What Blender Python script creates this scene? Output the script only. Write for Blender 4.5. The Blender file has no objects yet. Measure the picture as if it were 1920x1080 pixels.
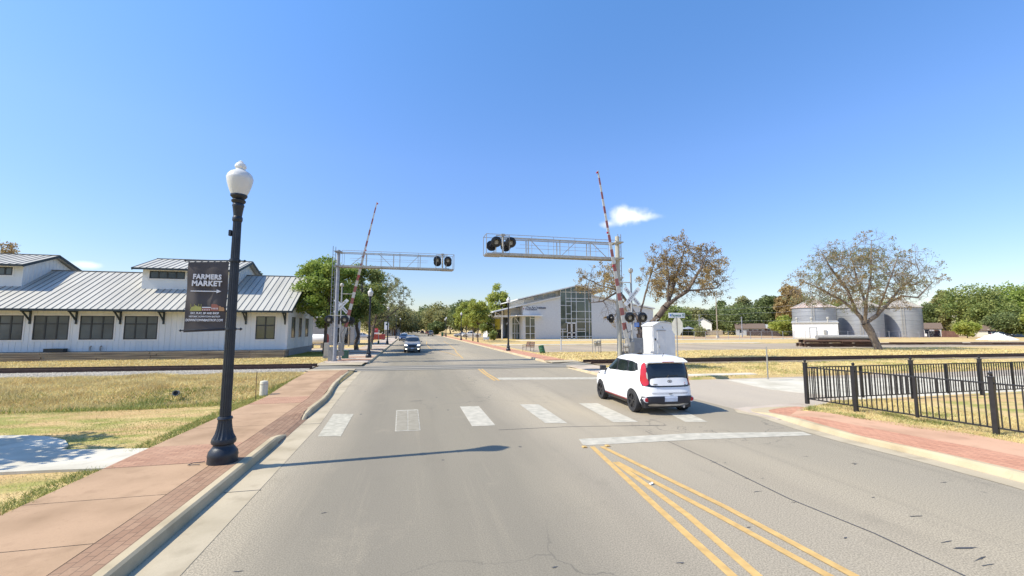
import bpy, bmesh, math, random
import numpy as np
from mathutils import Vector, Matrix, noise

# ------------------------------------------------------------ camera, world, sun, exposure
S = bpy.context.scene
C = S.collection
F = 800.0; HC = 2.6; PITCH = math.atan(76/800); YAW = math.radians(13.3)
cd = bpy.data.cameras.new('camera'); cam = bpy.data.objects.new('camera', cd); C.objects.link(cam)
cd.sensor_width = 36; cd.lens = F/1920*36; cd.clip_end = 3000; cd.clip_start = 0.05
cam.location = (0, 0, HC); cam.rotation_euler = (math.pi/2 + PITCH, 0, -YAW)
S.camera = cam
SUN_EL = math.radians(47.0)
sun_dir = Vector((-math.cos(SUN_EL)*math.cos(math.radians(3)), -math.cos(SUN_EL)*math.sin(math.radians(3)), math.sin(SUN_EL)))
ld = bpy.data.lights.new('sun', 'SUN'); ld.energy = 4.6; ld.angle = math.radians(0.5); ld.color = (1.0, 0.925, 0.765)
lo = bpy.data.objects.new('sun', ld); C.objects.link(lo); lo.location = (-20, 0, 30)
lo.rotation_euler = (-sun_dir).to_track_quat('-Z', 'Y').to_euler()
W = bpy.data.worlds.new('World'); S.world = W; W.use_nodes = True
S.view_settings.view_transform = 'Standard'; S.view_settings.look = 'None'
S.view_settings.exposure = 0.55; S.view_settings.gamma = 1.0; S.view_settings.use_curve_mapping = False

def ray(u, v):
    x = (u-960)/F; y = (540-v)/F
    f = math.cos(PITCH)-y*math.sin(PITCH); z = math.sin(PITCH)+y*math.cos(PITCH)
    return (x*math.cos(YAW)+f*math.sin(YAW), -x*math.sin(YAW)+f*math.cos(YAW), z)
def G(u, v, z=0.0):                       # ground point seen at a pixel of the 1920x1080 photograph
    r = ray(u, v); t = (z-HC)/r[2]; return (r[0]*t, r[1]*t)
def AT(u, v, Y=None, X=None):             # point on the upright plane y = Y or x = X
    r = ray(u, v); t = Y/r[1] if Y is not None else X/r[0]
    return Vector((r[0]*t, r[1]*t, HC+r[2]*t))
def PD(u, D):                             # ground point on a bearing, D metres ahead
    l = (u-960)/F*D*1.003
    return (l*math.cos(YAW)+D*math.sin(YAW), -l*math.sin(YAW)+D*math.cos(YAW))
def HV(v, D): return HC + (616-v)*D/F     # height seen at row v, D metres ahead

def sky():
    nt = W.node_tree; n = nt.nodes; l = nt.links; n.clear()
    out = n.new('ShaderNodeOutputWorld'); bg = n.new('ShaderNodeBackground')
    sk = n.new('ShaderNodeTexSky'); sk.sky_type = 'NISHITA'; sk.sun_disc = False
    sk.sun_elevation = SUN_EL; sk.sun_rotation = math.radians(267)
    sk.air_density = 1.0; sk.dust_density = 0.35; sk.ozone_density = 2.2; sk.altitude = 0
    hs = n.new('ShaderNodeHueSaturation'); hs.inputs['Saturation'].default_value = 1.20; hs.inputs['Value'].default_value = 1.08
    l.new(sk.outputs[0], hs.inputs['Color'])
    tc = n.new('ShaderNodeTexCoord')
    sz = n.new('ShaderNodeSeparateXYZ'); l.new(tc.outputs['Generated'], sz.inputs[0]); el = n.new('ShaderNodeValToRGB'); l.new(sz.outputs['Z'], el.inputs[0])
    e_ = el.color_ramp.elements; e_[0].position = 0.02; e_[0].color = (.40, .37, .385, 1); e_[1].position = 0.36; e_[1].color = (.69, .62, .68, 1); e3 = el.color_ramp.elements.new(.68); e3.color = (.72, .76, .80, 1)
    gm = n.new('ShaderNodeVectorMath'); gm.operation = 'MULTIPLY'; l.new(hs.outputs[0], gm.inputs[0]); l.new(el.outputs[0], gm.inputs[1])
    g2 = n.new('ShaderNodeVectorMath'); g2.operation = 'SCALE'; l.new(gm.outputs[0], g2.inputs[0]); g2.inputs['Scale'].default_value = 2.0; cur = g2.outputs[0]
    def math_(op, a, b=None):
        m = n.new('ShaderNodeMath'); m.operation = op
        for i, q in enumerate((a, b)):
            if q is None: continue
            if isinstance(q, (int, float)): m.inputs[i].default_value = q
            else: l.new(q, m.inputs[i])
        return m.outputs[0]
    noi = n.new('ShaderNodeTexNoise'); noi.inputs['Scale'].default_value = 19; noi.inputs['Detail'].default_value = 6
    l.new(tc.outputs['Generated'], noi.inputs['Vector'])
    for (u, v, hw, hh, st) in ((1176, 406, 0.046, 0.022, 1.0), (167, 497, 0.030, 0.0085, 0.8), (1205, 408, .034, .009, .55), (1142, 419, .034, .012, .6)):
        d = Vector(ray(u, v)).normalized(); r = d.cross(Vector((0, 0, 1))).normalized(); up = r.cross(d)
        ds = []
        for ax, wd in ((r, hw), (up, hh)):
            dp = n.new('ShaderNodeVectorMath'); dp.operation = 'DOT_PRODUCT'; l.new(tc.outputs['Generated'], dp.inputs[0]); dp.inputs[1].default_value = ax
            q = math_('DIVIDE', dp.outputs['Value'], wd); ds.append(math_('MULTIPLY', q, q))
        dd = math_('SQRT', math_('ADD', ds[0], ds[1]))
        fr = n.new('ShaderNodeVectorMath'); fr.operation = 'DOT_PRODUCT'; l.new(tc.outputs['Generated'], fr.inputs[0]); fr.inputs[1].default_value = d
        val = math_('ADD', math_('MULTIPLY', noi.outputs['Fac'], 2.6), math_('MULTIPLY', dd, -1.0))
        mr = n.new('ShaderNodeMapRange'); mr.inputs['From Min'].default_value = 0.15; mr.inputs['From Max'].default_value = 1.25; mr.inputs['To Max'].default_value = st
        mr.interpolation_type = 'SMOOTHSTEP'; l.new(val, mr.inputs['Value'])
        fac = math_('MULTIPLY', mr.outputs[0], math_('GREATER_THAN', fr.outputs['Value'], 0.5))
        mx = n.new('ShaderNodeMix'); mx.data_type = 'RGBA'; l.new(fac, mx.inputs['Factor']); l.new(cur, mx.inputs['A']); mx.inputs['B'].default_value = (7.4, 7.6, 8.2, 1)
        cur = mx.outputs['Result']
    l.new(cur, bg.inputs['Color']); bg.inputs['Strength'].default_value = 0.116; l.new(bg.outputs[0], out.inputs['Surface'])
sky()

# ------------------------------------------------------------ materials
MATS = {}
def M(name, col, rough=0.7, metal=0.0, var=0.15, scale=4.0, bump=0.0, bscale=None, stretch=(1, 1, 1), col2=None, detail=5, spec=None, trans=0.0, rot=0.0):
    if name in MATS: return MATS[name]
    m = bpy.data.materials.new(name); m.use_nodes = True; nt = m.node_tree; n = nt.nodes; l = nt.links
    b = n['Principled BSDF']; b.inputs['Roughness'].default_value = rough; b.inputs['Metallic'].default_value = metal
    if spec is not None: b.inputs['Specular IOR Level'].default_value = spec
    tc = n.new('ShaderNodeTexCoord'); mp = n.new('ShaderNodeMapping'); mp.inputs['Scale'].default_value = stretch; mp.inputs['Rotation'].default_value = (0, 0, rot)
    l.new(tc.outputs['Object'], mp.inputs['Vector'])
    no = n.new('ShaderNodeTexNoise'); no.inputs['Scale'].default_value = scale; no.inputs['Detail'].default_value = detail; l.new(mp.outputs[0], no.inputs['Vector'])
    cr = n.new('ShaderNodeValToRGB'); c2 = col2 or tuple(min(1, c*(1+var)) for c in col); c1 = col if col2 else tuple(c*(1-var) for c in col)
    cr.color_ramp.elements[0].position = 0.32; cr.color_ramp.elements[1].position = 0.68
    cr.color_ramp.elements[0].color = (*c1, 1); cr.color_ramp.elements[1].color = (*c2, 1)
    l.new(no.outputs['Fac'], cr.inputs['Fac']); l.new(cr.outputs['Color'], b.inputs['Base Color'])
    if bump:
        nb = n.new('ShaderNodeTexNoise'); nb.inputs['Scale'].default_value = bscale or scale*8; nb.inputs['Detail'].default_value = 4; l.new(mp.outputs[0], nb.inputs['Vector'])
        bm = n.new('ShaderNodeBump'); bm.inputs['Strength'].default_value = bump; bm.inputs['Distance'].default_value = 0.02
        l.new(nb.outputs['Fac'], bm.inputs['Height']); l.new(bm.outputs[0], b.inputs['Normal'])
    if trans:
        tr = n.new('ShaderNodeBsdfTranslucent'); l.new(cr.outputs['Color'], tr.inputs['Color'])
        mx = n.new('ShaderNodeMixShader'); mx.inputs[0].default_value = trans
        l.new(b.outputs[0], mx.inputs[1]); l.new(tr.outputs[0], mx.inputs[2]); l.new(mx.outputs[0], n['Material Output'].inputs['Surface'])
    MATS[name] = m; return m

class NG:                                  # tiny node helper for the larger ground materials
    def __init__(s, name, rough=0.85):
        s.m = bpy.data.materials.new(name); s.m.use_nodes = True; s.n = s.m.node_tree.nodes; s.l = s.m.node_tree.links
        s.b = s.n['Principled BSDF']; s.b.inputs['Roughness'].default_value = rough; s.b.inputs['Specular IOR Level'].default_value = 0.12
        s.tc = s.n.new('ShaderNodeTexCoord'); MATS[name] = s.m
    def vec(s, sc=(1, 1, 1), loc=(0, 0, 0), rot=(0, 0, 0)):
        mp = s.n.new('ShaderNodeMapping'); mp.inputs['Scale'].default_value = sc; mp.inputs['Location'].default_value = loc; mp.inputs['Rotation'].default_value = rot
        s.l.new(s.tc.outputs['Object'], mp.inputs['Vector']); return mp.outputs[0]
    def noise(s, scale, detail=5, sc=(1, 1, 1), loc=(0, 0, 0), rough=0.5):
        t = s.n.new('ShaderNodeTexNoise'); t.inputs['Scale'].default_value = scale; t.inputs['Detail'].default_value = detail; t.inputs['Roughness'].default_value = rough
        s.l.new(s.vec(sc, loc), t.inputs['Vector']); return t.outputs['Fac']
    def ramp(s, f, stops):
        r = s.n.new('ShaderNodeValToRGB'); e = r.color_ramp.elements
        while len(e) < len(stops): e.new(0.5)
        for el, (p, c) in zip(e, stops): el.position = p; el.color = (*c, 1) if len(c) == 3 else c
        s.l.new(f, r.inputs['Fac']); return r.outputs['Color']
    def mr(s, f, a, b, c=0.0, d=1.0):
        r = s.n.new('ShaderNodeMapRange'); r.inputs['From Min'].default_value = a; r.inputs['From Max'].default_value = b; r.inputs['To Min'].default_value = c; r.inputs['To Max'].default_value = d
        s.l.new(f, r.inputs['Value']); return r.outputs[0]
    def mix(s, f, a, b, mode='MIX'):
        x = s.n.new('ShaderNodeMix'); x.data_type = 'RGBA'; x.blend_type = mode
        for k, q in (('Factor', f), ('A', a), ('B', b)):
            if isinstance(q, (int, float)): x.inputs[k].default_value = q if k == 'Factor' else (q, q, q, 1)
            elif isinstance(q, tuple): x.inputs[k].default_value = (*q, 1)
            else: s.l.new(q, x.inputs[k])
        return x.outputs['Result']
    def bump(s, f, strength=0.3, dist=0.02):
        b = s.n.new('ShaderNodeBump'); b.inputs['Strength'].default_value = strength; b.inputs['Distance'].default_value = dist
        s.l.new(f, b.inputs['Height']); s.l.new(b.outputs[0], s.b.inputs['Normal'])
    def out(s, c): s.l.new(c, s.b.inputs['Base Color']); return s.m

def asphalt(name, base, warm=1.0, tracks=True):
    g = NG(name, 0.85)
    r_, g_, b_ = base
    a = g.noise(0.22, 6, (1, 0.25, 1)); c = g.ramp(a, [(0.3, (r_*.74, g_*.75, b_*.80)), (0.52, base), (0.72, (r_*1.22, g_*1.18, b_*1.10))])
    if tracks:
        t = g.noise(1.0, 4, (0.9, 0.035, 1), (3, 0, 0)); c = g.mix(g.mr(t, 0.50, 0.72, 0, 0.42), c, (r_*.62, g_*.62, b_*.64))
    if tracks:
        sx = g.n.new('ShaderNodeSeparateXYZ'); g.l.new(g.tc.outputs['Object'], sx.inputs[0]); xn = g.n.new('ShaderNodeMath'); xn.operation = 'MULTIPLY_ADD'; g.l.new(g.noise(.35, 5, (1, .3, 1), (4, 4, 0)), xn.inputs[0]); xn.inputs[1].default_value = 2.6; g.l.new(sx.outputs['X'], xn.inputs[2])
        k1 = g.mr(xn.outputs[0], 3.0, 4.6, 0, 1); k2 = g.mr(xn.outputs[0], 0.2, -1.2, 0, 1); k3 = g.mr(xn.outputs[0], 7.5, 9.0, 0, .45)
        lt = g.mix(1.0, c, (1.60, 1.55, 1.52), 'MULTIPLY'); c = g.mix(k1, c, lt); c = g.mix(k2, c, lt); c = g.mix(k3, c, (r_*1.15, g_*1.15, b_*1.15))
        st = g.noise(1.0, 7, (2.2, .10, 1), (11, 0, 0), .65); c = g.mix(g.mr(st, .56, .74, 0, .35), c, (r_*.70, g_*.71, b_*.74)); c = g.mix(g.mr(st, .44, .28, 0, .35), c, (r_*1.55, g_*1.5, b_*1.42))
        bl = g.noise(.9, 7, (1, .8, 1), (0, 17, 0), .7); c = g.mix(g.mr(bl, .58, .72, 0, .32), c, (r_*.66, g_*.66, b_*.66)); c = g.mix(g.mr(bl, .42, .30, 0, .28), c, (r_*1.5, g_*1.45, b_*1.4))
    f = g.noise(55, 3); c = g.mix(g.mr(f, 0.38, 0.62, 0, 0.75), c, (r_*.66, g_*.66, b_*.66))
    f2 = g.noise(160, 2); c = g.mix(g.mr(f2, 0.55, 0.7, 0, 0.35), c, (min(1, r_*1.5), min(1, g_*1.45), min(1, b_*1.35)))
    v = g.n.new('ShaderNodeTexVoronoi'); v.feature = 'DISTANCE_TO_EDGE'; v.inputs['Scale'].default_value = 0.33
    wv = g.n.new('ShaderNodeVectorMath'); wv.operation = 'ADD'
    wn = g.n.new('ShaderNodeTexNoise'); wn.inputs['Scale'].default_value = 1.3; wn.inputs['Detail'].default_value = 6; g.l.new(g.tc.outputs['Object'], wn.inputs['Vector'])
    g.l.new(g.vec(), wv.inputs[0]); g.l.new(wn.outputs['Color'], wv.inputs[1]); g.l.new(wv.outputs[0], v.inputs['Vector'])
    cm = g.mr(v.outputs['Distance'], 0.0, 0.006, 1, 0); pm = g.mr(g.noise(0.13, 3, loc=(7, 2, 0)), 0.5, 0.62, 0, 0.55)
    mm = g.n.new('ShaderNodeMath'); mm.operation = 'MULTIPLY'; g.l.new(cm, mm.inputs[0]); g.l.new(pm, mm.inputs[1])
    c = g.mix(mm.outputs[0], c, (0.05, 0.05, 0.052))
    sp = g.n.new('ShaderNodeTexVoronoi'); sp.inputs['Scale'].default_value = 1.1; g.l.new(g.vec((1, 0.6, 1)), sp.inputs['Vector'])
    c = g.mix(g.mr(sp.outputs['Distance'], 0.03, 0.055, 0.65, 0), c, (0.06, 0.06, 0.065))
    g.bump(f, 0.25, 0.01)
    return g.out(c)
asphalt('asphalt', (0.278, 0.246, 0.186))
asphalt('asphalt_pale', (0.47, 0.405, 0.32), tracks=False)
asphalt('gravel', (0.42, 0.345, 0.25), tracks=False)

def concrete(name, base, joints=None):
    g = NG(name, 0.85); r_, g_, b_ = base
    c = g.ramp(g.noise(0.8, 6), [(0.3, (r_*.74, g_*.73, b_*.70)), (0.55, base), (0.75, (min(1, r_*1.08), min(1, g_*1.08), min(1, b_*1.08)))])
    f = g.noise(70, 3); c = g.mix(g.mr(f, 0.4, 0.7, 0, 0.3), c, (r_*.75, g_*.75, b_*.75))
    st = g.noise(2.5, 6, loc=(5, 5, 0)); c = g.mix(g.mr(st, 0.54, 0.75, 0, 0.5), c, (r_*.55, g_*.53, b_*.50)); s2 = g.noise(9, 6, loc=(2, 1, 0), rough=.7); c = g.mix(g.mr(s2, 0.58, 0.72, 0, 0.4), c, (r_*.62, g_*.6, b_*.58))
    g.bump(f, 0.15, 0.01); return g.out(c)
concrete('concrete_white', (0.60, 0.555, 0.45)); concrete('concrete_kerb', (0.50, 0.415, 0.275)); concrete('concrete_gutter', (0.47, 0.40, 0.285))
concrete('concrete_tan', (0.44, 0.295, 0.185)); concrete('concrete_pink', (0.56, 0.345, 0.225)); concrete('concrete_grey', (0.30, 0.30, 0.29)); concrete('concrete_ramp', (0.50, 0.42, 0.34))

def bricks(name, base, ang=0.0, bw=0.21, bh=0.105):
    g = NG(name, 0.85); r_, g_, b_ = base
    br = g.n.new('ShaderNodeTexBrick'); g.l.new(g.vec((1, 1, 1), rot=(0, 0, ang)), br.inputs['Vector'])
    br.inputs['Scale'].default_value = 1.0; br.inputs['Brick Width'].default_value = bw; br.inputs['Row Height'].default_value = bh
    br.inputs['Mortar Size'].default_value = 0.006; br.inputs['Mortar Smooth'].default_value = 0.3; br.inputs['Bias'].default_value = 0.0
    br.inputs['Color1'].default_value = (r_*.88, g_*.86, b_*.86, 1); br.inputs['Color2'].default_value = (r_*1.12, g_*1.15, b_*1.15, 1); br.inputs['Mortar'].default_value = (r_*.45, g_*.5, b_*.55, 1)
    c = g.mix(g.mr(g.noise(1.2, 5), 0.4, 0.75, 0, 0.5), br.outputs['Color'], (r_*1.15, g_*1.3, b_*1.35))
    c = g.mix(g.mr(g.noise(50, 2), 0.4, 0.7, 0, 0.25), c, (r_*.6, g_*.6, b_*.6))
    g.bump(br.outputs['Fac'], -0.3, 0.01); return g.out(c)
bricks('brick_left', (0.325, 0.20, 0.128), math.radians(90)); bricks('brick_band', (0.42, 0.24, 0.155)); bricks('brick_right', (0.52, 0.26, 0.165), math.radians(90))

def grassy(name):
    g = NG(name, 0.95)
    big = g.noise(0.11, 5, (1, 1.4, 1)); mid = g.noise(0.8, 6, (1, 2.2, 1)); fine = g.noise(26, 4)
    dry = g.mix(g.mr(fine, 0.3, 0.7), (0.66, 0.49, 0.235), (0.46, 0.335, 0.15))
    grn = g.mix(g.mr(fine, 0.3, 0.7), (0.37, 0.355, 0.11), (0.26, 0.25, 0.07))
    brn = g.mix(g.mr(fine, 0.3, 0.7), (0.60, 0.40, 0.20), (0.46, 0.30, 0.145))
    sx = g.n.new('ShaderNodeSeparateXYZ'); g.l.new(g.tc.outputs['Object'], sx.inputs[0])
    # lawn beside the left pavement is greener than the open ground (a real difference of planting)
    near = g.mr(sx.outputs['Y'], 14, 26, 0.14, 0.0); left = g.mr(sx.outputs['X'], -2, 6, 1, 0)
    mu = g.n.new('ShaderNodeMath'); mu.operation = 'MULTIPLY'; g.l.new(near, mu.inputs[0]); g.l.new(left, mu.inputs[1])
    ad = g.n.new('ShaderNodeMath'); ad.operation = 'ADD'; g.l.new(mid, ad.inputs[0]); g.l.new(mu.outputs[0], ad.inputs[1])
    ad2 = g.n.new('ShaderNodeMath'); ad2.operation = 'ADD'; g.l.new(ad.outputs[0], ad2.inputs[0]); g.l.new(g.mr(big, 0.3, 0.7, -0.1, 0.1), ad2.inputs[1])
    c = g.mix(g.mr(ad2.outputs[0], 0.52, 0.68), dry, grn)
    c = g.mix(g.mr(g.noise(0.5, 6, (0.5, 1.7, 1), (9, 3, 0), .6), 0.48, 0.62, 0, 0.8), c, brn)
    g.bump(fine, 0.6, 0.05); return g.out(c)
grassy('grass_ground')

# ------------------------------------------------------------ mesh helpers
def offset_of(o):
    v = Vector((0, 0, 0))
    while o is not None: v += o.location; o = o.parent
    return v
class MB:
    def __init__(s): s.v = []; s.f = []; s.mi = []; s.cur = 0
    def add(s, vs, fs):
        b = len(s.v); s.v += [tuple(v) for v in vs]; s.f += [tuple(i+b for i in f) for f in fs]; s.mi += [s.cur]*len(fs)
    def box(s, c, d, rz=0.0, rot=None):
        R = rot or Matrix.Rotation(rz, 3, 'Z'); c = Vector(c); x, y, z = (q/2 for q in d)
        vs = [c + R @ Vector((a*x, b*y, e*z)) for a in (-1, 1) for b in (-1, 1) for e in (-1, 1)]
        s.add(vs, [(0, 1, 3, 2), (4, 6, 7, 5), (0, 4, 5, 1), (2, 3, 7, 6), (0, 2, 6, 4), (1, 5, 7, 3)]); return s
    def b2(s, x0, y0, z0, x1, y1, z1): return s.box(((x0+x1)/2, (y0+y1)/2, (z0+z1)/2), (abs(x1-x0), abs(y1-y0), abs(z1-z0)))
    def bar(s, p0, p1, w, h=None):
        p0, p1 = Vector(p0), Vector(p1); d = p1-p0; q = d.to_track_quat('X', 'Z').to_matrix()
        return s.box((p0+p1)/2, (d.length, w, h or w), rot=q)
    def tube(s, p0, p1, r0, r1=None, n=8, caps=True):
        p0, p1 = Vector(p0), Vector(p1); r1 = r0 if r1 is None else r1; d = p1-p0
        if d.length < 1e-6: return s
        q = d.to_track_quat('Z', 'Y').to_matrix(); vs = []
        for p, r in ((p0, r0), (p1, r1)):
            for i in range(n):
                a = 2*math.pi*i/n; vs.append(p + q @ Vector((r*math.cos(a), r*math.sin(a), 0)))
        fs = [(i, (i+1) % n, n+(i+1) % n, n+i) for i in range(n)]
        if caps: fs += [tuple(range(n-1, -1, -1)), tuple(range(n, 2*n))]
        s.add(vs, fs); return s
    def path(s, pts, r, n=6):
        for a, b in zip(pts[:-1], pts[1:]): s.tube(a, b, r, r, n)
        return s
    def lathe(s, prof, c=(0, 0, 0), n=20, axis=None, flute=0.0, nf=0):
        c = Vector(c); q = Vector(axis).to_track_quat('Z', 'Y').to_matrix() if axis else Matrix.Identity(3); vs = []; fs = []
        for r, z in prof:
            for i in range(n):
                a = 2*math.pi*i/n; rr = r*(1-flute*(0.5+0.5*math.cos(nf*a))) if nf else r
                vs.append(c + q @ Vector((rr*math.cos(a), rr*math.sin(a), z)))
        for k in range(len(prof)-1):
            for i in range(n): fs.append((k*n+i, k*n+(i+1) % n, (k+1)*n+(i+1) % n, (k+1)*n+i))
        fs += [tuple(range(n-1, -1, -1)), tuple(range((len(prof)-1)*n, len(prof)*n))]
        s.add(vs, fs); return s
    def prism(s, poly, z0, z1):
        n = len(poly); ar = sum(poly[i][0]*poly[(i+1) % n][1]-poly[(i+1) % n][0]*poly[i][1] for i in range(n))
        if ar < 0: poly = poly[::-1]
        vs = [(x, y, z0) for x, y in poly]+[(x, y, z1) for x, y in poly]
        s.add(vs, [tuple(range(n-1, -1, -1)), tuple(range(n, 2*n))]+[(i, (i+1) % n, n+(i+1) % n, n+i) for i in range(n)]); return s
    def xprism(s, poly, a, b, axis='x'):          # poly in (y,z) extruded along x, or (x,z) along y
        n = len(poly)
        if axis == 'x': vs = [(a, y, z) for y, z in poly]+[(b, y, z) for y, z in poly]
        else: vs = [(x, a, z) for x, z in poly]+[(x, b, z) for x, z in poly]
        s.add(vs, [tuple(range(n-1, -1, -1)), tuple(range(n, 2*n))]+[(i, (i+1) % n, n+(i+1) % n, n+i) for i in range(n)]); return s
    def strip(s, L, R):
        n = len(L); s.add(list(L)+list(R), [(i, n+i, n+i+1, i+1) for i in range(n-1)]); return s
    def build(s, name, mat, parent=None, smooth=False, w=False, bevel=0.0):
        me = bpy.data.meshes.new(name); v = s.v
        if w and parent is not None:
            o = offset_of(parent); v = [(a-o.x, b-o.y, c-o.z) for a, b, c in s.v]
        me.from_pydata(v, [], s.f)
        for m in (mat if isinstance(mat, (list, tuple)) else [mat]): me.materials.append(m)
        if any(s.mi): me.polygons.foreach_set('material_index', s.mi)
        bm = bmesh.new(); bm.from_mesh(me); bmesh.ops.recalc_face_normals(bm, faces=bm.faces); bm.to_mesh(me); bm.free()
        ob = bpy.data.objects.new(name, me); C.objects.link(ob); ob.parent = parent
        if smooth:
            me.polygons.foreach_set('use_smooth', [True]*len(me.polygons)); me.set_sharp_from_angle(angle=math.radians(38))
        if bevel:
            md = ob.modifiers.new('bevel', 'BEVEL'); md.width = bevel; md.segments = 2; md.limit_method = 'ANGLE'
        return ob

def thing(name, label, cat, loc=(0, 0, 0), rz=0.0, group=None):
    o = bpy.data.objects.new(name, None); C.objects.link(o); o.location = (*loc, 0.0) if len(loc) == 2 else loc; o.rotation_euler = (0, 0, rz)
    o.empty_display_size = 0.2
    return tag(o, label, cat, group)
def tag(o, label=None, cat=None, group=None, kind=None):
    if label: o['label'] = label
    if cat: o['category'] = cat
    if group: o['group'] = group
    if kind: o['kind'] = kind
    return o
def struct(name, mb, mat, **k):
    o = mb.build(name, mat, **k); o['kind'] = 'structure'; return o
def dup(root, loc=None, rz=None, label=None, group=None):
    def cp(o, par):
        c = o.copy(); C.objects.link(c); c.parent = par
        for ch in o.children: cp(ch, c)
        return c
    r = cp(root, None)
    if loc is not None: r.location = (*loc, root.location.z) if len(loc) == 2 else loc
    if rz is not None: r.rotation_euler = (0, 0, rz)
    if label: r['label'] = label
    if group: r['group'] = group
    return r
def text(body, size, mat, parent, mtx, name='lettering', ext=0.004, align='CENTER', spacing=1.0, bold=0.0):
    cu = bpy.data.curves.new('t', 'FONT'); cu.body = body; cu.size = size; cu.align_x = align; cu.align_y = 'CENTER'; cu.extrude = ext; cu.space_character = spacing; cu.offset = bold; cu.resolution_u = 3
    o = bpy.data.objects.new('t', cu); C.objects.link(o); dg = bpy.context.evaluated_depsgraph_get(); dg.update()
    me = bpy.data.meshes.new_from_object(o.evaluated_get(dg)); bpy.data.objects.remove(o); bpy.data.curves.remove(cu)
    me.transform(mtx); me.materials.clear(); me.materials.append(mat); me.name = name
    ob = bpy.data.objects.new(name, me); C.objects.link(ob); ob.parent = parent; return ob
FRONT = Matrix.Rotation(math.pi/2, 4, 'X')            # text standing upright, read from -Y
def np_mesh(name, verts, faces, mats, parent=None, smooth=False, midx=None):
    me = bpy.data.meshes.new(name); nv, nf, k = len(verts), len(faces), faces.shape[1]
    me.vertices.add(nv); me.vertices.foreach_set('co', np.asarray(verts, np.float32).ravel())
    me.loops.add(nf*k); me.loops.foreach_set('vertex_index', faces.astype(np.int32).ravel())
    me.polygons.add(nf); me.polygons.foreach_set('loop_start', np.arange(0, nf*k, k, dtype=np.int32))
    me.update(calc_edges=True); me.validate()
    for m in mats: me.materials.append(m)
    if smooth: me.polygons.foreach_set('use_smooth', np.ones(nf, bool))
    ob = bpy.data.objects.new(name, me); C.objects.link(ob); ob.parent = parent; return ob

# ------------------------------------------------------------ trees
def leaves_np(pts, size, rng, flat=0.5, aspect=0.62):
    n = len(pts); nrm = rng.normal(size=(n, 3)); nrm[:, 2] += flat*1.2; nrm /= np.linalg.norm(nrm, axis=1)[:, None]
    t = np.cross(nrm, rng.normal(size=(n, 3))); t /= np.linalg.norm(t, axis=1)[:, None]; b = np.cross(nrm, t)
    s = size*rng.uniform(0.6, 1.35, n)[:, None]
    v = np.stack([pts-t*s, pts-b*s*aspect+nrm*s*.12, pts+t*s, pts+b*s*aspect+nrm*s*.12], 1).reshape(-1, 3)
    return v, np.arange(4*n).reshape(-1, 4)
def tubes_np(P, Q, R0, R1, k=5):
    P, Q = np.asarray(P, float), np.asarray(Q, float); d = Q-P; L = np.linalg.norm(d, axis=1)[:, None]+1e-9; d = d/L
    a = np.where(np.abs(d[:, 2:3]) < .9, [[0, 0, 1.]], [[1., 0, 0]]); x = np.cross(a, d); x /= np.linalg.norm(x, axis=1)[:, None]; y = np.cross(d, x)
    th = np.arange(k)*2*np.pi/k; c, s = np.cos(th)[None, :, None], np.sin(th)[None, :, None]
    ring = x[:, None]*c+y[:, None]*s
    A = P[:, None]+ring*np.asarray(R0)[:, None, None]; B = Q[:, None]+d[:, None]*0.0+ring*np.asarray(R1)[:, None, None]
    v = np.concatenate([A, B], 1).reshape(-1, 3); n = len(P); base = (np.arange(n)*2*k)[:, None, None]; i = np.arange(k); j = (i+1) % k
    f = np.stack([i, j, j+k, i+k], 1)[None]+base
    return v, f.reshape(-1, 4)

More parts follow.
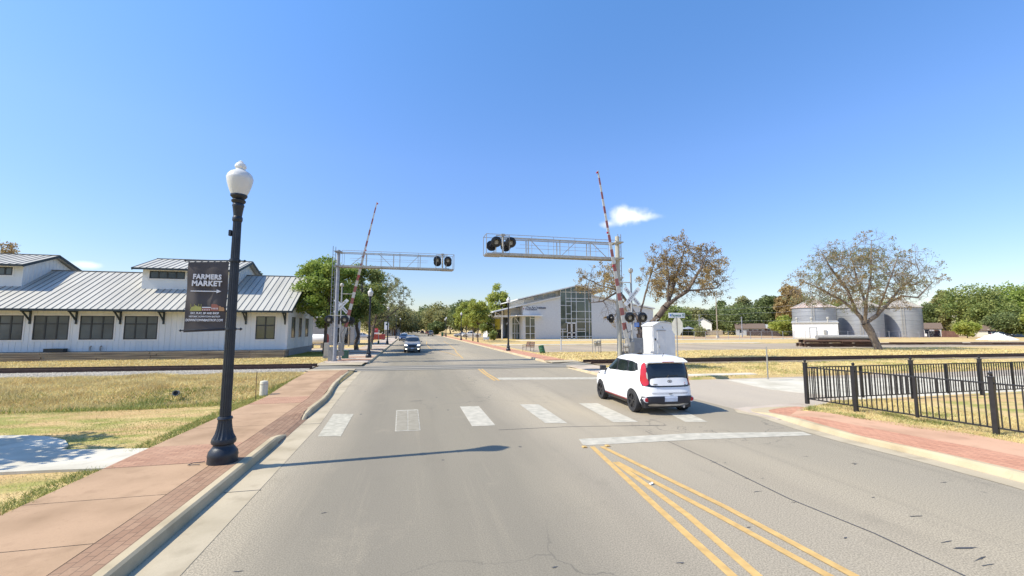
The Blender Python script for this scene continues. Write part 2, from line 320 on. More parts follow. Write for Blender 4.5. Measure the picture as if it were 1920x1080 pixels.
def leafy(name, label, loc, h, rad, mat, seed, trunk_h=0.3, trunk_r=None, nclump=34, nleaf=5000, leaf=0.16, group=None, cat='tree', squash=1.0, shape='round', bark='bark', clump_r=0.30, density=1.0, offset=(0, 0), gappy=0.0):
    rng = np.random.default_rng(seed); root = thing(name, label, cat, loc, group=group)
    cz0 = h*trunk_h; ch = h-cz0; cen = np.array([offset[0], offset[1], cz0+ch*0.5])
    cl = []
    while len(cl) < nclump:
        p = rng.uniform(-1, 1, 3); r = np.linalg.norm(p)
        if r > 1 or r < 0.35*rng.random(): continue
        if shape == 'cone' and math.hypot(p[0], p[1]) > 0.55-0.45*p[2]: continue
        if shape == 'tall' and math.hypot(p[0], p[1]) > 0.9-0.15*abs(p[2]): continue
        cl.append(p*(1-clump_r*0.7))
    cl = np.array(cl)*np.array([rad, rad, ch/2*squash])+cen
    cr = rad*clump_r*rng.uniform(0.65, 1.35, nclump)
    w = cr**2; idx = rng.choice(nclump, nleaf, p=w/w.sum()); dirs = rng.normal(size=(nleaf, 3)); dirs /= np.linalg.norm(dirs, axis=1)[:, None]
    rr = (rng.random(nleaf)**0.45)[:, None]; pts = cl[idx]+dirs*rr*cr[idx][:, None]*np.array([1, 1, .75])
    pts += rng.normal(size=pts.shape)*leaf*0.6
    if gappy:
        keep = np.array([noise.noise(Vector(p)*0.8+Vector((seed, 0, 0))) > -0.35+gappy*0.4 for p in pts]); pts = pts[keep]
    v, f = leaves_np(pts, leaf, rng)
    tr = trunk_r or h*0.022
    P, Q, A, B = [], [], [], []
    lean = rng.uniform(-.03, .03, 2); top = np.array([lean[0]*h+offset[0]*.6, lean[1]*h+offset[1]*.6, cz0+ch*0.35]); k = 6; prev = np.zeros(3)
    for i in range(k):
        t = (i+1)/k; q = top*t+np.array([rng.normal()*tr*.4, rng.normal()*tr*.4, 0]); P.append(prev); Q.append(q); A.append(tr*(1.25 if i == 0 else 1-.45*i/k)); B.append(tr*(1-.45*(i+1)/k)); prev = q
    for j in rng.choice(nclump, min(nclump, 16), replace=False):
        t0 = rng.uniform(.55, 1.0); s0 = top*t0; e = cl[j]; m = (s0+e)/2+rng.normal(size=3)*rad*.06; m[2] -= 0.05*rad
        P += [s0, m]; Q += [m, e]; A += [tr*.42, tr*.26]; B += [tr*.26, tr*.08]
    tv, tf = tubes_np(P, Q, A, B, 7)
    np_mesh('trunk', tv, tf, [MATS[bark]], root, smooth=True)
    np_mesh('crown', v, f, [mat], root)
    return root

def bare(name, label, loc, limbs, ells, seed, natt, trunk_r, twig=0.011, leafmats=(), nleaf=0, leaf=0.09, step=0.33, group=None, cat='tree', leaf_clump=None, kill=0.55, infl=3.0, expo=2.35, bark='bark_grey'):
    """open, nearly bare tree grown towards points spread through its crown"""
    rng = np.random.default_rng(seed); root = thing(name, label, cat, loc, group=group)
    att = []
    for (c, r, wgt) in ells:
        m = int(natt*wgt); p = rng.normal(size=(m, 3)); p /= np.linalg.norm(p, axis=1)[:, None]; p *= (rng.random(m)**0.42)[:, None]
        att.append(p*np.array(r)+np.array(c))
    att = np.concatenate(att); nodes = []; par = []; minr = []
    for poly, start in limbs:
        prev = start
        if prev is None: nodes.append(np.array(poly[0], float)); par.append(-1); prev = len(nodes)-1
        elif prev == 'near':
            prev = int(np.argmin([np.linalg.norm(n-np.array(poly[0])) for n in nodes]))
        a = nodes[prev]
        for q in poly[1:]:
            q = np.array(q, float); L = np.linalg.norm(q-a); m = max(1, int(L/step)); a0 = a
            for i in range(m):
                t = (i+1)/m; nodes.append(a0+(q-a0)*t+(rng.normal(size=3)*0.05*step if i < m-1 else 0)); par.append(prev); prev = len(nodes)-1
            a = q
    N = np.array(nodes); d = np.linalg.norm(att[:, None]-N[None], axis=2); near = d.argmin(1); nd = d.min(1); alive = np.ones(len(att), bool)
    for it in range(90):
        act = alive & (nd < infl)
        if not act.any(): break
        new = []; np_ = []
        for ni in np.unique(near[act]):
            m = act & (near == ni); v = att[m]-N[ni]; v /= np.linalg.norm(v, axis=1)[:, None]; g = v.sum(0); g += rng.normal(size=3)*0.25; g /= np.linalg.norm(g)+1e-9
            new.append(N[ni]+g*step); np_.append(ni)
        base = len(N); N = np.concatenate([N, np.array(new)]); par += np_
        d = np.linalg.norm(att[:, None]-N[None, base:], axis=2); dm = d.min(1); am = d.argmin(1)+base; u = dm < nd; nd = np.where(u, dm, nd); near = np.where(u, am, near); alive &= nd > kill
        if len(N) > 12000: break
    par = np.array(par); n = len(N); area = np.zeros(n); kids = np.zeros(n, int)
    for i in range(n):
        if par[i] >= 0: kids[par[i]] += 1
    for i in range(n-1, -1, -1):
        if kids[i] == 0: area[i] = max(area[i], 1.0)
        if par[i] >= 0: area[par[i]] += area[i]
    ex = math.log(area[0])/math.log(trunk_r/twig); rad = twig*area**(1/ex)
    ch = np.arange(n)[par >= 0]; tipi = np.where((kids == 0) | (rng.random(n) < .22) & (rad < twig*3.5))[0]; tp = N[tipi]; dr_ = N[tipi]-N[np.maximum(par[tipi], 0)]; dr_ /= np.linalg.norm(dr_, axis=1)[:, None]+1e-9
    TA, TB, RA, RB = [], [], [], []
    for q in range(3):
        d1 = dr_*.7+rng.normal(size=tp.shape)*.5+[0, 0, .1]; d1 /= np.linalg.norm(d1, axis=1)[:, None]; e1 = tp+d1*step*rng.uniform(.5, 1.2, len(tp))[:, None]; d2 = d1+rng.normal(size=tp.shape)*.35; e2 = e1+d2*step*.6
        TA += [tp, e1]; TB += [e1, e2]; RA += [np.full(len(tp), twig*.9), np.full(len(tp), twig*.65)]; RB += [np.full(len(tp), twig*.65), np.full(len(tp), twig*.35)]
    tvv, tff = tubes_np(np.concatenate(TA), np.concatenate(TB), np.concatenate(RA), np.concatenate(RB), 4); twv = np.concatenate(TB)
    R0 = np.minimum(rad[par[ch]], rad[ch]*1.45); v, f = tubes_np(N[par[ch]], N[ch], R0, rad[ch], 6)
    np_mesh('trunk', v, f, [MATS[bark]], root, smooth=True); np_mesh('twigs', tvv, tff, [MATS[bark]], root)
    if nleaf:
        tips = twv
        sel = tips[[noise.noise(Vector(p)*0.42+Vector((seed*3.1, 0, 0)))+rng.normal()*0.12 > (leaf_clump if leaf_clump is not None else -9) for p in tips]]
        if len(sel) < 5: sel = tips
        for k, lm in enumerate(leafmats):
            m = nleaf//len(leafmats); side = np.array([noise.noise(Vector(p)*0.3+Vector((0, 50, 0))) for p in sel]); o = np.argsort(side+rng.normal(size=len(sel))*.15)
            cut = o[:len(o)//2] if k == 0 else o[len(o)//2:] if len(leafmats) > 1 else o
            if len(leafmats) == 1: cut = o
            pts = sel[rng.choice(cut, m)]+rng.normal(size=(m, 3))*0.10
            lv, lf = leaves_np(pts, leaf, rng, 0.1); np_mesh('foliage', lv, lf, [lm], root)
    return root

# ------------------------------------------------------------ cars
class Shell:
    """car body as a stack of rounded plan outlines: rows (z, front x, back x, half width, roundness)"""
    def __init__(s, rows):
        s.r = np.array(rows, float)
    def at(s, z): return [float(np.interp(z, s.r[:, 0], s.r[:, k])) for k in (1, 2, 3, 4)]
    def side(s, x, z, sgn=1, off=0.0):
        xf, xb, w, n = s.at(z); c, a = (xf+xb)/2, (xf-xb)/2; t = min(0.9999, abs((x-c)/a)); return (x, sgn*(w*(1-t**n)**(1/n)+off), z)
    def end(s, y, z, back=True, off=0.0):
        xf, xb, w, n = s.at(z); c, a = (xf+xb)/2, (xf-xb)/2; t = min(0.9999, abs(y/w)); q = (a)*(1-t**n)**(1/n)+off; return (c-q if back else c+q, y, z)
    def mesh(s, nz=44, na=72):
        m = MB(); z0, z1 = s.r[0, 0], s.r[-1, 0]; zs = sorted(set(list(np.linspace(z0, z1, nz))+list(s.r[:, 0]))); 
        for z in zs:
            xf, xb, w, n = s.at(z); c, a = (xf+xb)/2, (xf-xb)/2
            for i in range(na):
                t = 2*math.pi*i/na; ct, st = math.cos(t), math.sin(t)
                m.v.append((c+a*math.copysign(abs(ct)**(2/n), ct), w*math.copysign(abs(st)**(2/n), st), z))
        for k in range(len(zs)-1):
            for i in range(na): m.f.append((k*na+i, k*na+(i+1) % na, (k+1)*na+(i+1) % na, (k+1)*na+i)); m.mi.append(0)
        m.f += [tuple(range(na-1, -1, -1)), tuple(range((len(zs)-1)*na, len(zs)*na))]; m.mi += [0, 0]
        return m
def chaikin(p, it=2, keep=0.25):
    for _ in range(it):
        q = []
        for i in range(len(p)):
            a, b = Vector(p[i]), Vector(p[(i+1) % len(p)]); q += [a.lerp(b, keep), a.lerp(b, 1-keep)]
        p = q
    return [tuple(a) for a in p]
def patch(mb, poly, fn, rings=5, rnd=2, dens=3):
    if rnd: poly = chaikin(poly, rnd, 0.18)
    pts = []
    for i in range(len(poly)):
        a, b = Vector(poly[i]), Vector(poly[(i+1) % len(poly)]); k = max(1, int((b-a).length/0.05))
        for j in range(k): pts.append(a.lerp(b, j/k))
    c = sum((Vector(q) for q in pts), Vector((0, 0)))/len(pts); n = len(pts); vs = []; fs = []; rings = max(rings, int(max((q-c).length for q in pts)/.055))
    for r in range(rings):
        t = 1-r/rings
        for q in pts: w = c.lerp(q, t); vs.append(fn(w.x, w.y))
    vs.append(fn(c.x, c.y))
    for r in range(rings-1):
        for i in range(n): fs.append((r*n+i, r*n+(i+1) % n, (r+1)*n+(i+1) % n, (r+1)*n+i))
    for i in range(n): fs.append(((rings-1)*n+i, (rings-1)*n+(i+1) % n, rings*n))
    mb.add(vs, fs); return mb
def bool_cut(ob, cutters):
    for cu in cutters:
        md = ob.modifiers.new('b', 'BOOLEAN'); md.object = cu; md.operation = 'DIFFERENCE'; md.solver = 'EXACT'
    dg = bpy.context.evaluated_depsgraph_get(); dg.update(); me = bpy.data.meshes.new_from_object(ob.evaluated_get(dg))
    ob.modifiers.clear(); ob.data = me
    for cu in cutters: bpy.data.objects.remove(cu)
    me.polygons.foreach_set('use_smooth', [True]*len(me.polygons)); me.set_sharp_from_angle(angle=math.radians(32))
def wheel(parent, x, y, r, wd, rimm, spokes=5, detail=True):
    sg = 1 if y > 0 else -1
    m = MB(); m.lathe([(r*.66, -wd/2), (r*.93, -wd/2), (r, -wd*.36), (r, wd*.36), (r*.93, wd/2), (r*.66, wd/2), (r*.64, wd*.38), (r*.64, -wd*.4)], (x, y, r), 36, axis=(0, sg, 0))
    t = m.build('wheel', MATS['tyre'], parent, smooth=True)
    m = MB(); m.lathe([(r*.67, wd*.30), (r*.69, wd*.42), (r*.62, wd*.42), (r*.6, wd*.1)], (x, y, r), 32, axis=(0, sg, 0)); m.lathe([(r*.17, wd*.1), (r*.17, wd*.38), (r*.1, wd*.42)], (x, y, r), 16, axis=(0, sg, 0))
    for k in range(spokes):
        a = 2*math.pi*k/spokes+.3
        for da in ((-.16, .16) if detail else (0,)):
            p0 = Vector((x+math.cos(a)*r*.1, y+sg*wd*.34, r+math.sin(a)*r*.1)); p1 = Vector((x+math.cos(a+da)*r*.63, y+sg*wd*.38, r+math.sin(a+da)*r*.63)); m.bar(p0, p1, .035 if detail else .06, .035)
    m.build('rim', rimm, t, smooth=True)
    return t
def gen_car(label, kind, paint, loc, rz, group=None, lights_on=False, cat='car', name='parked_car'):
    """sedan, suv or pickup with glass, lights, bumpers and wheels"""
    root = thing(name, label, cat, loc, rz, group)
    P = {'sedan': dict(rows=[(.2, 2.15, -2.2, .78, 5), (.32, 2.28, -2.3, .88, 5), (.55, 2.3, -2.32, .91, 5), (.72, 2.22, -2.3, .905, 5), (.86, 1.7, -2.22, .88, 4.5), (.95, 1.05, -1.85, .85, 4.5), (1.0, .95, -1.6, .83, 4.5), (1.25, .45, -1.15, .72, 4), (1.38, .1, -.9, .62, 3.4), (1.44, -.15, -.6, .4, 3)], wb=(1.38, -1.38), r=.33, zb=.95, zt=1.33, sx=(.85, -1.5, -1.0, .25)),
         'suv': dict(rows=[(.24, 2.1, -2.1, .78, 5), (.36, 2.25, -2.25, .9, 5), (.65, 2.28, -2.28, .94, 5), (.9, 2.15, -2.27, .93, 5), (1.02, 1.6, -2.24, .91, 5), (1.1, 1.1, -2.2, .88, 5), (1.42, .55, -2.02, .78, 4.5), (1.62, .2, -1.85, .68, 4), (1.7, -.2, -1.55, .5, 3.4)], wb=(1.4, -1.4), r=.37, zb=1.1, zt=1.58, sx=(.98, -2.05, -1.75, .35)),
         'pickup': dict(rows=[(.35, 2.6, -2.7, .8, 6), (.45, 2.75, -2.8, .95, 6), (.8, 2.78, -2.82, .98, 6), (1.08, 2.6, -2.8, .97, 6), (1.14, 1.5, -.9, .93, 5), (1.5, .9, -.75, .84, 4.5), (1.75, .55, -.6, .76, 4), (1.84, .2, -.3, .6, 3.2)], wb=(1.75, -1.75), r=.4, zb=1.16, zt=1.7, sx=(1.25, -.78, -.66, .6))}[kind]
    sh = Shell(P['rows']); body = sh.mesh(30, 48).build('body', paint, root, smooth=True); cs = []
    for x in P['wb']:
        for sg in (1, -1):
            c = MB().tube((x, sg*.62, P['r']), (x, sg*1.2, P['r']), P['r']*1.16, n=24).build('c', MATS['trim'], root); cs.append(c)
    bool_cut(body, cs)
    zb, zt = P['zb'], P['zt']; a, b, c_, d = P['sx']; mid = (a+b)/2+.1
    for sg in (1, -1):
        m = MB(); patch(m, [(a-.1, zb+.03), (mid+.04, zb+.03), (mid+.04, zt-.03), (d-.02, zt-.03)], lambda x, z: sh.side(x, z, sg, .006)); patch(m, [(mid-.04, zb+.03), (b+.1, zb+.03), (c_+.05, zt-.03), (mid-.04, zt-.03)], lambda x, z: sh.side(x, z, sg, .006))
        m.build('side_window', MATS['glass_dark'], root, smooth=True)
        m = MB(); m.box((a+.02, sg*(sh.at(zb)[2]+.1), zb+.06), (.12, .2, .13)); m.build('mirror', paint, root, bevel=.03)
    m = MB(); w = sh.at((zb+zt)/2)[2]*.86; patch(m, [(-w, zb+.05), (w, zb+.05), (w*.86, zt), (-w*.86, zt)], lambda y, z: sh.end(y, z, False, .008)); m.build('windscreen', MATS['glass_dark'], root, smooth=True)
    m = MB(); patch(m, [(-w, zb+.06), (w, zb+.06), (w*.84, zt-.02), (-w*.84, zt-.02)], lambda y, z: sh.end(y, z, True, .008)); m.build('rear_window', MATS['glass_dark'], root, smooth=True)
    zl = .62 if kind == 'sedan' else .8 if kind == 'suv' else .9
    for sg in (1, -1):
        m = MB(); patch(m, [(sg*.5, zl-.07), (sg*.84, zl-.04), (sg*.85, zl+.08), (sg*.55, zl+.06)], lambda y, z: sh.end(y, z, False, .01)); m.build('headlight', MATS['lamp_lit'] if lights_on else MATS['lens'], root, smooth=True)
        m = MB(); patch(m, [(sg*.6, zl-.05), (sg*.86, zl-.05), (sg*.86, zl+.12), (sg*.62, zl+.12)], lambda y, z: sh.end(y, z, True, .01)); m.build('tail_light', MATS['red_lens'], root, smooth=True)
        if lights_on:
            m = MB(); patch(m, [(sg*.55, .36), (sg*.76, .36), (sg*.76, .45), (sg*.55, .45)], lambda y, z: sh.end(y, z, False, .012)); m.build('fog_light', MATS['lamp_lit'], root)
    m = MB(); patch(m, [(-.4, zl-.2), (.4, zl-.2), (.45, zl+.05), (-.45, zl+.05)], lambda y, z: sh.end(y, z, False, .012)); m.build('grille', MATS['trim'], root)
    m = MB(); patch(m, [(-.16, .42), (.16, .42), (.16, .53), (-.16, .53)], lambda y, z: sh.end(y, z, False, .02), rnd=0); m.build('licence_plate', MATS['plate'], root)
    m = MB(); patch(m, [(-.8, .26), (.8, .26), (.8, .36), (-.8, .36)], lambda y, z: sh.end(y, z, True, .01)); patch(m, [(-.8, .26), (.8, .26), (.8, .34), (-.8, .34)], lambda y, z: sh.end(y, z, False, .01)); m.build('bumper', MATS['trim'], root)
    for x in P['wb']:
        for sg in (1, -1): wheel(root, x, sg*(sh.at(.4)[2]-.13), P['r'], .22, MATS['rim_silver'], detail=False)
    return root

# ------------------------------------------------------------ object materials
M('tyre', (0.025, 0.025, 0.027), .8); M('trim', (0.02, 0.02, 0.023), .45); M('rim_silver', (.45, .45, .46), .35, .8); M('rim_black', (.02, .02, .022), .35)
M('glass_dark', (.012, .016, .022), .06, var=.2, spec=.7); M('lens', (.6, .6, .62), .15); M('red_lens', (.42, .02, .03), .2); M('plate', (.55, .6, .7), .5)
M('paint_white', (.80, .80, .80), .22, var=.01, spec=.5); M('paint_red', (.35, .03, .035), .4)
m = bpy.data.materials.new('lamp_lit'); m.use_nodes = True; m.node_tree.nodes['Principled BSDF'].inputs['Emission Color'].default_value = (1, .93, .75, 1); m.node_tree.nodes['Principled BSDF'].inputs['Emission Strength'].default_value = 2.0; MATS['lamp_lit'] = m
M('iron', (.022, .027, .036), .42, .2, var=.2, scale=8, bump=.1); M('iron_fence', (.022, .021, .022), .45, .1, var=.2, scale=8)
M('globe', (.80, .80, .78), .25, var=.03, trans=.25); M('banner', (.085, .075, .074), .85, var=.12, scale=3); M('lettering_white', (.68, .68, .7), .7, var=.08)
M('siding', (.66, .68, .67), .55, var=.05, scale=1.2, stretch=(1, 1, .2)); M('siding_trim', (.72, .71, .68), .5, var=.03)
M('roof_metal', (.455, .44, .39), .6, .0, var=.12, scale=.7, stretch=(1.6, .25, .25), spec=.2); M('seam', (.21, .205, .19), .5, .0)
M('dark_frame', (.022, .026, .028), .4); M('bracket_wood', (.018, .03, .035), .55); M('timber', (.14, .12, .10), .9, var=.4, scale=1.1, stretch=(.4, 2, 5), bump=.3, col2=(.33, .28, .20))
M('found', (.27, .27, .265), .9, var=.12, bump=.2); M('window_glass', (.085, .105, .115), .08, var=.4, scale=.35, spec=.35)
M('galv', (.34, .33, .31), .45, .35, var=.10, scale=6); M('galv_pale', (.43, .41, .36), .5, .2, var=.12, scale=5); M('mast_grey', (.30, .31, .34), .5, .3, var=.12, scale=5); M('mast_tan', (.40, .38, .31), .7, .0, var=.16, scale=4, stretch=(1, 1, .2))
M('arm_white', (.56, .54, .48), .45, var=.06); M('arm_red', (.31, .105, .088), .4, var=.1); M('black', (.014, .014, .015), .4); M('lens_dull', (.34, .33, .29), .18, var=.3, scale=3)
M('sign_white', (.82, .82, .80), .4, var=.04); M('sign_back', (.42, .42, .38), .45, .3, var=.08); M('sign_blue', (.03, .18, .6), .4); M('sign_green', (.01, .16, .11), .45)
M('cabin_white', (.72, .73, .74), .4, var=.03, scale=2); M('cabin_door', (.66, .67, .69), .4, var=.03)
M('rust', (.10, .055, .035), .85, var=.35, scale=5, bump=.3); M('rail', (.085, .05, .038), .6, .3, var=.25, scale=6); M('tie_wood', (.06, .042, .03), .95, var=.3, scale=6)
M('ballast', (.30, .27, .22), .95, var=.35, scale=16, bump=1.0, bscale=30); M('block_white', (.55, .56, .565), .8, var=.05, scale=2.5, bump=.15); M('block_side', (.62, .62, .60), .8, var=.05)
M('curtain_glass', (.05, .07, .06), .03, var=.35, scale=.25, spec=1.0); M('mullion', (.62, .64, .66), .4); M('fascia', (.62, .62, .62), .5)
M('silo', (.36, .37, .38), .45, .5, var=.10, scale=1.0, stretch=(.5, .5, 3)); M('silo_roof', (.36, .30, .24), .55, .25, var=.18, scale=.9, col2=(.46, .42, .36)); M('silo_rusty', (.40, .23, .17), .6, .2, var=.2, scale=.8, col2=(.62, .56, .50))
M('paint_yellow', (.47, .30, .105), .7, scale=7, detail=10, col2=(.62, .40, .14)); M('paint_line', (.37, .345, .28), .85, spec=.15, scale=4.5, detail=10, col2=(.52, .48, .39)); M('paint_worn', (.42, .39, .31), .85, spec=.15, var=.2, scale=6, detail=8)
M('paint_faint', (.38, .35, .28), .85, var=.2, scale=6); M('seal', (.07, .07, .072), .8, var=.3)
M('bark', (.11, .085, .065), .95, var=.3, scale=7, bump=.8, stretch=(1, 1, .3)); M('bark_grey', (.135, .105, .085), .95, var=.35, scale=5, bump=.9, stretch=(1, 1, .35)); M('bark_pale', (.20, .165, .135), .95, var=.3, scale=6, bump=.6, stretch=(1, 1, .3))
M('wood_brown', (.12, .06, .045), .9, var=.3, scale=2, stretch=(6, 6, .3)); M('wood_dark', (.05, .035, .035), .9, var=.3, scale=2); M('wood_post', (.30, .25, .19), .9, var=.2)
M('grey_wall', (.36, .37, .39), .8, var=.08, scale=1.5); M('barrel_green', (.03, .12, .06), .5); M('box_green', (.04, .11, .075), .5); M('pale_green', (.30, .37, .29), .6); M('rock_white', (.70, .69, .66), .9, var=.15, scale=3, bump=.8)
M('cream', (.60, .57, .46), .7, var=.06); M('yellow_poster', (.50, .47, .07), .6, var=.15, scale=.6); M('brown_roof', (.14, .10, .075), .9); M('dull_red', (.30, .05, .045), .6)
M('leaf_green', (0.16, 0.26, 0.04), .6, var=.25, scale=.9, col2=(0.36, 0.42, 0.1), trans=.45); M('leaf_lime', (0.27, 0.33, 0.055), .6, scale=.8, col2=(0.42, 0.44, 0.1), trans=.45)
M('leaf_olive', (0.22, 0.235, 0.09), .65, scale=.35, col2=(0.36, 0.34, 0.14), trans=.4); M('leaf_dark', (0.11, 0.15, 0.05), .65, scale=.5, col2=(0.22, 0.26, 0.09), trans=.4)
M('leaf_mid', (0.16, 0.23, 0.06), .65, scale=.3, col2=(0.32, 0.34, 0.1), trans=.4); M('leaf_brown', (0.28, 0.19, 0.07), .7, scale=.5, col2=(0.42, 0.31, 0.13), trans=.4)
M('leaf_rust', (0.27, 0.185, 0.075), .7, scale=.5, col2=(0.4, 0.31, 0.15), trans=.45); M('leaf_pale', (0.22, 0.235, 0.11), .65, scale=.4, col2=(0.32, 0.32, 0.17), trans=.45)
M('blade_dry', (0.62, 0.48, 0.22), .8, scale=.5, col2=(0.5, 0.37, 0.165), trans=.25); M('blade_green', (0.36, 0.345, 0.1), .8, scale=.6, col2=(0.22, 0.26, 0.065), trans=.25); M('blade_straw', (0.76, 0.65, 0.31), .8, scale=.8, col2=(0.56, 0.45, 0.2), trans=.25)

# ------------------------------------------------------------ setting: ground, road, pavements
def gh(x, y):
    if -3.24 < x < 10.84: return -0.06
    if -6.32 < x < -3.2 and 27.1 < y < 33.35: return -0.03
    if 10.8 <= x < 12.6 and 26.85 < y < 32.55: return -0.03
    if 10.8 <= x < .22+float(np.interp(y, [-99, 0, 4, 6.6, 8.9, 11.2, 11.5, 11.8, 12.0], [13.2, 13.2, 13.2, 12.65, 11.9, 11.8, 12.6, 13.6, 14.0])) and y < 12.3: return -0.03
    if x >= 10.84 and 12.26 < y < 19.36: return -0.06 if x < 60 else 0.0
    z = 0.10+0.03*noise.noise(Vector((x*.15, y*.15, 0)))*min(1, abs(x-4)/12)
    if x < -5.2 and y < 40:
        k = min(1, (-5.2-x)/2.5)
        z += k*(-0.30*math.exp(-((y-18.2)/1.6)**2)+0.05*math.exp(-((y-22.5)/2.6)**2))
    if 43.6 < y < 62.5 and x > 13: z = 0.06
    return z
xs = sorted(set([-1500, -700, -350, -200, -120, -80, -60]+[-50+i*.6 for i in range(75)]+[-6.34, -6.30, 12.58, 12.62, -5.2, -4.0, -3.26, -3.22, 0, 5, 10.82, 10.86]+[10.9+i*.2 for i in range(18)]+[15+i*.8 for i in range(57)]+[60, 59.9, 70, 90, 120, 160, 220, 350, 700, 1500]))
ys = sorted(set([4+i*.2 for i in range(42)]+[27.08, 27.12, 33.33, 33.37, 26.83, 26.87, 32.53, 32.57]+[-600, -100, -40, -20, -10, -5]+[i*.6 for i in range(75)]+[12.24, 12.28, 19.34, 19.38, 43.55, 43.65, 50, 56, 62.45, 62.55, 70, 85, 100, 130, 180, 250, 350, 600, 1500]))
v = [(x, y, gh(x, y)) for y in ys for x in xs]; nx = len(xs)
f = np.array([(j*nx+i, j*nx+i+1, (j+1)*nx+i+1, (j+1)*nx+i) for j in range(len(ys)-1) for i in range(nx-1)])
tag(np_mesh('ground', v, f, [MATS['grass_ground']], smooth=True), kind='structure')

def sheet(name, poly, z, mat, kind='structure', t=None):
    m = MB(); m.prism(poly, (z-0.05 if t is None else z-t), z); o = m.build(name, mat); o['kind'] = kind; return o
sheet('road', [(-3.2, -60), (10.8, -60), (10.8, 420), (-3.2, 420)], 0.0, MATS['asphalt'])
sheet('side_road', [(10.3, 12.15), (11.2, 11.95), (60, 12.3), (60, 19.3), (11.0, 19.3), (10.3, 19.9)], 0.004, MATS['asphalt_pale'])
sheet('driveway', [(16.2, 12.62), (60, 12.9), (60, 15.6), (29, 16.9), (18.3, 18.9), (15.6, 18.8), (15.0, 15.5)], 0.009, MATS['concrete_white'])
sheet('pavement_ramp', [(10.25, 10.4), (13.3, 10.9), (13.4, 12.0), (13.2, 12.5), (10.9, 12.3), (10.25, 12.1)], 0.014, MATS['concrete_ramp'])
sheet('far_road', [(12, 44), (40, 43.5), (200, 43), (200, 57), (60, 61), (12, 61)], 0.085, MATS['gravel'])
sheet('forecourt', [(22, 84), (120, 84), (120, 90), (22, 90)], 0.13, MATS['concrete_white'])
sheet('footway', [(11.5, 62.5), (60, 62.5), (60, 65.0), (11.5, 65.0)], 0.14, MATS['concrete_white'])
sheet('parking_lot', [(-34, 50), (-6.35, 50), (-6.35, 57.5), (-34, 57.5)], .13, MATS['concrete_ramp'])
sheet('parking_lot', [(15, 116), (60, 116), (60, 140), (15, 140)], .13, MATS['gravel'])
sheet('parking_lot', [(-60, 100), (-8, 100), (-8, 125), (-60, 125)], .13, MATS['gravel'])
sheet('yard', [(62, 96), (230, 84), (260, 104), (66, 118)], 0.125, MATS['concrete_tan'])

# left pavement
sheet('brick_strip', [(-3.47, -12), (-3.02, -12), (-3.02, 10.9), (-3.46, 11.5), (-3.46, 13.3), (-3.02, 13.9), (-3.02, 16.5), (-3.27, 19.5), (-3.38, 21), (-3.52, 27.3), (-3.95, 27.3), (-3.85, 21), (-3.70, 19.5), (-3.47, 16.5)], 0.150, MATS['brick_left'])
def swpoly(y0, y1):
    def L(y): return float(np.interp(y, [-12, 5, 10, 15, 17, 22.3, 28], [-5.2, -5.2, -5.2, -5.12, -5.0, -5.45, -5.75]))
    def R(y): return float(np.interp(y, [-12, 16.5, 19.5, 21, 27.3, 28], [-3.478, -3.478, -3.708, -3.858, -3.958, -3.96]))
    yy = [y0]+[y for y in (5, 10, 15, 16.5, 17, 19.5, 21, 22.3) if y0 < y < y1]+[y1]
    return [(L(y), y) for y in yy]+[(R(y), y) for y in yy[::-1]]
cuts = [-12, -3, 0, 3, 4.6, 6.1, 7.6, 9.2]
for a, b in zip(cuts[:-1], cuts[1:]): sheet('sidewalk', swpoly(a+.008, b-.008), 0.150, MATS['concrete_tan'])
sheet('brick_band', swpoly(9.21, 10.6), 0.151, MATS['brick_band'])
for a, b in ((10.6, 12.3), (12.3, 14.0), (14.0, 15.7)): sheet('sidewalk', swpoly(a+.008, b-.008), 0.150, MATS['concrete_tan'])
sheet('brick_band', swpoly(15.71, 17.1), 0.151, MATS['brick_band'])
for a, b in ((17.1, 19), (19, 21), (21, 23), (23, 25), (25, 27.3)): sheet('sidewalk', swpoly(a+.008, b-.008), 0.150, MATS['concrete_tan'])
sheet('sidewalk', [(-6.3, 33.2), (-3.05, 33.2), (-3.05, 300), (-6.3, 300)], 0.149, MATS['concrete_ramp'])
for y in (35.2, 38.6, 45.5, 52.5, 60, 70, 82): sheet('brick_band', [(-6.3, y), (-3.05, y), (-3.05, y+1.6), (-6.3, y+1.6)], 0.154, MATS['brick_band'])
sheet('footpath', [(-5.19, 10.55), (-6.88, 10.85), (-7.02, 11.25), (-7.4, 11.75), (-8.0, 12.2), (-8.6, 12.48), (-9.4, 12.6), (-10.5, 12.55), (-15, 12.0), (-15, 9.4), (-6.9, 9.42), (-6.1, 9.36), (-5.19, 9.25)], 0.145, MATS['concrete_white'])

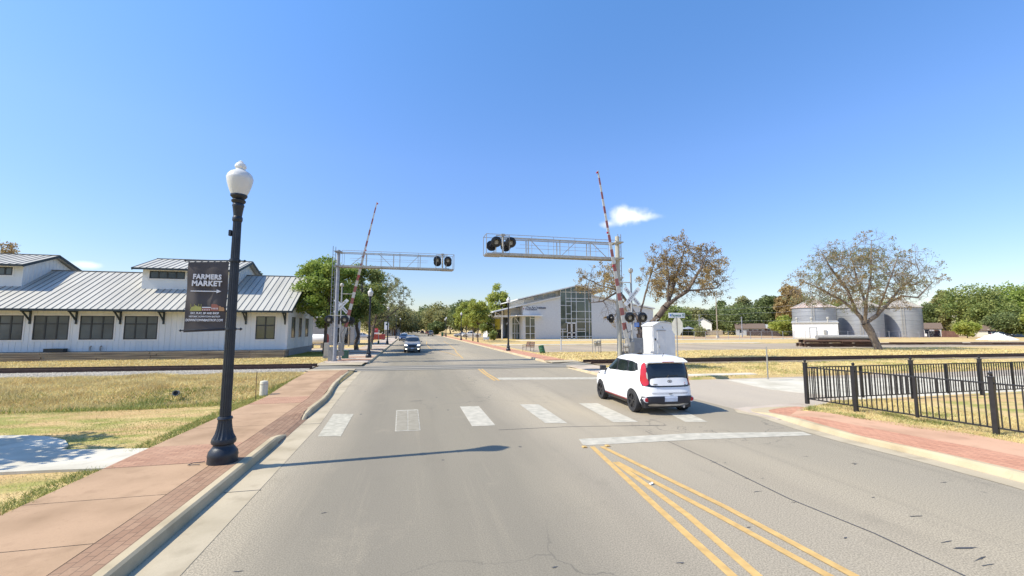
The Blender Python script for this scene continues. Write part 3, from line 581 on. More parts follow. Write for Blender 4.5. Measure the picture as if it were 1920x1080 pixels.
m = MB(); m.strip([(-3.46, 10.9, .1505), (-3.46, 11.5, .1505), (-3.46, 13.3, .1505), (-3.46, 13.9, .1505)], [(-3.0, 10.9, .1505), (-2.97, 11.5, .06), (-2.97, 13.3, .06), (-3.0, 13.9, .1505)]); m.strip([(-3.0, 10.9, .1505), (-2.97, 11.5, .06), (-2.97, 13.3, .06), (-3.0, 13.9, .1505)], [(-2.84, 10.9, .01), (-2.84, 11.5, .01), (-2.84, 13.3, .01), (-2.84, 13.9, .01)]); struct('brick_ramp', m, MATS['brick_left'])
def kerb(name, pts, w, mat, hs, side=-1):
    """pts along the kerb foot; the top lies on `side` of it (-1: towards -X)"""
    m = MB(); n = len(pts); A, B, D, E2 = [], [], [], []
    for i, (x, y) in enumerate(pts):
        a = Vector(pts[max(0, i-1)]); b = Vector(pts[min(n-1, i+1)]); t = (b-a).normalized(); nn = Vector((-t.y, t.x))*(-side)
        h = hs[i]
        A.append((x, y, -.05)); B.append((x+nn.x*.04, y+nn.y*.04, h-.025)); D.append((x+nn.x*.075, y+nn.y*.075, h)); E2.append((x+nn.x*w, y+nn.y*w, h+.0))
    A2 = [(e[0], e[1], -.05) for e in E2]
    m.strip(A, B); m.strip(B, D); m.strip(D, E2); m.strip(E2, A2)
    for i in (0, n-1): m.add([A[i], B[i], D[i], E2[i], A2[i]], [(0, 1, 2, 3, 4)])
    o = m.build(name, mat, smooth=True); o['kind'] = 'structure'; return o
kp = [(-2.85, y) for y in np.arange(-12, 11, 1.5)]+[(-2.85, 10.9), (-2.84, 11.3), (-2.83, 11.7), (-2.83, 12.4)]
kp = kp[:-1]; kerb('kerb', kp, .18, MATS['concrete_kerb'], [.153]*(len(kp)-3)+[.15, .10, .03], -1)
kerb('kerb', [(-2.83, 13.3), (-2.86, 13.8), (-2.87, 14.6), (-2.85, 16.5), (-2.93, 18), (-3.08, 19.5), (-3.2, 21), (-3.3, 24), (-3.36, 26.6), (-3.38, 27.4)], .18, MATS['concrete_kerb'], [.03, .12, .153, .153, .153, .153, .153, .153, .13, .03], -1)
kerb('kerb', [(-2.95, 33.4), (-2.92, 34.4), (-2.9, 60), (-2.9, 300)], .16, MATS['concrete_kerb'], [.03, .15, .15, .15], -1)
# gutter pans
m = MB(); gl = [(-2.84, -12), (-2.84, 12), (-2.84, 16.5), (-3.06, 19.5), (-3.18, 21), (-3.36, 27.4), (-3.3, 29.0)]; gr = [(-2.24, -12), (-2.34, 12.7), (-2.5, 16), (-2.62, 19.5), (-2.7, 21), (-2.86, 27.4), (-2.88, 29.0)]
gl[1] = (-2.84, 12.7)
m.strip([(x, y, .005) for x, y in gl], [(x, y, .005) for x, y in gr]); struct('gutter', m, MATS['concrete_gutter'])
m = MB()
for y, x0, x1 in ((4.3, -2.83, -2.29), (12.9, -2.83, -2.35), (7.9, -2.83, -2.3), (16.9, -2.85, -2.5)): m.b2(x0, y, .004, x1, y+.02, .0075)
struct('gutter_joint', m, MATS['seal'])
# right pavement corner
kb = [G(*q) for q in ((1440, 779), (1508, 801), (1600, 826), (1735, 858), (1920, 906))]
kfoot = [(12.3, 12.1), (11.3, 12.14), (10.6, 12.05), (10.33, 11.6)]+kb+[(9.7, 3.0), (9.55, 0), (9.5, -12)]
kin = [(12.6, 11.95), (11.8, 11.85), (11.1, 11.6), (10.78, 11.2), (10.66, 10.7), (10.55, 9.8)]+[G(*q, .13) for q in ( (1620, 818), (1745, 844.5), (1920, 884))]+[(10.15, 3.0), (10.0, 0), (9.95, -12)]
seam_ = [(12.75, 11.72), (12.1, 11.5), (11.75, 11.2), (11.55, 10.9)]+[G(*q, .14) for q in ((1478, 775.5), (1530, 781), (1642, 803), (1780, 829), (1920, 856))]+[(11.35, 3), (11.25, 0), (11.25, -12)]
out_ = [(13.0, 11.6), (12.6, 11.4), (12.3, 11.28), (12.05, 11.2)]+[G(*q, .14) for q in ((1494, 766.5), (1540, 771), (1650, 787), (1780, 806), (1920, 832))]+[(13.3, 3), (13.3, 0), (13.3, -12)]
inn = kin
def resample(pts, n):
    k = np.arange(len(pts)); t = np.linspace(0, len(pts)-1, n)
    return [(float(a), float(b)) for a, b in zip(np.interp(t, k, [p[0] for p in pts]), np.interp(t, k, [p[1] for p in pts]))]
N_ = 60; a1, a2, a3 = resample(inn, N_), resample(seam_, N_), resample(out_, N_)
zz = [float(np.interp(i, [0, 14, 25, 40], [.017, .026, .115, .135])) for i in range(N_)]; a0 = resample(kfoot, N_)
m = MB(); mid = [(p[0]+(q[0]-p[0])*.25, p[1]+(q[1]-p[1])*.25, z*.7) for p, q, z in zip(a0, a1, zz)]; md2 = [(p[0]+(q[0]-p[0])*.5, p[1]+(q[1]-p[1])*.5, z) for p, q, z in zip(a0, a1, zz)]
m.strip([(x, y, -.03) for x, y in a0], mid); m.strip(mid, md2); m.strip(md2, [(x, y, z) for (x, y), z in zip(a1, zz)]); struct('kerb', m, MATS['concrete_kerb'], smooth=True)
m = MB(); m.strip([(x-.003, y, .006) for x, y in a0[6:]], [(x-.42, y-.05, .006) for x, y in a0[6:]]); struct('gutter', m, MATS['concrete_gutter'])
m = MB(); m.strip([(x, y, z-.002) for (x, y), z in zip(a1, zz)], [(x, y, z) for (x, y), z in zip(a2, zz)]); struct('brick_strip', m, MATS['brick_right'])
m = MB(); m.strip([(x, y, z) for (x, y), z in zip(a2, zz)], [(x, y, z) for (x, y), z in zip(a3, zz)]); struct('sidewalk', m, MATS['concrete_pink'])
# right side beyond the side road and the far right pavement
kerb('kerb', [(11.6, 19.25), (10.9, 19.5), (10.3, 20.2), (10.15, 21.5), (10.12, 24), (10.1, 27.0)][::-1], .18, MATS['concrete_kerb'], [.03, .13, .13, .13, .10, .03], -1)
kerb('kerb', [(10.1, 31.6), (10.1, 33), (10.1, 60), (10.1, 300)][::-1], .18, MATS['concrete_kerb'], [.15, .15, .15, .03], -1)
sheet('sidewalk', [(10.28, 20.5), (12.2, 20.0), (12.2, 27.2), (10.28, 27.2)], .135, MATS['concrete_ramp'])
sheet('brick_strip', [(10.28, 32.4), (11.9, 32.4), (11.9, 300), (10.28, 300)], .152, MATS['brick_right'])
sheet('footpath', [(14.2, 20.0), (18.5, 19.9), (18.7, 20.7), (14.2, 20.9)], .118, MATS['concrete_white'])
# markings
def mark(name, px, mat, z=.005, raw=None):
    poly = raw or [G(*q, z) for q in px]; m = MB(); n = len(poly); m.add([(x, y, z) for x, y in poly], [tuple(range(n))]); return struct(name, m, MATS[mat])
for px, mt in (([(625, 776), (663, 776), (639, 818), (596, 818)], 'paint_worn'), ([(862, 762), (898, 761.5), (929, 797.5), (885, 799)], 'paint_line'), ([(974, 758), (1010, 758), (1064, 793.5), (1022, 793)], 'paint_line'),
               ([(1085, 756), (1121, 756), (1197, 791), (1150, 791.5)], 'paint_line'), ([(1215, 755), (1250, 755), (1327, 791), (1285, 791)], 'paint_line'), ([(1085, 823), (1300, 812), (1505, 809.5), (1523, 816), (1310, 824), (1094, 835)], 'paint_line'), ([(932, 708), (1122, 707), (1128, 711), (936, 712)], 'paint_line')):
    mark('crosswalk_bar' if len(px) == 4 and px[0][1] > 720 else 'stop_line', px, mt)
mark('crosswalk_bar', [(743, 769), (784, 767.5), (788.5, 807), (740.5, 809)], 'paint_faint', z=.004)
M('paint_ghost', (.26, .235, .18), .9, scale=5, detail=9, col2=(.32, .29, .23), spec=.1)
mark('worn_paint', [(745, 770.5), (763.6, 769.8), (764, 806), (743, 807.2)], 'paint_ghost', z=.008); mark('worn_paint', [(765.4, 769.8), (782.4, 769), (786.6, 805.6), (765.8, 806.2)], 'paint_ghost', z=.008)
def line(pts, w, mat='paint_yellow', z=.006, name='lane_line'):
    m = MB(); P = [Vector(G(*q, z)) for q in pts]; L, R = [], []
    for i, p in enumerate(P):
        t = (P[min(len(P)-1, i+1)]-P[max(0, i-1)]).normalized(); n = Vector((-t.y, t.x))*w/2; L.append((p.x-n.x, p.y-n.y, z)); R.append((p.x+n.x, p.y+n.y, z))
    m.strip(L, R); return struct(name, m, MATS[mat])
line([(1110, 837), (1240, 958), (1374, 1080), (1600, 1290)], .11); line([(1153, 866), (1290, 966), (1421, 1080), (1650, 1280)], .11, z=.0065)
line([(1156, 866), (1350, 968), (1555, 1080), (1900, 1270)], .11, z=.0075); line([(1128, 837), (1360, 950), (1603, 1080), (1950, 1270)], .11, z=.0085)
line([(893, 688), (907, 700), (928, 713.5)], .12); line([(899, 688), (913, 700), (936, 713.5)], .12, z=.0065)
line([(868, 672), (856, 661), (853, 655)], .13); line([(860, 668), (842, 662), (822, 657.5), (806, 653)], .13, z=.007); line([(853, 655), (842, 646), (832, 640)], .12); line([(806, 653), (800, 646), (800, 640)], .12)
line([(1330, 862), (1480, 935), (1640, 1000), (1810, 1080), (1900, 1120)], .025, 'seal', .0042, 'road_joint'); line([(1210, 808), (1330, 862)], .014, 'seal', .0042, 'road_joint')
line([(935, 806), (1060, 800), (1250, 797)], .02, 'seal', .0042, 'road_joint')
# dark patch marks on the carriageway
random.seed(4); m = MB()
for (u, v, a, b) in [(1722, 968, .13, .035), (1808, 1028, .2, .04), (1775, 1016, .1, .02), (1838, 1048, .16, .03), (1850, 1060, .12, .02), (1600, 869, .1, .03), (1604, 871, .06, .02), (1510, 856, .08, .02), (1430, 897, .06, .02), (1420, 922, .09, .025), (1488, 942, .05, .015), (1404, 989, .04, .02), (1340, 867, .07, .02), (1360, 868, .05, .02), (1585, 1009, .04, .03), (1276, 1056, .06, .03), (1637, 933, .05, .02), (1010, 725, .25, .03), (900, 745, .2, .03), (780, 752, .3, .04), (1074, 740, .2, .02), (447, 1072, .07, .025), (607, 962, .05, .02), (1040, 1064, .04, .03), (1768, 905, .08, .02), (1400, 897, .05, .015)]:
    x, y = G(u, v); k = 12; ph = random.random()*.5-.25; pts = []
    for i in range(k):
        t = 2*math.pi*i/k; r = random.uniform(.35, 1.2); pts.append((x+a*r*math.cos(t)*math.cos(ph)-b*.45*r*math.sin(t)*math.sin(ph), y+a*r*math.cos(t)*math.sin(ph)+b*.45*r*math.sin(t)*math.cos(ph), .0055))
    m.add(pts, [tuple(range(k))])
struct('tar_spots', m, MATS['seal'])

# ------------------------------------------------------------ railway
def ty(x): return 29.5-0.04*x
def tz(x): return .10
for (x0, x1, lab) in ((-72, -5.9, 'rusty railway track in pale ballast left of the road, before the white metal-roofed building'), (12.4, 150, 'dark rusty railway track in dry grass right of the road, behind the black iron fence')):
    t = thing('railway_track', lab, 'railway track', ((x0+x1)/2, ty((x0+x1)/2), 0))
    for o_ in (-.72, .72):
        m = MB(); a, b = Vector((x0, ty(x0)+o_, tz(0))), Vector((x1, ty(x1)+o_, tz(0)))
        m.bar(a+Vector((0, 0, .205)), b+Vector((0, 0, .205)), .07, .04); m.bar(a+Vector((0, 0, .12)), b+Vector((0, 0, .12)), .02, .14); m.bar(a+Vector((0, 0, .045)), b+Vector((0, 0, .045)), .14, .02); m.build('rail', MATS['rail'], t, w=True)
    first = None; k = 0; x = x0+.3
    while x < x1 and k < 96:
        if first is None:
            m = MB(); m.box((0, 0, 0), (.23, 2.6, .2)); first = m.build('sleeper', MATS['tie_wood'], t); so = first
        else: so = first.copy(); C.objects.link(so); so.parent = t
        so.location = Vector((x, ty(x), tz(0)-.07))-t.location; x += .62; k += 1
    m = MB(); xx = np.arange(x0, x1+.1, .5); L1, L2, L3, L4 = [], [], [], []; wd = 1.0 if x0 < 0 else .2
    for x in xx:
        j = noise.noise(Vector((x*.9, 0, 0)))*.25; y = ty(x); L1.append((x, y-1.9-wd*1.6-j, .06)); L2.append((x, y-1.5-wd*.9-j*.4, .15+.03*j)); L3.append((x, y+1.4+j*.4, .135)); L4.append((x, y+2.1+j, .07))
    m.strip(L1, L2); m.strip(L2, L3); m.strip(L3, L4)
    tag(m.build('ballast', MATS['ballast'] if x0 < 0 else M('ballast_dark', (.22, .17, .11), .95, var=.4, scale=3, bump=.8), smooth=True), kind='structure')
m = MB(); m.add([(-5.9, ty(-5.9)-1.6, .108), (-3.25, ty(-3)-1.7, .01), (10.9, ty(11)-1.7, .01), (12.4, ty(12)-1.6, .108), (12.4, ty(12)+1.7, .108), (10.9, ty(11)+1.7, .01), (-3.25, ty(-3)+1.8, .01), (-5.9, ty(-6)+1.7, .108)], [(0, 1, 6, 7), (1, 2, 5, 6), (2, 3, 4, 5)])
sheet('crossing_approach', [(-6.3, 27.2), (-3.22, 27.2), (-3.22, 28.2), (-6.3, 28.3)], .138, MATS['concrete_gutter']); sheet('crossing_approach', [(-6.3, 31.3), (-3.22, 31.2), (-3.22, 33.3), (-6.3, 33.3)], .138, MATS['concrete_gutter'])
sheet('crossing_approach', [(10.3, 26.9), (12.6, 26.9), (12.6, 27.6), (10.3, 27.6)], .112, MATS['concrete_gutter']); sheet('crossing_approach', [(10.3, 30.6), (12.6, 30.6), (12.6, 32.5), (10.3, 32.5)], .112, MATS['concrete_gutter'])
struct('track_crossing', m, M('crossing_panel', (.255, .235, .195), .9, var=.14, scale=1.2, stretch=(.4, 3, 1), spec=.2))
m = MB()
for o_ in (-.80, -.66, .66, .80):
    xx = [-5.9, -3.25, 10.9, 12.4]; zz2 = [.113, .015, .015, .113]
    m.strip([(x, ty(x)+o_-.05, z) for x, z in zip(xx, zz2)], [(x, ty(x)+o_+.04, z) for x, z in zip(xx, zz2)])
struct('rail_groove', m, MATS['seal'])
m = MB()
for o_ in (-1.65, 1.68): m.strip([(-3.2, ty(-3)+o_, .0155), (10.8, ty(11)+o_, .0155)], [(-3.2, ty(-3)+o_+.05, .0155), (10.8, ty(11)+o_+.05, .0155)])
struct('road_joint', m, MATS['seal'])

rng = np.random.default_rng(12); n_ = 9000; X_ = rng.uniform(-45, -5.9, n_); off_ = -3.0+rng.random(n_)**.8*1.7; Y_ = 29.5-.04*X_+off_; Z_ = .10+.05*np.clip(off_+3.2, 0, 1); r_ = rng.uniform(.02, .05, n_)
B_ = np.array([[1, 0, -.3], [-.5, .87, -.3], [-.5, -.87, -.3], [.1, .1, .9]]); V_ = (B_[None]*r_[:, None, None]*rng.uniform(.6, 1.3, (n_, 4, 1))+np.stack([X_, Y_, Z_+.02], 1)[:, None]).reshape(-1, 3)
F_ = (np.array([[0, 1, 3], [1, 2, 3], [2, 0, 3]])[None]+(np.arange(n_)*4)[:, None, None]).reshape(-1, 3)
tag(np_mesh('ballast_stones', V_, F_, [M('stone', (.40, .37, .32), .95, var=.35, scale=9)]), kind='stuff')

# ------------------------------------------------------------ street lamps
def street_lamp(label, loc, knobs=True):
    t = thing('street_lamp', label, 'street lamp', loc, group='acorn street lamps along the road')
    m = MB(); m.lathe([(.245, 0), (.245, .02), (.24, .10), (.248, .13), (.232, .21), (.185, .28), (.168, .30), (.165, .335), (.195, .36), (.203, .40), (.19, .45)], n=32)
    m.lathe([(.19, .45), (.155, .52), (.13, .62), (.115, .74), (.112, .80)], n=64, flute=.10, nf=16)
    m.lathe([(.118, .80), (.128, .82), (.118, .85), (.100, .86)], n=32)
    m.build('base', MATS['iron'], t, smooth=True)
    m = MB(); m.lathe([(.094, .85), (.072, 4.78)], n=64, flute=.10, nf=16); m.lathe([(.076, 4.72), (.088, 4.75), (.088, 4.80), (.076, 4.83)], n=24); m.build('pole', MATS['iron'], t, smooth=True)
    m = MB(); m.lathe([(.072, 4.83), (.095, 5.02), (.105, 5.05), (.098, 5.08), (.09, 5.10), (.12, 5.13), (.125, 5.16), (.095, 5.19), (.12, 5.22), (.145, 5.25), (.145, 5.28)], n=28); m.build('capital', MATS['iron'], t, smooth=True)
    m = MB(); m.lathe([(.135, 5.28), (.175, 5.38), (.21, 5.50), (.228, 5.60), (.23, 5.64), (.222, 5.655)], n=32); m.lathe([(.222, 5.655), (.21, 5.70), (.17, 5.75), (.11, 5.79), (.085, 5.81), (.075, 5.83), (.10, 5.86), (.10, 5.90), (.075, 5.94), (.045, 5.96), (.045, 5.975), (.02, 6.0)], n=32)
    m.build('globe', MATS['globe'], t, smooth=True)
    return t
lamp0 = street_lamp('nearest black street lamp with white acorn globe, carrying the banner on the left pavement', (-3.33, 9.16, .15))
# fittings of the banner lamp
bs = []
plain = street_lamp('black street lamp with white globe on the left pavement just past the crossing signal', (-3.42, 38.3, .15))
hz = lambda y: .15
for x, y, lab in ((-3.45, 68.5, 'second black street lamp beyond the crossing on the left pavement, by the red sign'), (-3.4, 107, 'third black street lamp beyond the crossing on the left, beside the parked dark cars'), (-3.4, 146, 'fourth black street lamp beyond the crossing on the left pavement'), (-3.4, 190, 'fifth black street lamp beyond the crossing on the left pavement'), (-3.4, 235, 'sixth black street lamp beyond the crossing on the left pavement'), (-3.4, 280, 'farthest street lamp of the left row, a tiny white globe'),
                  (10.55, 46.4, 'black street lamp with white globe on the right, in front of the white block building'), (10.55, 92, 'second street lamp of the right row, against the small green pavement trees'), (10.55, 132, 'third street lamp of the right row, just left of the green pavement trees'), (11.6, 150, 'street lamp in the right row set back by the green bin'), (10.55, 196, 'fourth street lamp of the right row before the far brown trees'), (10.55, 262, 'farthest street lamp of the right row, a tiny white globe')):
    dup(plain, (x, y, .15), label=lab)
m = MB()
lamp0.scale = (1, 1, .957); plain.scale = (1, 1, .985)
for z in (3.92, 2.55):
    m = MB(); m.tube((-.08, 0, z), (-.82, 0, z-.03), .014, n=8); m.tube((.07, 0, z), (.16, 0, z), .012); m.lathe([(.005, -.03), (.03, 0), (.005, .03)], (.17, 0, z), 10, axis=(1, 0, 0)); m.lathe([(.005, -.025), (.025, 0), (.005, .025)], (-.83, 0, z-.03), 10, axis=(1, 0, 0)); m.lathe([(.092, -.03), (.095, 0), (.092, .03)], (0, 0, z), 20)
    m.build('banner_arm', MATS['iron'], lamp0, smooth=True)
m = MB(); m.box((-.10, -.02, 4.48), (.05, .07, .12)); m.build('socket_box', MATS['iron'], lamp0, bevel=.008)
m = MB()
for y, z0 in ((-.30, .0),): m.path([(-.28, -.02, .03), (-.46, -.02, .02), (-.50, -.14, .02), (-.30, -.16, .02)], .006, 6)
m.build('wire_loop', MATS['iron'], lamp0)
# banner
bx0, bx1, bz0, bz1 = -.78, -.10, 2.52, 3.82
B = thing('banner', 'charcoal fabric banner reading farmers market with a white arrow, hung on the nearest street lamp', 'banner', (-3.33, 9.16, .07))
m = MB(); nx_, nz_ = 16, 26; fr = []
for i in range(nx_+1):
    for j in range(nz_+1):
        x = bx0+(bx1-bx0)*i/nx_; z = bz0-.03+(bz1-bz0+.02)*j/nz_-.03*(1-i/nx_); y = .014*math.sin(i*.8+j*.12)*math.sin(math.pi*j/nz_)+.01*math.sin(j*.5)
        fr.append((x, y, z))
m.v = fr+[(x, y+.006, z) for x, y, z in fr]; K = len(fr)
for i in range(nx_):
    for j in range(nz_):
        a = i*(nz_+1)+j; q = (a, a+nz_+1, a+nz_+2, a+1); m.f += [q, tuple(K+k for k in q[::-1])]; m.mi += [0, 0]
m.build('cloth', MATS['banner'], B, smooth=True)
def bt(s, size, x, z, sp=1.0, bold=.004, al='CENTER', sx=1.0): return text(s, size, MATS['lettering_white'], B, Matrix.Translation((x, -.022, z)) @ FRONT @ Matrix.Diagonal((sx, 1, 1, 1)), ext=.002, align=al, spacing=sp, bold=bold)
cx = (bx0+bx1)/2
bt('FARMERS', .128, cx, 3.50, 1.08, .006, sx=.86); bt('MARKET', .136, cx, 3.375, 1.08, .006, sx=.92)
m = MB(); m.b2(-.70, -.024, 3.222, -.27, -.018, 3.240); m.xprism([(-.27, 3.195), (-.19, 3.233), (-.27, 3.268)], -.024, -.018, axis='y'); m.build('arrow', MATS['lettering_white'], B)
bt('EAT, PLAY, SIP AND SHOP', .052, cx, 2.815, 1.0, .002, sx=.78); bt('HISTORIC DOWNTOWN BASTROP', .045, cx, 2.752, 1.0, .001, sx=.72); bt('DOWNTOWNBASTROP.COM', .062, cx, 2.685, 1.0, .002, sx=.74)
m = MB()
m.xprism([(-.69, 2.86), (-.50, 2.86), (-.50, 2.91), (-.52, 2.94), (-.57, 2.945), (-.60, 2.965), (-.63, 2.945), (-.67, 2.93)], -.024, -.018, axis='y')
for x in (-.68, -.62, -.55, -.51): m.b2(x-.003, -.024, 2.93, x+.003, -.018, 2.99)
m.build('yellow_building_picture', M('print_yellow', (.42, .40, .12), .7), B)
m = MB(); m.b2(-.495, -.024, 2.86, -.345, -.018, 2.90); m.b2(-.49, -.024, 2.90, -.35, -.018, 2.91); m.xprism([(-.34, 2.86), (-.22, 2.86), (-.22, 2.96), (-.25, 2.985), (-.34, 2.99)], -.024, -.018, axis='y')
m.build('red_building_picture', M('print_red', (.34, .13, .09), .7), B)
m = MB(); m.xprism([(-.215, 2.86), (-.12, 2.86), (-.12, 2.91), (-.14, 2.935), (-.17, 2.93), (-.19, 2.955), (-.215, 2.95)], -.024, -.018, axis='y'); m.build('orange_building_picture', M('print_orange', (.45, .25, .12), .7), B)
m = MB(); m.b2(-.495, -.025, 2.915, -.345, -.018, 2.935)
for i in range(5): m.b2(-.335+i*.024, -.026, 2.89, -.325+i*.024, -.019, 2.92)
for i in range(4): m.b2(-.485+i*.036, -.026, 2.87, -.47+i*.036, -.019, 2.89)
m.build('print_detail', MATS['lettering_white'], B)

# ------------------------------------------------------------ crossing signals
def signal_head(par, c, d, r=.31, hood=.26, lens='lens_dull'):
    """round black backboard with hood and lens, looking along d"""
    c = Vector(c); d = Vector(d).normalized()
    m = MB(); m.lathe([(r, -.015), (r, .015), (r*.97, .02), (r*.05, .02)], c, 32, axis=d)
    m.lathe([(.10, -.16), (.13, -.10), (.13, -.01)], c, 18, axis=d); h = m.build('signal_light', MATS['black'], par, smooth=True)
    q = d.to_track_quat('Z', 'Y').to_matrix(); up = Vector((0, 0, 1)); ux = up.cross(d).normalized(); m = MB(); vs = []; fs = []; n = 20
    for k in range(n+1):
        a = math.radians(-35+250*k/n); o = ux*math.cos(a)+up*math.sin(a); ln = hood*(.55+.45*max(0, math.sin(a)))
        vs += [c+o*.17+d*.02, c+o*.172+d*(.02+ln)-up*.03, c+o*.158+d*(.02+ln)-up*.03, c+o*.156+d*.02]
    for k in range(n): b = 4*k; fs += [(b, b+1, b+5, b+4), (b+2, b+3, b+7, b+6), (b+1, b+2, b+6, b+5)]
    m.add(vs, fs); m.build('hood', MATS['black'], h, smooth=True)
    m = MB(); m.lathe([(.148, .02), (.14, .045), (.10, .065), (.03, .075)], c, 24, axis=d); m.build('lens', MATS[lens], h, smooth=True)
    return h
FW = (0, -1, 0); BK = (0, 1, 0)

def cantilever(label, base, L, sgn, zb, zt, ztop, mastmat, mr, rails, lx, ladder_dx, ladder_top, dy=.55):
    """mast at base; walkway truss reaching L metres towards sgn*X between heights zb and zt"""
    t = thing('cantilever_signal', label, 'crossing signal', base)
    m = MB(); m.lathe([(mr*1.9, 0), (mr*1.9, .03), (mr*1.05, .05), (mr*1.0, 1.2), (mr*.9, ztop), (mr*.6, ztop+.02)], n=20)
    for a in range(4): m.box((math.cos(a*math.pi/2+.78)*mr*1.5, math.sin(a*math.pi/2+.78)*mr*1.5, .1), (.05, .05, .18))
    for z in (zb+.05, zt-.05): m.lathe([(mr*1.15, -.08), (mr*1.15, .08)], (0, 0, z), 20); m.box((0, 0, z), (.5, dy*1.25, .07))
    m.build('mast', MATS[mastmat], t, smooth=True)
    m = MB(); X = lambda a: sgn*a
    n = 4; seg = L/n; ys_ = (-dy/2, dy/2)
    for y in ys_:
        m.bar((X(.1), y, zb), (X(L), y, zb), .09, .13); m.bar((X(.1), y, zt-.12), (X(L*.96), y, zt-.12), .055, .055)
        for i in range(1, n+1): m.bar((X(i*seg*.97), y, zb), (X(i*seg*.97), y, zt-.12), .045)
        for i in range(n-1):
            a, b = (zb, zt-.12) if i % 2 == 0 else (zt-.12, zb)
            if y < 0: m.bar((X(seg*(i+.40)), y, a), (X(seg*(i+1)*.96), y, b), .035)
    for i in range(0, n*2+1): m.bar((X(i*seg/2*.97+.1), -dy/2, zb), (X(i*seg/2*.97+.1), dy/2, zb), .05)
    m.build('truss', MATS['galv_pale'], t)
    m = MB(); m.b2(X(.3), -dy/2, zb+.05, X(L), dy/2, zb+.075); m.b2(X(.3), -dy/2-.03, zb-.055, X(L), -dy/2-.05, zb+.085); m.build('walkway', MATS['galv_pale'], t)
    m = MB()
    y = -dy/2-.28
    for y in (-dy/2-.24, dy/2+.24):
        m.tube((X(.35), y, zt), (X(L+.35), y, zt), .017, n=6); m.tube((X(.9), y, (zb+zt)/2), (X(L*.80), y, (zb+zt)/2), .010, n=6)
        for i in range(0, 7): x = X(.35+(L)*i/6); m.tube((x, y, zb), (x, y, zt), .013, n=6); m.bar((x, y, zb), (x, 0, zb-.02), .03)
    m.tube((X(L+.35), -dy/2-.24, zb), (X(L+.35), -dy/2-.24, zt), .02); m.tube((X(L+.35), dy/2+.24, zb), (X(L+.35), dy/2+.24, zt), .02)
    for z in (zb, zt): m.tube((X(L+.35), -dy/2-.24, z), (X(L+.35), dy/2+.24, z), .02)
    m.build('railing', MATS['galv'], t)
    m = MB(); m.box((X(L-.15), 0, zb-.02), (.9, dy+.6, .06)); m.build('end_platform', MATS['galv'], t)
    if ladder_dx:
        m = MB()
        lx_, ly_ = (.10, 0) if sgn < 0 else (.07, .16)
        for o_ in (-1, 1): m.bar((ladder_dx+o_*lx_, .3+o_*ly_, .9), (ladder_dx+o_*lx_, .3+o_*ly_, ladder_top), .035 if sgn < 0 else .07, .035)
        z = 1.0
        while z < ladder_top-.1: m.tube((ladder_dx-lx_, .3-ly_, z), (ladder_dx+lx_, .3+ly_, z), .014, n=5); z += .3
        for z in (2, 4.2, zb, zt): m.bar((ladder_dx, .3, z), (0, .05, z), .035)
        m.build('ladder', MATS['mast_grey'], t); m = MB(); m.box((ladder_dx, .3, .55), (.30, .25, 1.1)); m.build('ladder_guard', MATS['galv'], t, bevel=.01)
    m = MB(); xl = X(lx); m.tube((xl, -dy/2, zb-.1), (xl, -dy/2, zt+.02), .06, n=12); m.tube((xl-.42, -dy/2, zt-.02), (xl+.42, -dy/2, zt-.02), .028); m.box((xl, -dy/2, zt+.02), (.22, .16, .12)); m.build('light_bracket', MATS['galv_pale'], t, smooth=True)
    zc = (zb+zt)/2+.12
    for s_ in (-.42, .42):
        signal_head(t, (xl+s_, -dy/2-.18, zc), (-.12 if sgn < 0 else .1, -1, -.08)); signal_head(t, (xl+s_-(.16 if sgn < 0 else -.05), dy/2-.1, zc-.12), (0, 1, -.05))
    return t
# left: mast just in front of the gate mast, truss reaching over the road
def mk_cant(label, u0, v0, ur, utip, vb, vt, vm, sgn, mat_, r, ulight, ldx, vlad):
    bx, by = G(u0, v0, .1); L = abs(AT(utip, vb, Y=by).x-bx)-.35; um = (u0+utip)/2
    return cantilever(label, (bx, by, .1), L, sgn, AT(um, vb, Y=by).z-.1, AT(um, vt, Y=by).z-.1, AT(ur, vm, Y=by).z-.1, mat_, r, None, abs(AT(ulight, vb, Y=by).x-bx), ldx, AT(ur, vlad, Y=by).z-.1)
CL = mk_cant('tall grey cantilever signal left of the road, its truss reaching right over the oncoming lane', 627, 678.5, 632, 850, 503, 475, 469, 1, 'mast_grey', .14, 829, -.36, 461)
CR = mk_cant('tall tan cantilever signal right of the road, its truss reaching left with black lights', 1163, 694, 1161, 909, 482, 448, 444, -1, 'mast_tan', .15, 941, .30, 437)

def crossbuck(par, c, size=1.42, yaw=0.0):
    cb = None
    for k, (s_, w1, w2) in enumerate(((-1, 'RAIL', 'ROAD'), (1, 'CROSSING', None))):
        ang = math.radians(-45*1.06) if k == 0 else math.radians(45*1.06); R = Matrix.Translation(c) @ Matrix.Rotation(yaw, 4, 'Z')
        m = MB(); R3 = (Matrix.Rotation(yaw, 3, 'Z') @ Matrix.Rotation(-ang, 3, 'Y')); m.box(Vector(c)+Vector((0, -.012*k, 0)), (size, .01, .25), rot=R3)
        b = m.build('crossbuck_board', MATS['sign_white'], par)
        base = R @ Matrix.Translation((0, -.014-.012*k, 0)) @ Matrix.Rotation(-ang, 4, 'Y') @ FRONT
        if k == 0:
            text('RAIL', .15, MATS['black'], b, base @ Matrix.Translation((-.41, -.005, 0)), bold=.001, spacing=1.15); text('ROAD', .15, MATS['black'], b, base @ Matrix.Translation((.41, -.005, 0)), bold=.001, spacing=1.15)
        else: text('CROSSING', .15, MATS['black'], b, base, bold=.001, spacing=1.5)
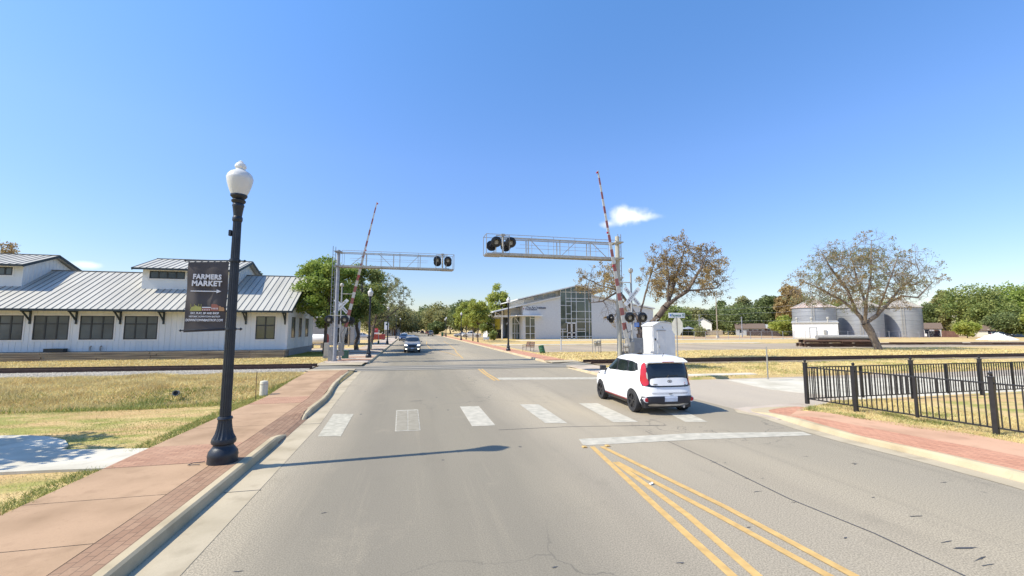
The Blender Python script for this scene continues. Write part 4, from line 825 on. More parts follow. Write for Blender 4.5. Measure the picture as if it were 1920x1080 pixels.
def crossing_gate(label, loc, top, zc, zl, tip, foot, piv, side, clear, front=True):
    """mast with bell, crossbuck, twin lights both ways, mechanism and raised striped arm (tip/foot/piv local x,z)"""
    t = thing('crossing_gate', label, 'crossing gate', loc)
    m = MB(); m.lathe([(.17, 0), (.17, .04), (.09, .3), (.058, .38), (.055, top-.25), (.05, top-.22)], n=16); m.box((0, 0, .02), (.5, .4, .05)); m.build('mast', MATS['galv'], t, smooth=True)
    m = MB(); m.lathe([(.07, -.20), (.13, -.16), (.145, -.06), (.13, .02), (.08, .07), (.03, .09)], (0, 0, top-.06), 20); m.build('bell', MATS['galv_pale'], t, smooth=True)
    crossbuck(t, (0, -.09, zc))
    if front: m = MB(); m.tube((-.55, -.05, zl+.30), (.55, -.05, zl+.30), .028, n=8); m.tube((0, 0, zl+.2), (0, -.05, zl+.30), .06); 
    if front:
        for s_ in (-.42, .42): m.tube((s_, -.05, zl+.30), (s_, -.05, zl), .022)
        m.build('light_bracket', MATS['galv_pale'], t)
    for s_ in (-.42, .42):
        if front: signal_head(t, (s_+.16, -.22, zl), (.06*side, -1, 0))
        else: signal_head(t, (s_+.30*side, .14, zl-.03), (0, 1, 0))
    px, pz = piv
    m = MB(); m.box((px*.55, .0, pz-.05), (.42, .36, .62)); m.build('mechanism', MATS['galv'], t, bevel=.03)
    m = MB(); m.lathe([(.14, -.25), (.14, .25)], (px, 0, pz), 16, axis=(0, 1, 0)); ft = Vector((foot[0], -.28, foot[1])); pv = Vector((px, -.28, pz)); back = pv+(pv-ft).normalized()*.75
    for y in (-.28, .28):
        a = Vector((pv.x, y, pv.z)); b = Vector((back.x, y, back.z)); m.bar(a, b, .02, .16); m.bar(b+Vector((0, 0, -.05)), b+Vector((0, 0, .28)), .06, .42); m.bar(a, (ft.x, y*.25-.1, ft.z), .02, .14)
    m.build('counterweight', MATS['galv'], t)
    m = MB(); T = Vector((tip[0], -.16, tip[1])); f2 = Vector((ft.x, -.16, ft.z)); pv2 = f2-(T-f2).normalized()*.5; n = 23
    d = T-pv2
    for i in range(n):
        a = pv2+d*i/n; b = pv2+d*(i+1)/n; w0 = .19*(1-i/n)+.08; m.cur = 1 if i % 2 else 0
        q = d.to_track_quat('X', 'Y').to_matrix(); m.box((a+b)/2, (d.length/n, .035, w0), rot=Matrix((q.col[0], Vector((0, 1, 0)), q.col[0].cross(Vector((0, 1, 0))))).transposed())
    arm = m.build('gate_arm', [MATS['arm_white'], MATS['arm_red']], t)
    m = MB()
    for fr in (.42, .62, .985): p = pv2+d*fr; m.lathe([(.05, -.05), (.06, 0), (.05, .05)], p+Vector((.08*side, -.02, .02)), 12, axis=(0, 1, 0))
    m.build('arm_light', MATS['red_lens'], arm, smooth=True)
    m = MB(); zz_ = clear; fr = (zz_-f2.z)/(T.z-f2.z); p = f2+(T-f2)*fr; m.tube((0, -.02, zz_), (p.x+side*.15, -.12, zz_), .03, n=8); m.build('arm_rest', MATS['galv_pale'], t)
    m = MB(); m.path([(px, -.3, pz+.2), (px-.1*side, -.35, pz+.9), ((foot[0]+px)/2, -.3, foot[1]-.2), (foot[0], -.2, foot[1]+.3)], .018, 6); m.build('cable', MATS['black'], t)
    return t
gx, gy = G(637.5, 677, .1); gy0 = gy+.35; gx0 = AT(637.5, 640, Y=gy0).x
def L_(u, v, bx=gx0, by=gy0): p = AT(u, v, Y=by-.16); return (p.x-bx, p.z-.1)
crossing_gate('railway crossing gate left of the road, striped arm raised and leaning right', (gx0, gy0, .1), L_(638, 531)[1], L_(641, 574)[1], L_(634, 600)[1], L_(707, 379), L_(648, 613), (L_(640, 648)[0]+.05, L_(640, 648)[1]), 1, L_(655, 551)[1], front=False)
bx, by = G(627, 678.5, .1); zl = AT(630, 599, Y=by).z-.1; m = MB(); m.tube((-.52, -.2, zl+.30), (.68, -.2, zl+.30), .028, n=8); m.tube((0, 0, zl+.3), (0, -.2, zl+.3), .05)
for s_ in (-.45, .66): m.tube((s_, -.2, zl+.3), (s_, -.2, zl), .02); signal_head(CL, (s_, -.36, zl), (.12, -1, 0))
m.build('light_bracket', MATS['galv_pale'], CL)
gx1, gy1 = G(1187, 695, .1)
gx1 = AT(1186, 640, Y=gy1).x
def R_(u, v): p = AT(u, v, Y=gy1-.16); return (p.x-gx1, p.z-.1)
crossing_gate('railway crossing gate behind the white hatchback, its tall striped arm raised and leaning left', (gx1, gy1, .1), R_(1186, 503)[1], R_(1193, 556)[1], R_(1190, 595)[1], R_(1121, 320), R_(1172, 617), (R_(1179, 645)[0], R_(1179, 648)[1]), -1, R_(1170, 529)[1])
# signal mounted on a side arm left of the right mast, small blue notice, relay boxes
bx, by = G(1163, 694, .1)
p = AT(1145, 597, Y=by); h = signal_head(CR, (p.x-bx, -.05, p.z-.1), (-.45, .9, 0), r=.27)
m = MB(); m.tube((p.x-bx, 0, p.z-.1+.25), (0, 0, p.z-.1+.25), .022); m.build('light_bracket', MATS['galv_pale'], CR)
p = AT(1192, 609, Y=gy1); t = thing('notice_sign', 'small blue emergency notice sign on the right crossing gate, below its lights', 'sign', (p.x, gy1-.12, p.z))
m = MB(); m.box((0, 0, 0), (.32, .008, .26)); m.build('board', MATS['sign_blue'], t); m = MB()
for z in (.06, .0, -.06): m.b2(-.11, -.010, z-.01, .11, -.005, z+.01)
m.build('print', MATS['lettering_white'], t)
t = thing('signal_control_case', 'grey metal control case behind the right gate mechanism', 'cabinet', (*PD(1187, 27.2), .1)); m = MB(); m.box((0, 0, .95), (1.0, .5, 1.9)); m.build('case', MATS['galv'], t, bevel=.02); m = MB(); m.box((0, -.265, .95), (.86, .03, 1.7)); m.build('door', MATS['mast_grey'], t, bevel=.01); m = MB(); m.lathe([(.09, 0), (.09, .02)], (.25, -.29, 1.1), 16, axis=(0, -1, 0)); m.build('lock_disc', MATS['galv_pale'], t)
t = thing('cable_box', 'small pitted grey cable box at the foot of the signal cabin', 'junction box', (*PD(1202, 24.6), .1)); m = MB(); m.box((0, 0, .4), (.42, .3, .8)); m.build('case', MATS['galv_pale'], t, bevel=.02); m = MB()
for x in (-.1, .1):
    for z in (.3, .5, .7): m.lathe([(.03, 0), (.03, .02)], (x, -.15, z), 10, axis=(0, -1, 0))
m.build('knockout', MATS['mast_grey'], t)

# ------------------------------------------------------------ signal cabin
Yc = 24.6; xa = AT(1225, 640, Y=Yc).x; xb = AT(1266, 640, Y=Yc).x; r_ = ray(1205, 640); yb = xa/r_[0]*r_[1]; zt_ = AT(1225, 611, Y=Yc).z; zr = AT(1243, 604.5, Y=Yc).z
t = thing('signal_cabin', 'white metal signal cabin with narrow door and shallow arched roof behind the white hatchback', 'cabin', ((xa+xb)/2, (Yc+yb)/2, .1))
w_ = (xb-xa)/2; d_ = (yb-Yc)/2; H_ = zt_-.1
m = MB(); m.b2(-w_, -d_, .25, w_, d_, H_); m.b2(-w_-.02, -d_-.02, .15, w_+.02, d_+.02, .27)
m.xprism([(-w_, H_), (w_, H_), (w_*.5, zr-.13), (0, zr-.1), (-w_*.5, zr-.13)], -d_, d_, axis='y'); m.build('wall', MATS['cabin_white'], t, bevel=.012)
m = MB(); ar = [(-w_-.05, H_-.02), (-w_*.5, zr-.12), (0, zr-.08), (w_*.5, zr-.12), (w_+.05, H_-.02)]; m.xprism(ar+[(x, z+.04) for x, z in ar[::-1]], -d_-.06, d_+.06, axis='y'); m.build('roof', MATS['cabin_white'], t)
m = MB(); m.b2(-w_*.62, -d_-.02, .32, w_*.10, -d_, H_-.32); o = m.build('door', MATS['cabin_door'], t, bevel=.006); m = MB(); m.b2(-w_*.5, -d_-.035, 1.25, -w_*.44, -d_-.02, 1.42); m.build('handle', MATS['galv_pale'], o)
m = MB(); m.b2(-w_*.66, -d_-.05, H_-.30, w_*.16, -d_-.001, H_-.26); m.build('drip_strip', MATS['mast_grey'], t)
m = MB(); m.b2(-w_*.86, -d_-.03, 1.75, -w_*.76, -d_-.001, 1.88); m.build('switch_box', MATS['trim'], t)
m = MB(); m.lathe([(.13, 0), (.13, .02), (.1, .03)], (w_*-.05, -d_, .72), 18, axis=(0, -1, 0)); m.build('vent', MATS['galv'], t)
m = MB(); m.path([(-w_*.15, -d_-.03, H_-.05), (-w_*.22, -d_-.12, H_-.1), (-w_*.15, -d_-.12, H_-.18)], .012); m.build('hook', MATS['trim'], t)
m = MB(); m.path([(-w_*.2, 0, zr-.08), (-w_*.15, 0, zr+.1), (w_*.1, 0, zr+.16)], .02); m.build('antenna', MATS['galv_pale'], t)

# ------------------------------------------------------------ stop sign seen from behind, with the street name blade
sx, sy = PD(1266.5, 22.0); t = thing('stop_sign', 'back of an octagonal stop sign on a thin post beside the signal cabin', 'road sign', (sx, sy, .05))
m = MB(); ztop = HV(598, 22); m.tube((0, 0, 0), (0, 0, ztop+.05), .032, n=10); m.build('post', MATS['galv'], t, smooth=True)
zo = HV(612.5, 22)-.05; m = MB(); R8 = .455/math.cos(math.pi/8); m.xprism([(R8*math.cos(math.pi/8+k*math.pi/4), zo+R8*math.sin(math.pi/8+k*math.pi/4)) for k in range(8)], .035, .042); m.build('plate', MATS['sign_back'], t)
m = MB(); R7 = .44/math.cos(math.pi/8); m.xprism([(R7*math.cos(math.pi/8+k*math.pi/4), zo+R7*math.sin(math.pi/8+k*math.pi/4)) for k in range(8)], .043, .045); m.build('red_face', M('sign_red', (.45, .03, .03), .4), t)
text('STOP', .32, MATS['sign_white'], t, Matrix.Translation((.047, 0, zo)) @ Matrix.Rotation(math.pi/2, 4, 'Z') @ FRONT, bold=.008)
t = thing('street_name_sign', 'pale street name sign with green lettering on top of the stop sign post', 'street sign', (sx, sy, HV(598, 22)))
m = MB(); m.box((0.03, 0, .18), (.95, .012, .26)); m.build('blade', MATS['sign_white'], t)
text('Fayette St', .19, MATS['sign_green'], t, Matrix.Translation((.10, -.010, .18)) @ FRONT, bold=.003, ext=.002); text('900', .07, MATS['sign_green'], t, Matrix.Translation((.43, -.010, .25)) @ FRONT, ext=.002)
m = MB(); st = [((.07 if k % 2 == 0 else .03)*math.sin(k*math.pi/5)-.34, .19+(.07 if k % 2 == 0 else .03)*math.cos(k*math.pi/5)) for k in range(10)]; m.xprism(st, -.012, -.006, axis='y'); m.build('star', MATS['sign_blue'], t)
m = MB(); m.box((0, 0, .03), (.05, .05, .08)); m.build('clamp', MATS['galv'], t)

# ------------------------------------------------------------ black iron fence (two runs meeting at the corner post)
def fence_run(label, P0, P1, posts, H=1.22, panels=None):
    P0, P1 = Vector((*P0, .1)), Vector((*P1, .1)); t = thing('iron_fence', label, 'fence', P0); D = (P1-P0); L = D.length; d = D/L
    for s_, big in posts:
        p = d*s_; m = MB(); hh = H+.12 if big else H-.02; m.box(p+Vector((0, 0, hh/2+(.0 if big else .06))), (.10 if big else .065, .10 if big else .065, hh-(0 if big else .12)), rz=math.atan2(d.y, d.x))
        po = m.build('post', MATS['iron_fence'], t, bevel=.004)
        if big:
            m = MB(); m.box(p+Vector((0, 0, hh+.01)), (.12, .12, .025), rz=math.atan2(d.y, d.x)); m.lathe([(.03, .02), (.02, .035), (.036, .06), (.042, .085), (.036, .11), (.01, .13)], p+Vector((0, 0, hh)), 14); m.build('finial', MATS['iron_fence'], po, smooth=True)
    for z in (H-.02, .17): m = MB(); m.bar(Vector((0, 0, z)), D+Vector((0, 0, z)), .034, .034); m.build('rail', MATS['iron_fence'], t)
    m = MB(); s_ = .13; k = 0
    ps = [q for q, _ in posts]
    while s_ < L:
        if min(abs(s_-q) for q in ps) > .06: p = d*s_; m.box(p+Vector((0, 0, (H+.15)/2)), (.023, .023, H-.17), rz=math.atan2(d.y, d.x))
        s_ += .128; k += 1
    tag(m.build('picket', MATS['iron_fence'], t), kind='stuff' if k > 100 else None)
    return t
cp = Vector(G(1514, 757, .1)); n2 = Vector(G(1608, 772, .1)); n4 = Vector(G(1869, 816, .1)); f2_ = Vector(G(1689, 744, .1)); f3_ = Vector(G(1841, 741, .1))
dn = (n4-cp).normalized(); nend = cp+dn*24; L4 = (n4-cp).length; Ln = (n2-cp).length
fence_run('black iron picket fence run nearest the camera along the red brick pavement', cp, nend, [(0, True), (Ln, True), ((Ln+L4)/2, False), (L4, True), (L4+1.8, False), (L4+3.5, True), (L4+5.3, False), (L4+7, True)])
dfv = (f3_-cp).normalized(); sp = (f2_-cp).length; fend = cp+dfv*40
fence_run('black iron picket fence run going away to the right beside the side road', cp+dfv*.12, fend, [(2.25, False)]+[(sp+k*(f3_-f2_).length-.12, True) for k in range(0, 9)]+[(sp+(k+.5)*(f3_-f2_).length-.12, False) for k in range(0, 8)])

# manhole, marker posts, small verge things
x, y = G(1657, 799, .135); t = thing('manhole_cover', 'round grey manhole cover in the red brick pavement in front of the iron fence', 'manhole cover', (x, y, .098)); m = MB(); m.lathe([(.33, 0), (.33, .012), (.30, .014)], n=32); m.build('frame', MATS['galv'], t); m = MB(); m.lathe([(.285, 0), (.285, .012), (.02, .013)], n=32)
for k in range(8): a = k*math.pi/4; m.box((.17*math.cos(a), .17*math.sin(a), .016), (.16, .02, .008), rz=a)
m.build('lid', M('lid_metal', (.20, .18, .17), .7, .2), t)
t = thing('marker_post', 'thin metal sign post seen edge-on in the dry grass right of the signal cabin', 'post', (*G(1440, 710, .1), .1)); m = MB(); m.box((0, 0, .78), (.05, .03, 1.6)); m.build('post', MATS['galv'], t); m = MB(); m.box((.0, -.03, 1.13), (.16, .012, 1.0), rz=.7); m.build('plate', MATS['sign_back'], t)
t = thing('utility_marker', 'short round cream concrete marker post in the grass by the left pavement', 'bollard', (*G(494, 741, .12), .08)); m = MB(); m.lathe([(.135, 0), (.135, .52), (.12, .56), (.03, .575)], n=24); m.build('post', MATS['cream'], t, smooth=True); m = MB(); m.lathe([(.142, .44), (.142, .47)], n=24); m.build('band', MATS['concrete_white'], t)
m = MB(); x, y = G(479, 748, .12); m.lathe([(.012, 0), (.01, .98), (.004, 1.02)], (0, 0, 0), 8); o = m.build('steel_rod', MATS['rust']); o.location = (x, y, .08); tag(o, 'thin rusty upright rod in the grass beside the cream marker post', 'rod')
m = MB(); m.lathe([(.10, -.25), (.10, .12), (.08, .12), (.075, -.1), (.01, -.1)], (0, 0, .07), 18, axis=(.3, -1, .15)); o = m.build('drain_pipe', MATS['concrete_grey'], smooth=True); o.location = (*G(330, 738, .15), .1); tag(o, 'short end of a grey drain pipe sticking out of the dry grass bank', 'pipe')
# road studs at the end of the yellow lines and litter
st0 = None
for u, v, lab in ((1096, 839, 'left of the two amber road studs at the point of the yellow lines'), (1139, 837, 'right of the two amber road studs at the point of the yellow lines')):
    x, y = G(u, v); m = MB(); m.prism([(-.05, -.05), (.05, -.05), (.05, .05), (-.05, .05)], 0, .006); m.xprism([(-.05, .006), (.05, .006), (.03, .02), (-.03, .02)], -.045, .045, axis='y'); o = m.build('road_stud', MATS['paint_yellow']); o.location = (x, y, .009); tag(o, lab, 'road stud', 'amber road studs')
m = MB(); m.box((0, 0, .01), (.06, .04, .01), rz=.4); m.box((.03, .02, .018), (.03, .03, .012), rz=1.0); o = m.build('litter', MATS['sign_white']); o.location = (*G(1221, 909), .008); tag(o, 'small scrap of white litter between the yellow lines', 'litter')

# ------------------------------------------------------------ white hatchback
def hatchback():
    t = thing('hatchback', 'boxy white hatchback with black wheels turning off the road, seen from behind', 'car', (7.78, 13.72, 0.005), math.radians(87))
    ZS = 1.05
    rows = [(.19, 1.86, -1.88, .76, 5), (.26, 1.98, -1.99, .84, 5.5), (.36, 2.05, -2.06, .885, 6), (.50, 2.07, -2.08, .905, 6), (.66, 2.05, -2.05, .912, 6), (.80, 1.99, -2.02, .905, 6), (.92, 1.84, -2.0, .895, 5.5), (1.02, 1.50, -1.985, .88, 5.5), (1.08, 1.12, -1.975, .865, 5.5), (1.14, .98, -1.965, .855, 5.5), (1.30, .66, -1.93, .82, 5.5), (1.46, .40, -1.88, .785, 5.2), (1.54, .26, -1.85, .76, 5), (1.59, .12, -1.80, .72, 4.6), (1.63, -.02, -1.72, .64, 4), (1.66, -.25, -1.5, .48, 3)]
    sh = Shell([(z*ZS, a, b, c, d) for z, a, b, c, d in rows]); body = sh.mesh(72, 260).build('body', MATS['paint_white'], t, smooth=True)
    cs = [MB().tube((x, s_*.60, .345), (x, s_*1.2, .345), .385, n=40).build('c', MATS['trim'], t) for x in (1.25, -1.32) for s_ in (1, -1)]
    bool_cut(body, cs)
    z_ = lambda q: q*ZS
    for s_ in (1, -1):
        F_ = lambda x, z, o=.004: sh.side(x, z_(z), s_, o)
        m = MB(); patch(m, [(.92, 1.09), (-1.62, 1.20), (-1.50, 1.49), (.34, 1.51), (.42, 1.47)], lambda x, z: F_(x, z, .004), rings=7, rnd=1); m.build('window_surround', MATS['trim'], t, smooth=True)
        for k, pl in enumerate(([(.74, 1.12), (-.12, 1.135), (-.12, 1.475), (.36, 1.47)], [(-.20, 1.135), (-.92, 1.165), (-.90, 1.475), (-.20, 1.475)], [(-1.0, 1.17), (-1.54, 1.215), (-1.44, 1.46), (-.98, 1.475)])):
            m = MB(); patch(m, pl, lambda x, z: F_(x, z, .011), rnd=2); m.build('side_window', MATS['glass_side'], t, smooth=True)
        for x, za, zb_ in ((.98, .40, 1.08), (-.16, .34, 1.13), (-.98, .62, 1.14)):
            m = MB(); n = 14; m.strip([F_(x-.009, za+(zb_-za)*i/n, .003) for i in range(n+1)], [F_(x+.009, za+(zb_-za)*i/n, .003) for i in range(n+1)]); m.build('door_gap', MATS['trim'], t)
        m = MB()
        for x in (.02, -.80): patch(m, [(x-.11, .965), (x+.09, .965), (x+.09, 1.0), (x-.11, 1.0)], lambda a, b: F_(a, b, .025), rings=2)
        m.build('door_handle', MATS['paint_white'], t, smooth=True)
        m = MB(); patch(m, [(.84, .20), (-.90, .20), (-.90, .315), (.84, .315)], lambda x, z: F_(x, z, .008), rnd=0, rings=3); m.build('sill', MATS['trim'], t)
        m = MB(); patch(m, [(.86, .30), (-.92, .30), (-.92, .335), (.86, .335)], lambda x, z: F_(x, z, .014), rnd=0, rings=2); m.build('red_stripe', MATS['paint_red'], t)
        m = MB(); patch(m, [(-1.72, .24), (-1.985, .27), (-2.0, .40), (-1.97, .50), (-1.78, .40)], lambda x, z: F_(x, z, .018), rnd=1); m.build('corner_cladding', MATS['trim_blue'], t, smooth=True)
        m = MB(); m.box((.80, s_*.97, z_(1.12)), (.16, .20, .17)); m.box((.82, s_*.86, z_(1.09)), (.08, .1, .05)); m.build('mirror', MATS['trim'], t, bevel=.035)
        m = MB(); patch(m, [(1.38, .86), (1.58, .87), (1.58, .92), (1.38, .91)], lambda x, z: F_(x, z, .006), rings=2); m.build('wing_badge', MATS['trim'], t)
        m = MB(); patch(m, [(s_*.45, .68), (s_*.86, .72), (s_*.87, .90), (s_*.5, .86)], lambda y, z: sh.end(y, z_(z), False, .008)); m.build('headlight', MATS['lens'], t, smooth=True)
        # tail lamp wraps from the tailgate round the corner
        m = MB(); zz_ = np.linspace(.82, 1.475, 26); yo = np.interp(zz_, [.82, .88, .95, 1.05, 1.28, 1.42, 1.475], [.775, .80, .815, .81, .775, .735, .69]); yi = np.interp(zz_, [.82, .86, .95, 1.05, 1.22, 1.38, 1.45, 1.475], [.74, .66, .645, .68, .675, .665, .655, .665]); Ls = [[Vector(sh.end(s_*(a+(b-a)*q/6), z_(zq), True, .022)) for a, b, zq in zip(yi, yo, zz_)] for q in range(7)]
        for q in range(6): m.strip(Ls[q], Ls[q+1])
        tl = m.build('tail_light', MATS['red_lens'], t, smooth=True)
        m = MB(); patch(m, [(s_*.66, 1.0), (s_*.69, 1.04), (s_*.69, 1.18), (s_*.67, 1.22), (s_*.655, 1.15)], lambda y, z: sh.end(y, z_(z), True, .026)); m.build('clear_lens', MATS['lens_dull'], tl, smooth=True)
        m = MB(); c = Vector(sh.end(s_*.735, z_(.435), True, .0)); m.lathe([(.085, -.01), (.085, .03), (.07, .035)], c, 24, axis=(-1, 0, 0)); m.build('fog_ring', MATS['lens'], t, smooth=True); m = MB(); m.lathe([(.068, .02), (.06, .045), (.02, .052)], c, 24, axis=(-1, 0, 0)); m.build('rear_fog_light', MATS['red_lens'], t, smooth=True)
    E_ = lambda y, z, o=.006: sh.end(y, z_(z), True, o)
    m = MB(); patch(m, [(-.84, .79), (.84, .79), (.855, .95), (.83, 1.2), (.76, 1.46), (-.76, 1.46), (-.83, 1.2), (-.855, .95)], lambda y, z: E_(y, z, .006), rings=8, rnd=2); m.build('tailgate_surround', MATS['black_gloss'], t, smooth=True)
    m = MB(); patch(m, [(-.62, 1.09), (.62, 1.09), (.61, 1.30), (.58, 1.43), (-.58, 1.43), (-.61, 1.30)], lambda y, z: E_(y, z, .011), rnd=2, rings=7); m.build('rear_window', MATS['glass_dark'], t, smooth=True)
    m = MB(); patch(m, [(-.60, .835), (.60, .835), (.63, .90), (.60, 1.055), (-.60, 1.055), (-.63, .90)], lambda y, z: E_(y, z, .035), rnd=2); pn = m.build('tailgate_panel', MATS['paint_white'], t, smooth=True)
    Rm = Matrix.Translation((0, 0, 0))
    def rt(s, size, y, z, mat='trim', bold=.002): q = Vector(E_(y, z, .042)); return text(s, size, MATS[mat], pn, Matrix.Translation(q) @ Matrix.Rotation(-math.pi/2, 4, 'Z') @ FRONT, bold=bold, ext=.002)
    m = MB(); q = Vector(E_(0, .955, .036)); vs = [q+Vector((-.006, .075*math.cos(a*math.pi/12), .043*math.sin(a*math.pi/12))) for a in range(24)]+[q+Vector((-.006, .060*math.cos(a*math.pi/12), .030*math.sin(a*math.pi/12))) for a in range(24)]
    m.add(vs, [(i, (i+1) % 24, 24+(i+1) % 24, 24+i) for i in range(24)]); m.build('badge', MATS['trim'], pn); rt('KIA', .045, 0, .955)
    rt('SOUL', .055, .47, .87); rt('!', .06, -.50, .90, 'red_lens'); rt('eco', .035, -.50, .86)
    m = MB(); patch(m, [(-.87, .295), (.87, .295), (.885, .40), (.87, .545), (-.87, .545), (-.885, .40)], lambda y, z: E_(y, z, .016), rings=6, rnd=1); m.build('bumper_insert', MATS['trim_blue'], t, smooth=True)
    m = MB(); patch(m, [(-.68, .275), (-.60, .245), (.60, .245), (.68, .275), (.62, .33), (.46, .335), (.42, .31), (-.42, .31), (-.46, .335), (-.62, .33)], lambda y, z: E_(y, z, .025), rings=5, rnd=1); m.build('skid_plate', MATS['rim_silver'], t, smooth=True)
    m = MB(); patch(m, [(-.21, .39), (.21, .39), (.21, .54), (-.21, .54)], lambda y, z: E_(y, z, .022), rnd=0); m.build('licence_plate', MATS['plate'], t)
    m = MB(); patch(m, [(-.57, .60), (.57, .60), (.6, .645), (-.6, .645)], lambda y, z: E_(y, z, .004), rnd=0); m.build('bumper_crease_shade', M('crease_shade', (.5, .5, .51), .4), t)  # no fold in the bumper: the crease's shade is painted as a grey strip
    m = MB(); patch(m, [(-.07, .615), (.07, .615), (.04, .59), (-.04, .59)], lambda y, z: E_(y, z, .012), rnd=0); m.build('tow_cover', MATS['trim'], t)
    m = MB(); patch(m, [(-.8, .19), (.8, .19), (.82, .29), (-.82, .29)], lambda y, z: E_(y, z, .004), rnd=0); m.build('lower_valance', MATS['trim'], t)
    m = MB(); m.xprism([(-1.70, z_(1.60)), (-1.97, z_(1.515)), (-1.985, z_(1.485)), (-1.93, z_(1.48)), (-1.70, z_(1.54))], -.66, .66, axis='y'); m.build('spoiler', MATS['paint_white'], t, bevel=.012)
    m = MB(); m.b2(-1.99, -.19, z_(1.492), -1.97, .19, z_(1.515)); m.build('brake_light', MATS['red_lens'], t)
    m = MB(); patch(m, [(-.74, 1.14), (.74, 1.14), (.66, 1.50), (-.66, 1.50)], lambda y, z: sh.end(y, z_(z), False, .008), rings=6); m.build('windscreen', MATS['glass_dark'], t, smooth=True)
    m = MB(); patch(m, [(-.45, .60), (.45, .60), (.5, .72), (-.5, .72)], lambda y, z: sh.end(y, z_(z), False, .012)); m.build('grille', MATS['trim'], t)
    m = MB(); m.prism([(-.15, -.40), (-.95, -.40), (-.95, .40), (-.15, .40)], z_(1.658), z_(1.668)); m.build('sunroof', MATS['glass_dark'], t, bevel=.01)
    m = MB(); m.tube((-1.62, 0, z_(1.61)), (-1.75, 0, z_(1.74)), .008); m.box((-1.6, 0, z_(1.625)), (.1, .04, .03)); m.build('antenna', MATS['trim'], t)
    m = MB(); m.tube(E_(0, 1.12, .02), E_(.05, 1.07, .03), .02); m.bar(Vector(E_(.03, 1.10, .025)), Vector(E_(-.30, 1.12, .02)), .015); m.build('wiper', MATS['trim'], t)
    m = MB(); m.b2(-1.9, -.75, .20, 1.9, .75, .42); m.build('underbody', MATS['trim'], t)
    m = MB(); m.tube((-1.85, -.45, .24), (-2.03, -.45, .24), .035, n=14); m.build('exhaust', MATS['rim_silver'], t, smooth=True)
    for x in (1.25, -1.32):
        for s_ in (1, -1): wheel(t, x, s_*.80, .345, .225, MATS['rim_black'])
    return t
M('glass_side', (.012, .018, .02), .05, var=.5, scale=2, spec=.9); M('black_gloss', (.012, .013, .02), .12, spec=.6); M('trim_blue', (.018, .022, .035), .5)
hatchback()

# ------------------------------------------------------------ white metal-roofed market building on the left
def frame_window(par, x0, z0, x1, z1, y, nx_, nz_, label=None, split=None, axis='y', mat='window_glass'):
    """window on a wall at y (facing -Y) or, axis='x', on a wall at x = y facing +X"""
    def bx_(m, a0, c0, a1, c1, d0, d1):
        if axis == 'y': m.b2(a0, y+d0, c0, a1, y+d1, c1)
        else: m.b2(y-d0, a0, c0, y-d1, a1, c1)
    m = MB(); b = .07
    bx_(m, x0, z0, x0+b, z1, -.05, .03); bx_(m, x1-b, z0, x1, z1, -.05, .03); bx_(m, x0+b, z0, x1-b, z0+b, -.05, .03); bx_(m, x0+b, z1-b, x1-b, z1, -.05, .03)
    for i in range(1, nx_): x = x0+(x1-x0)*i/nx_; bx_(m, x-.05, z0+b, x+.05, z1-b, -.045, .03)
    zs_ = [z0+(z1-z0)*(split or (j/nz_)) for j in range(1, nz_)]
    for z in zs_: bx_(m, x0+b, z-.055, x1-b, z+.055, -.042, .03)
    w = m.build('window', MATS['dark_frame'], par, w=True); m = MB(); bx_(m, x0+.02, z0+.02, x1-.02, z1-.02, -.012, .02); m.build('pane', MATS[mat], w, w=True)
    m = MB(); q = .10
    bx_(m, x0-q, z0-q, x0, z1+q, -.035, .02); bx_(m, x1, z0-q, x1+q, z1+q, -.035, .02); bx_(m, x0, z0-q, x1, z0, -.035, .02); bx_(m, x0, z1, x1, z1+q, -.035, .02); m.build('casing', MATS['siding_trim'], w, w=True)
    return w
D0 = thing('market_building', 'long white board-and-batten building with pale standing-seam metal roof and two roof monitors', 'building', (-28, 47, .1))
XR, XL, YF, YB = -10.75, -52, 42.0, 52.3; ZB, ZE, ZR = .75, 4.02, 7.75; YR = (YF+YB)/2; OV = 1.1; slope = (ZR-ZE)/(YR-(YF-OV))
roofz = lambda y: ZE+slope*(min(y, 2*YR-y)-(YF-OV))
m = MB(); m.b2(XL, YF, ZB, XR, YB, roofz(YF)-.12)
m.xprism([(YF, roofz(YF)-.12), (YB, roofz(YF)-.12), (YR, ZR-.12)], XL, XR)
x = XL+.2
WN = [(-31.6, -29.8), (-29.4, -26.8), (-26.3, -23.7), (-23.25, -20.6), (-34.75, -32.05), (-38.05, -35.35), (-13.42, -11.63)]
while x < XR:
    if any(a < x < b for a, b in WN): m.b2(x-.025, YF-.022, ZB, x+.025, YF, 1.55); m.b2(x-.025, YF-.022, 3.8, x+.025, YF, roofz(YF)-.14)
    else: m.b2(x-.025, YF-.022, ZB, x+.025, YF, roofz(YF)-.14)
    x += .405
y = YF+.3
while y < YB:
    if not any(a-.1 < y < b+.1 for a, b in ((43.2, 44.5), (45.9, 46.9), (48.5, 49.9))): m.b2(XR, y-.025, ZB, XR+.022, y+.025, roofz(y)-.16)
    y += .405
m.build('wall', MATS['siding'], D0, w=True)
m = MB(); m.b2(XR-.14, YF-.03, ZB, XR+.03, YF+.14, roofz(YF)-.13); m.build('corner_board', MATS['siding_trim'], D0, w=True)
m = MB(); m.b2(XL, YF+.03, -.1, XR-.03, YB-.03, ZB); m.build('foundation', MATS['found'], D0, w=True)
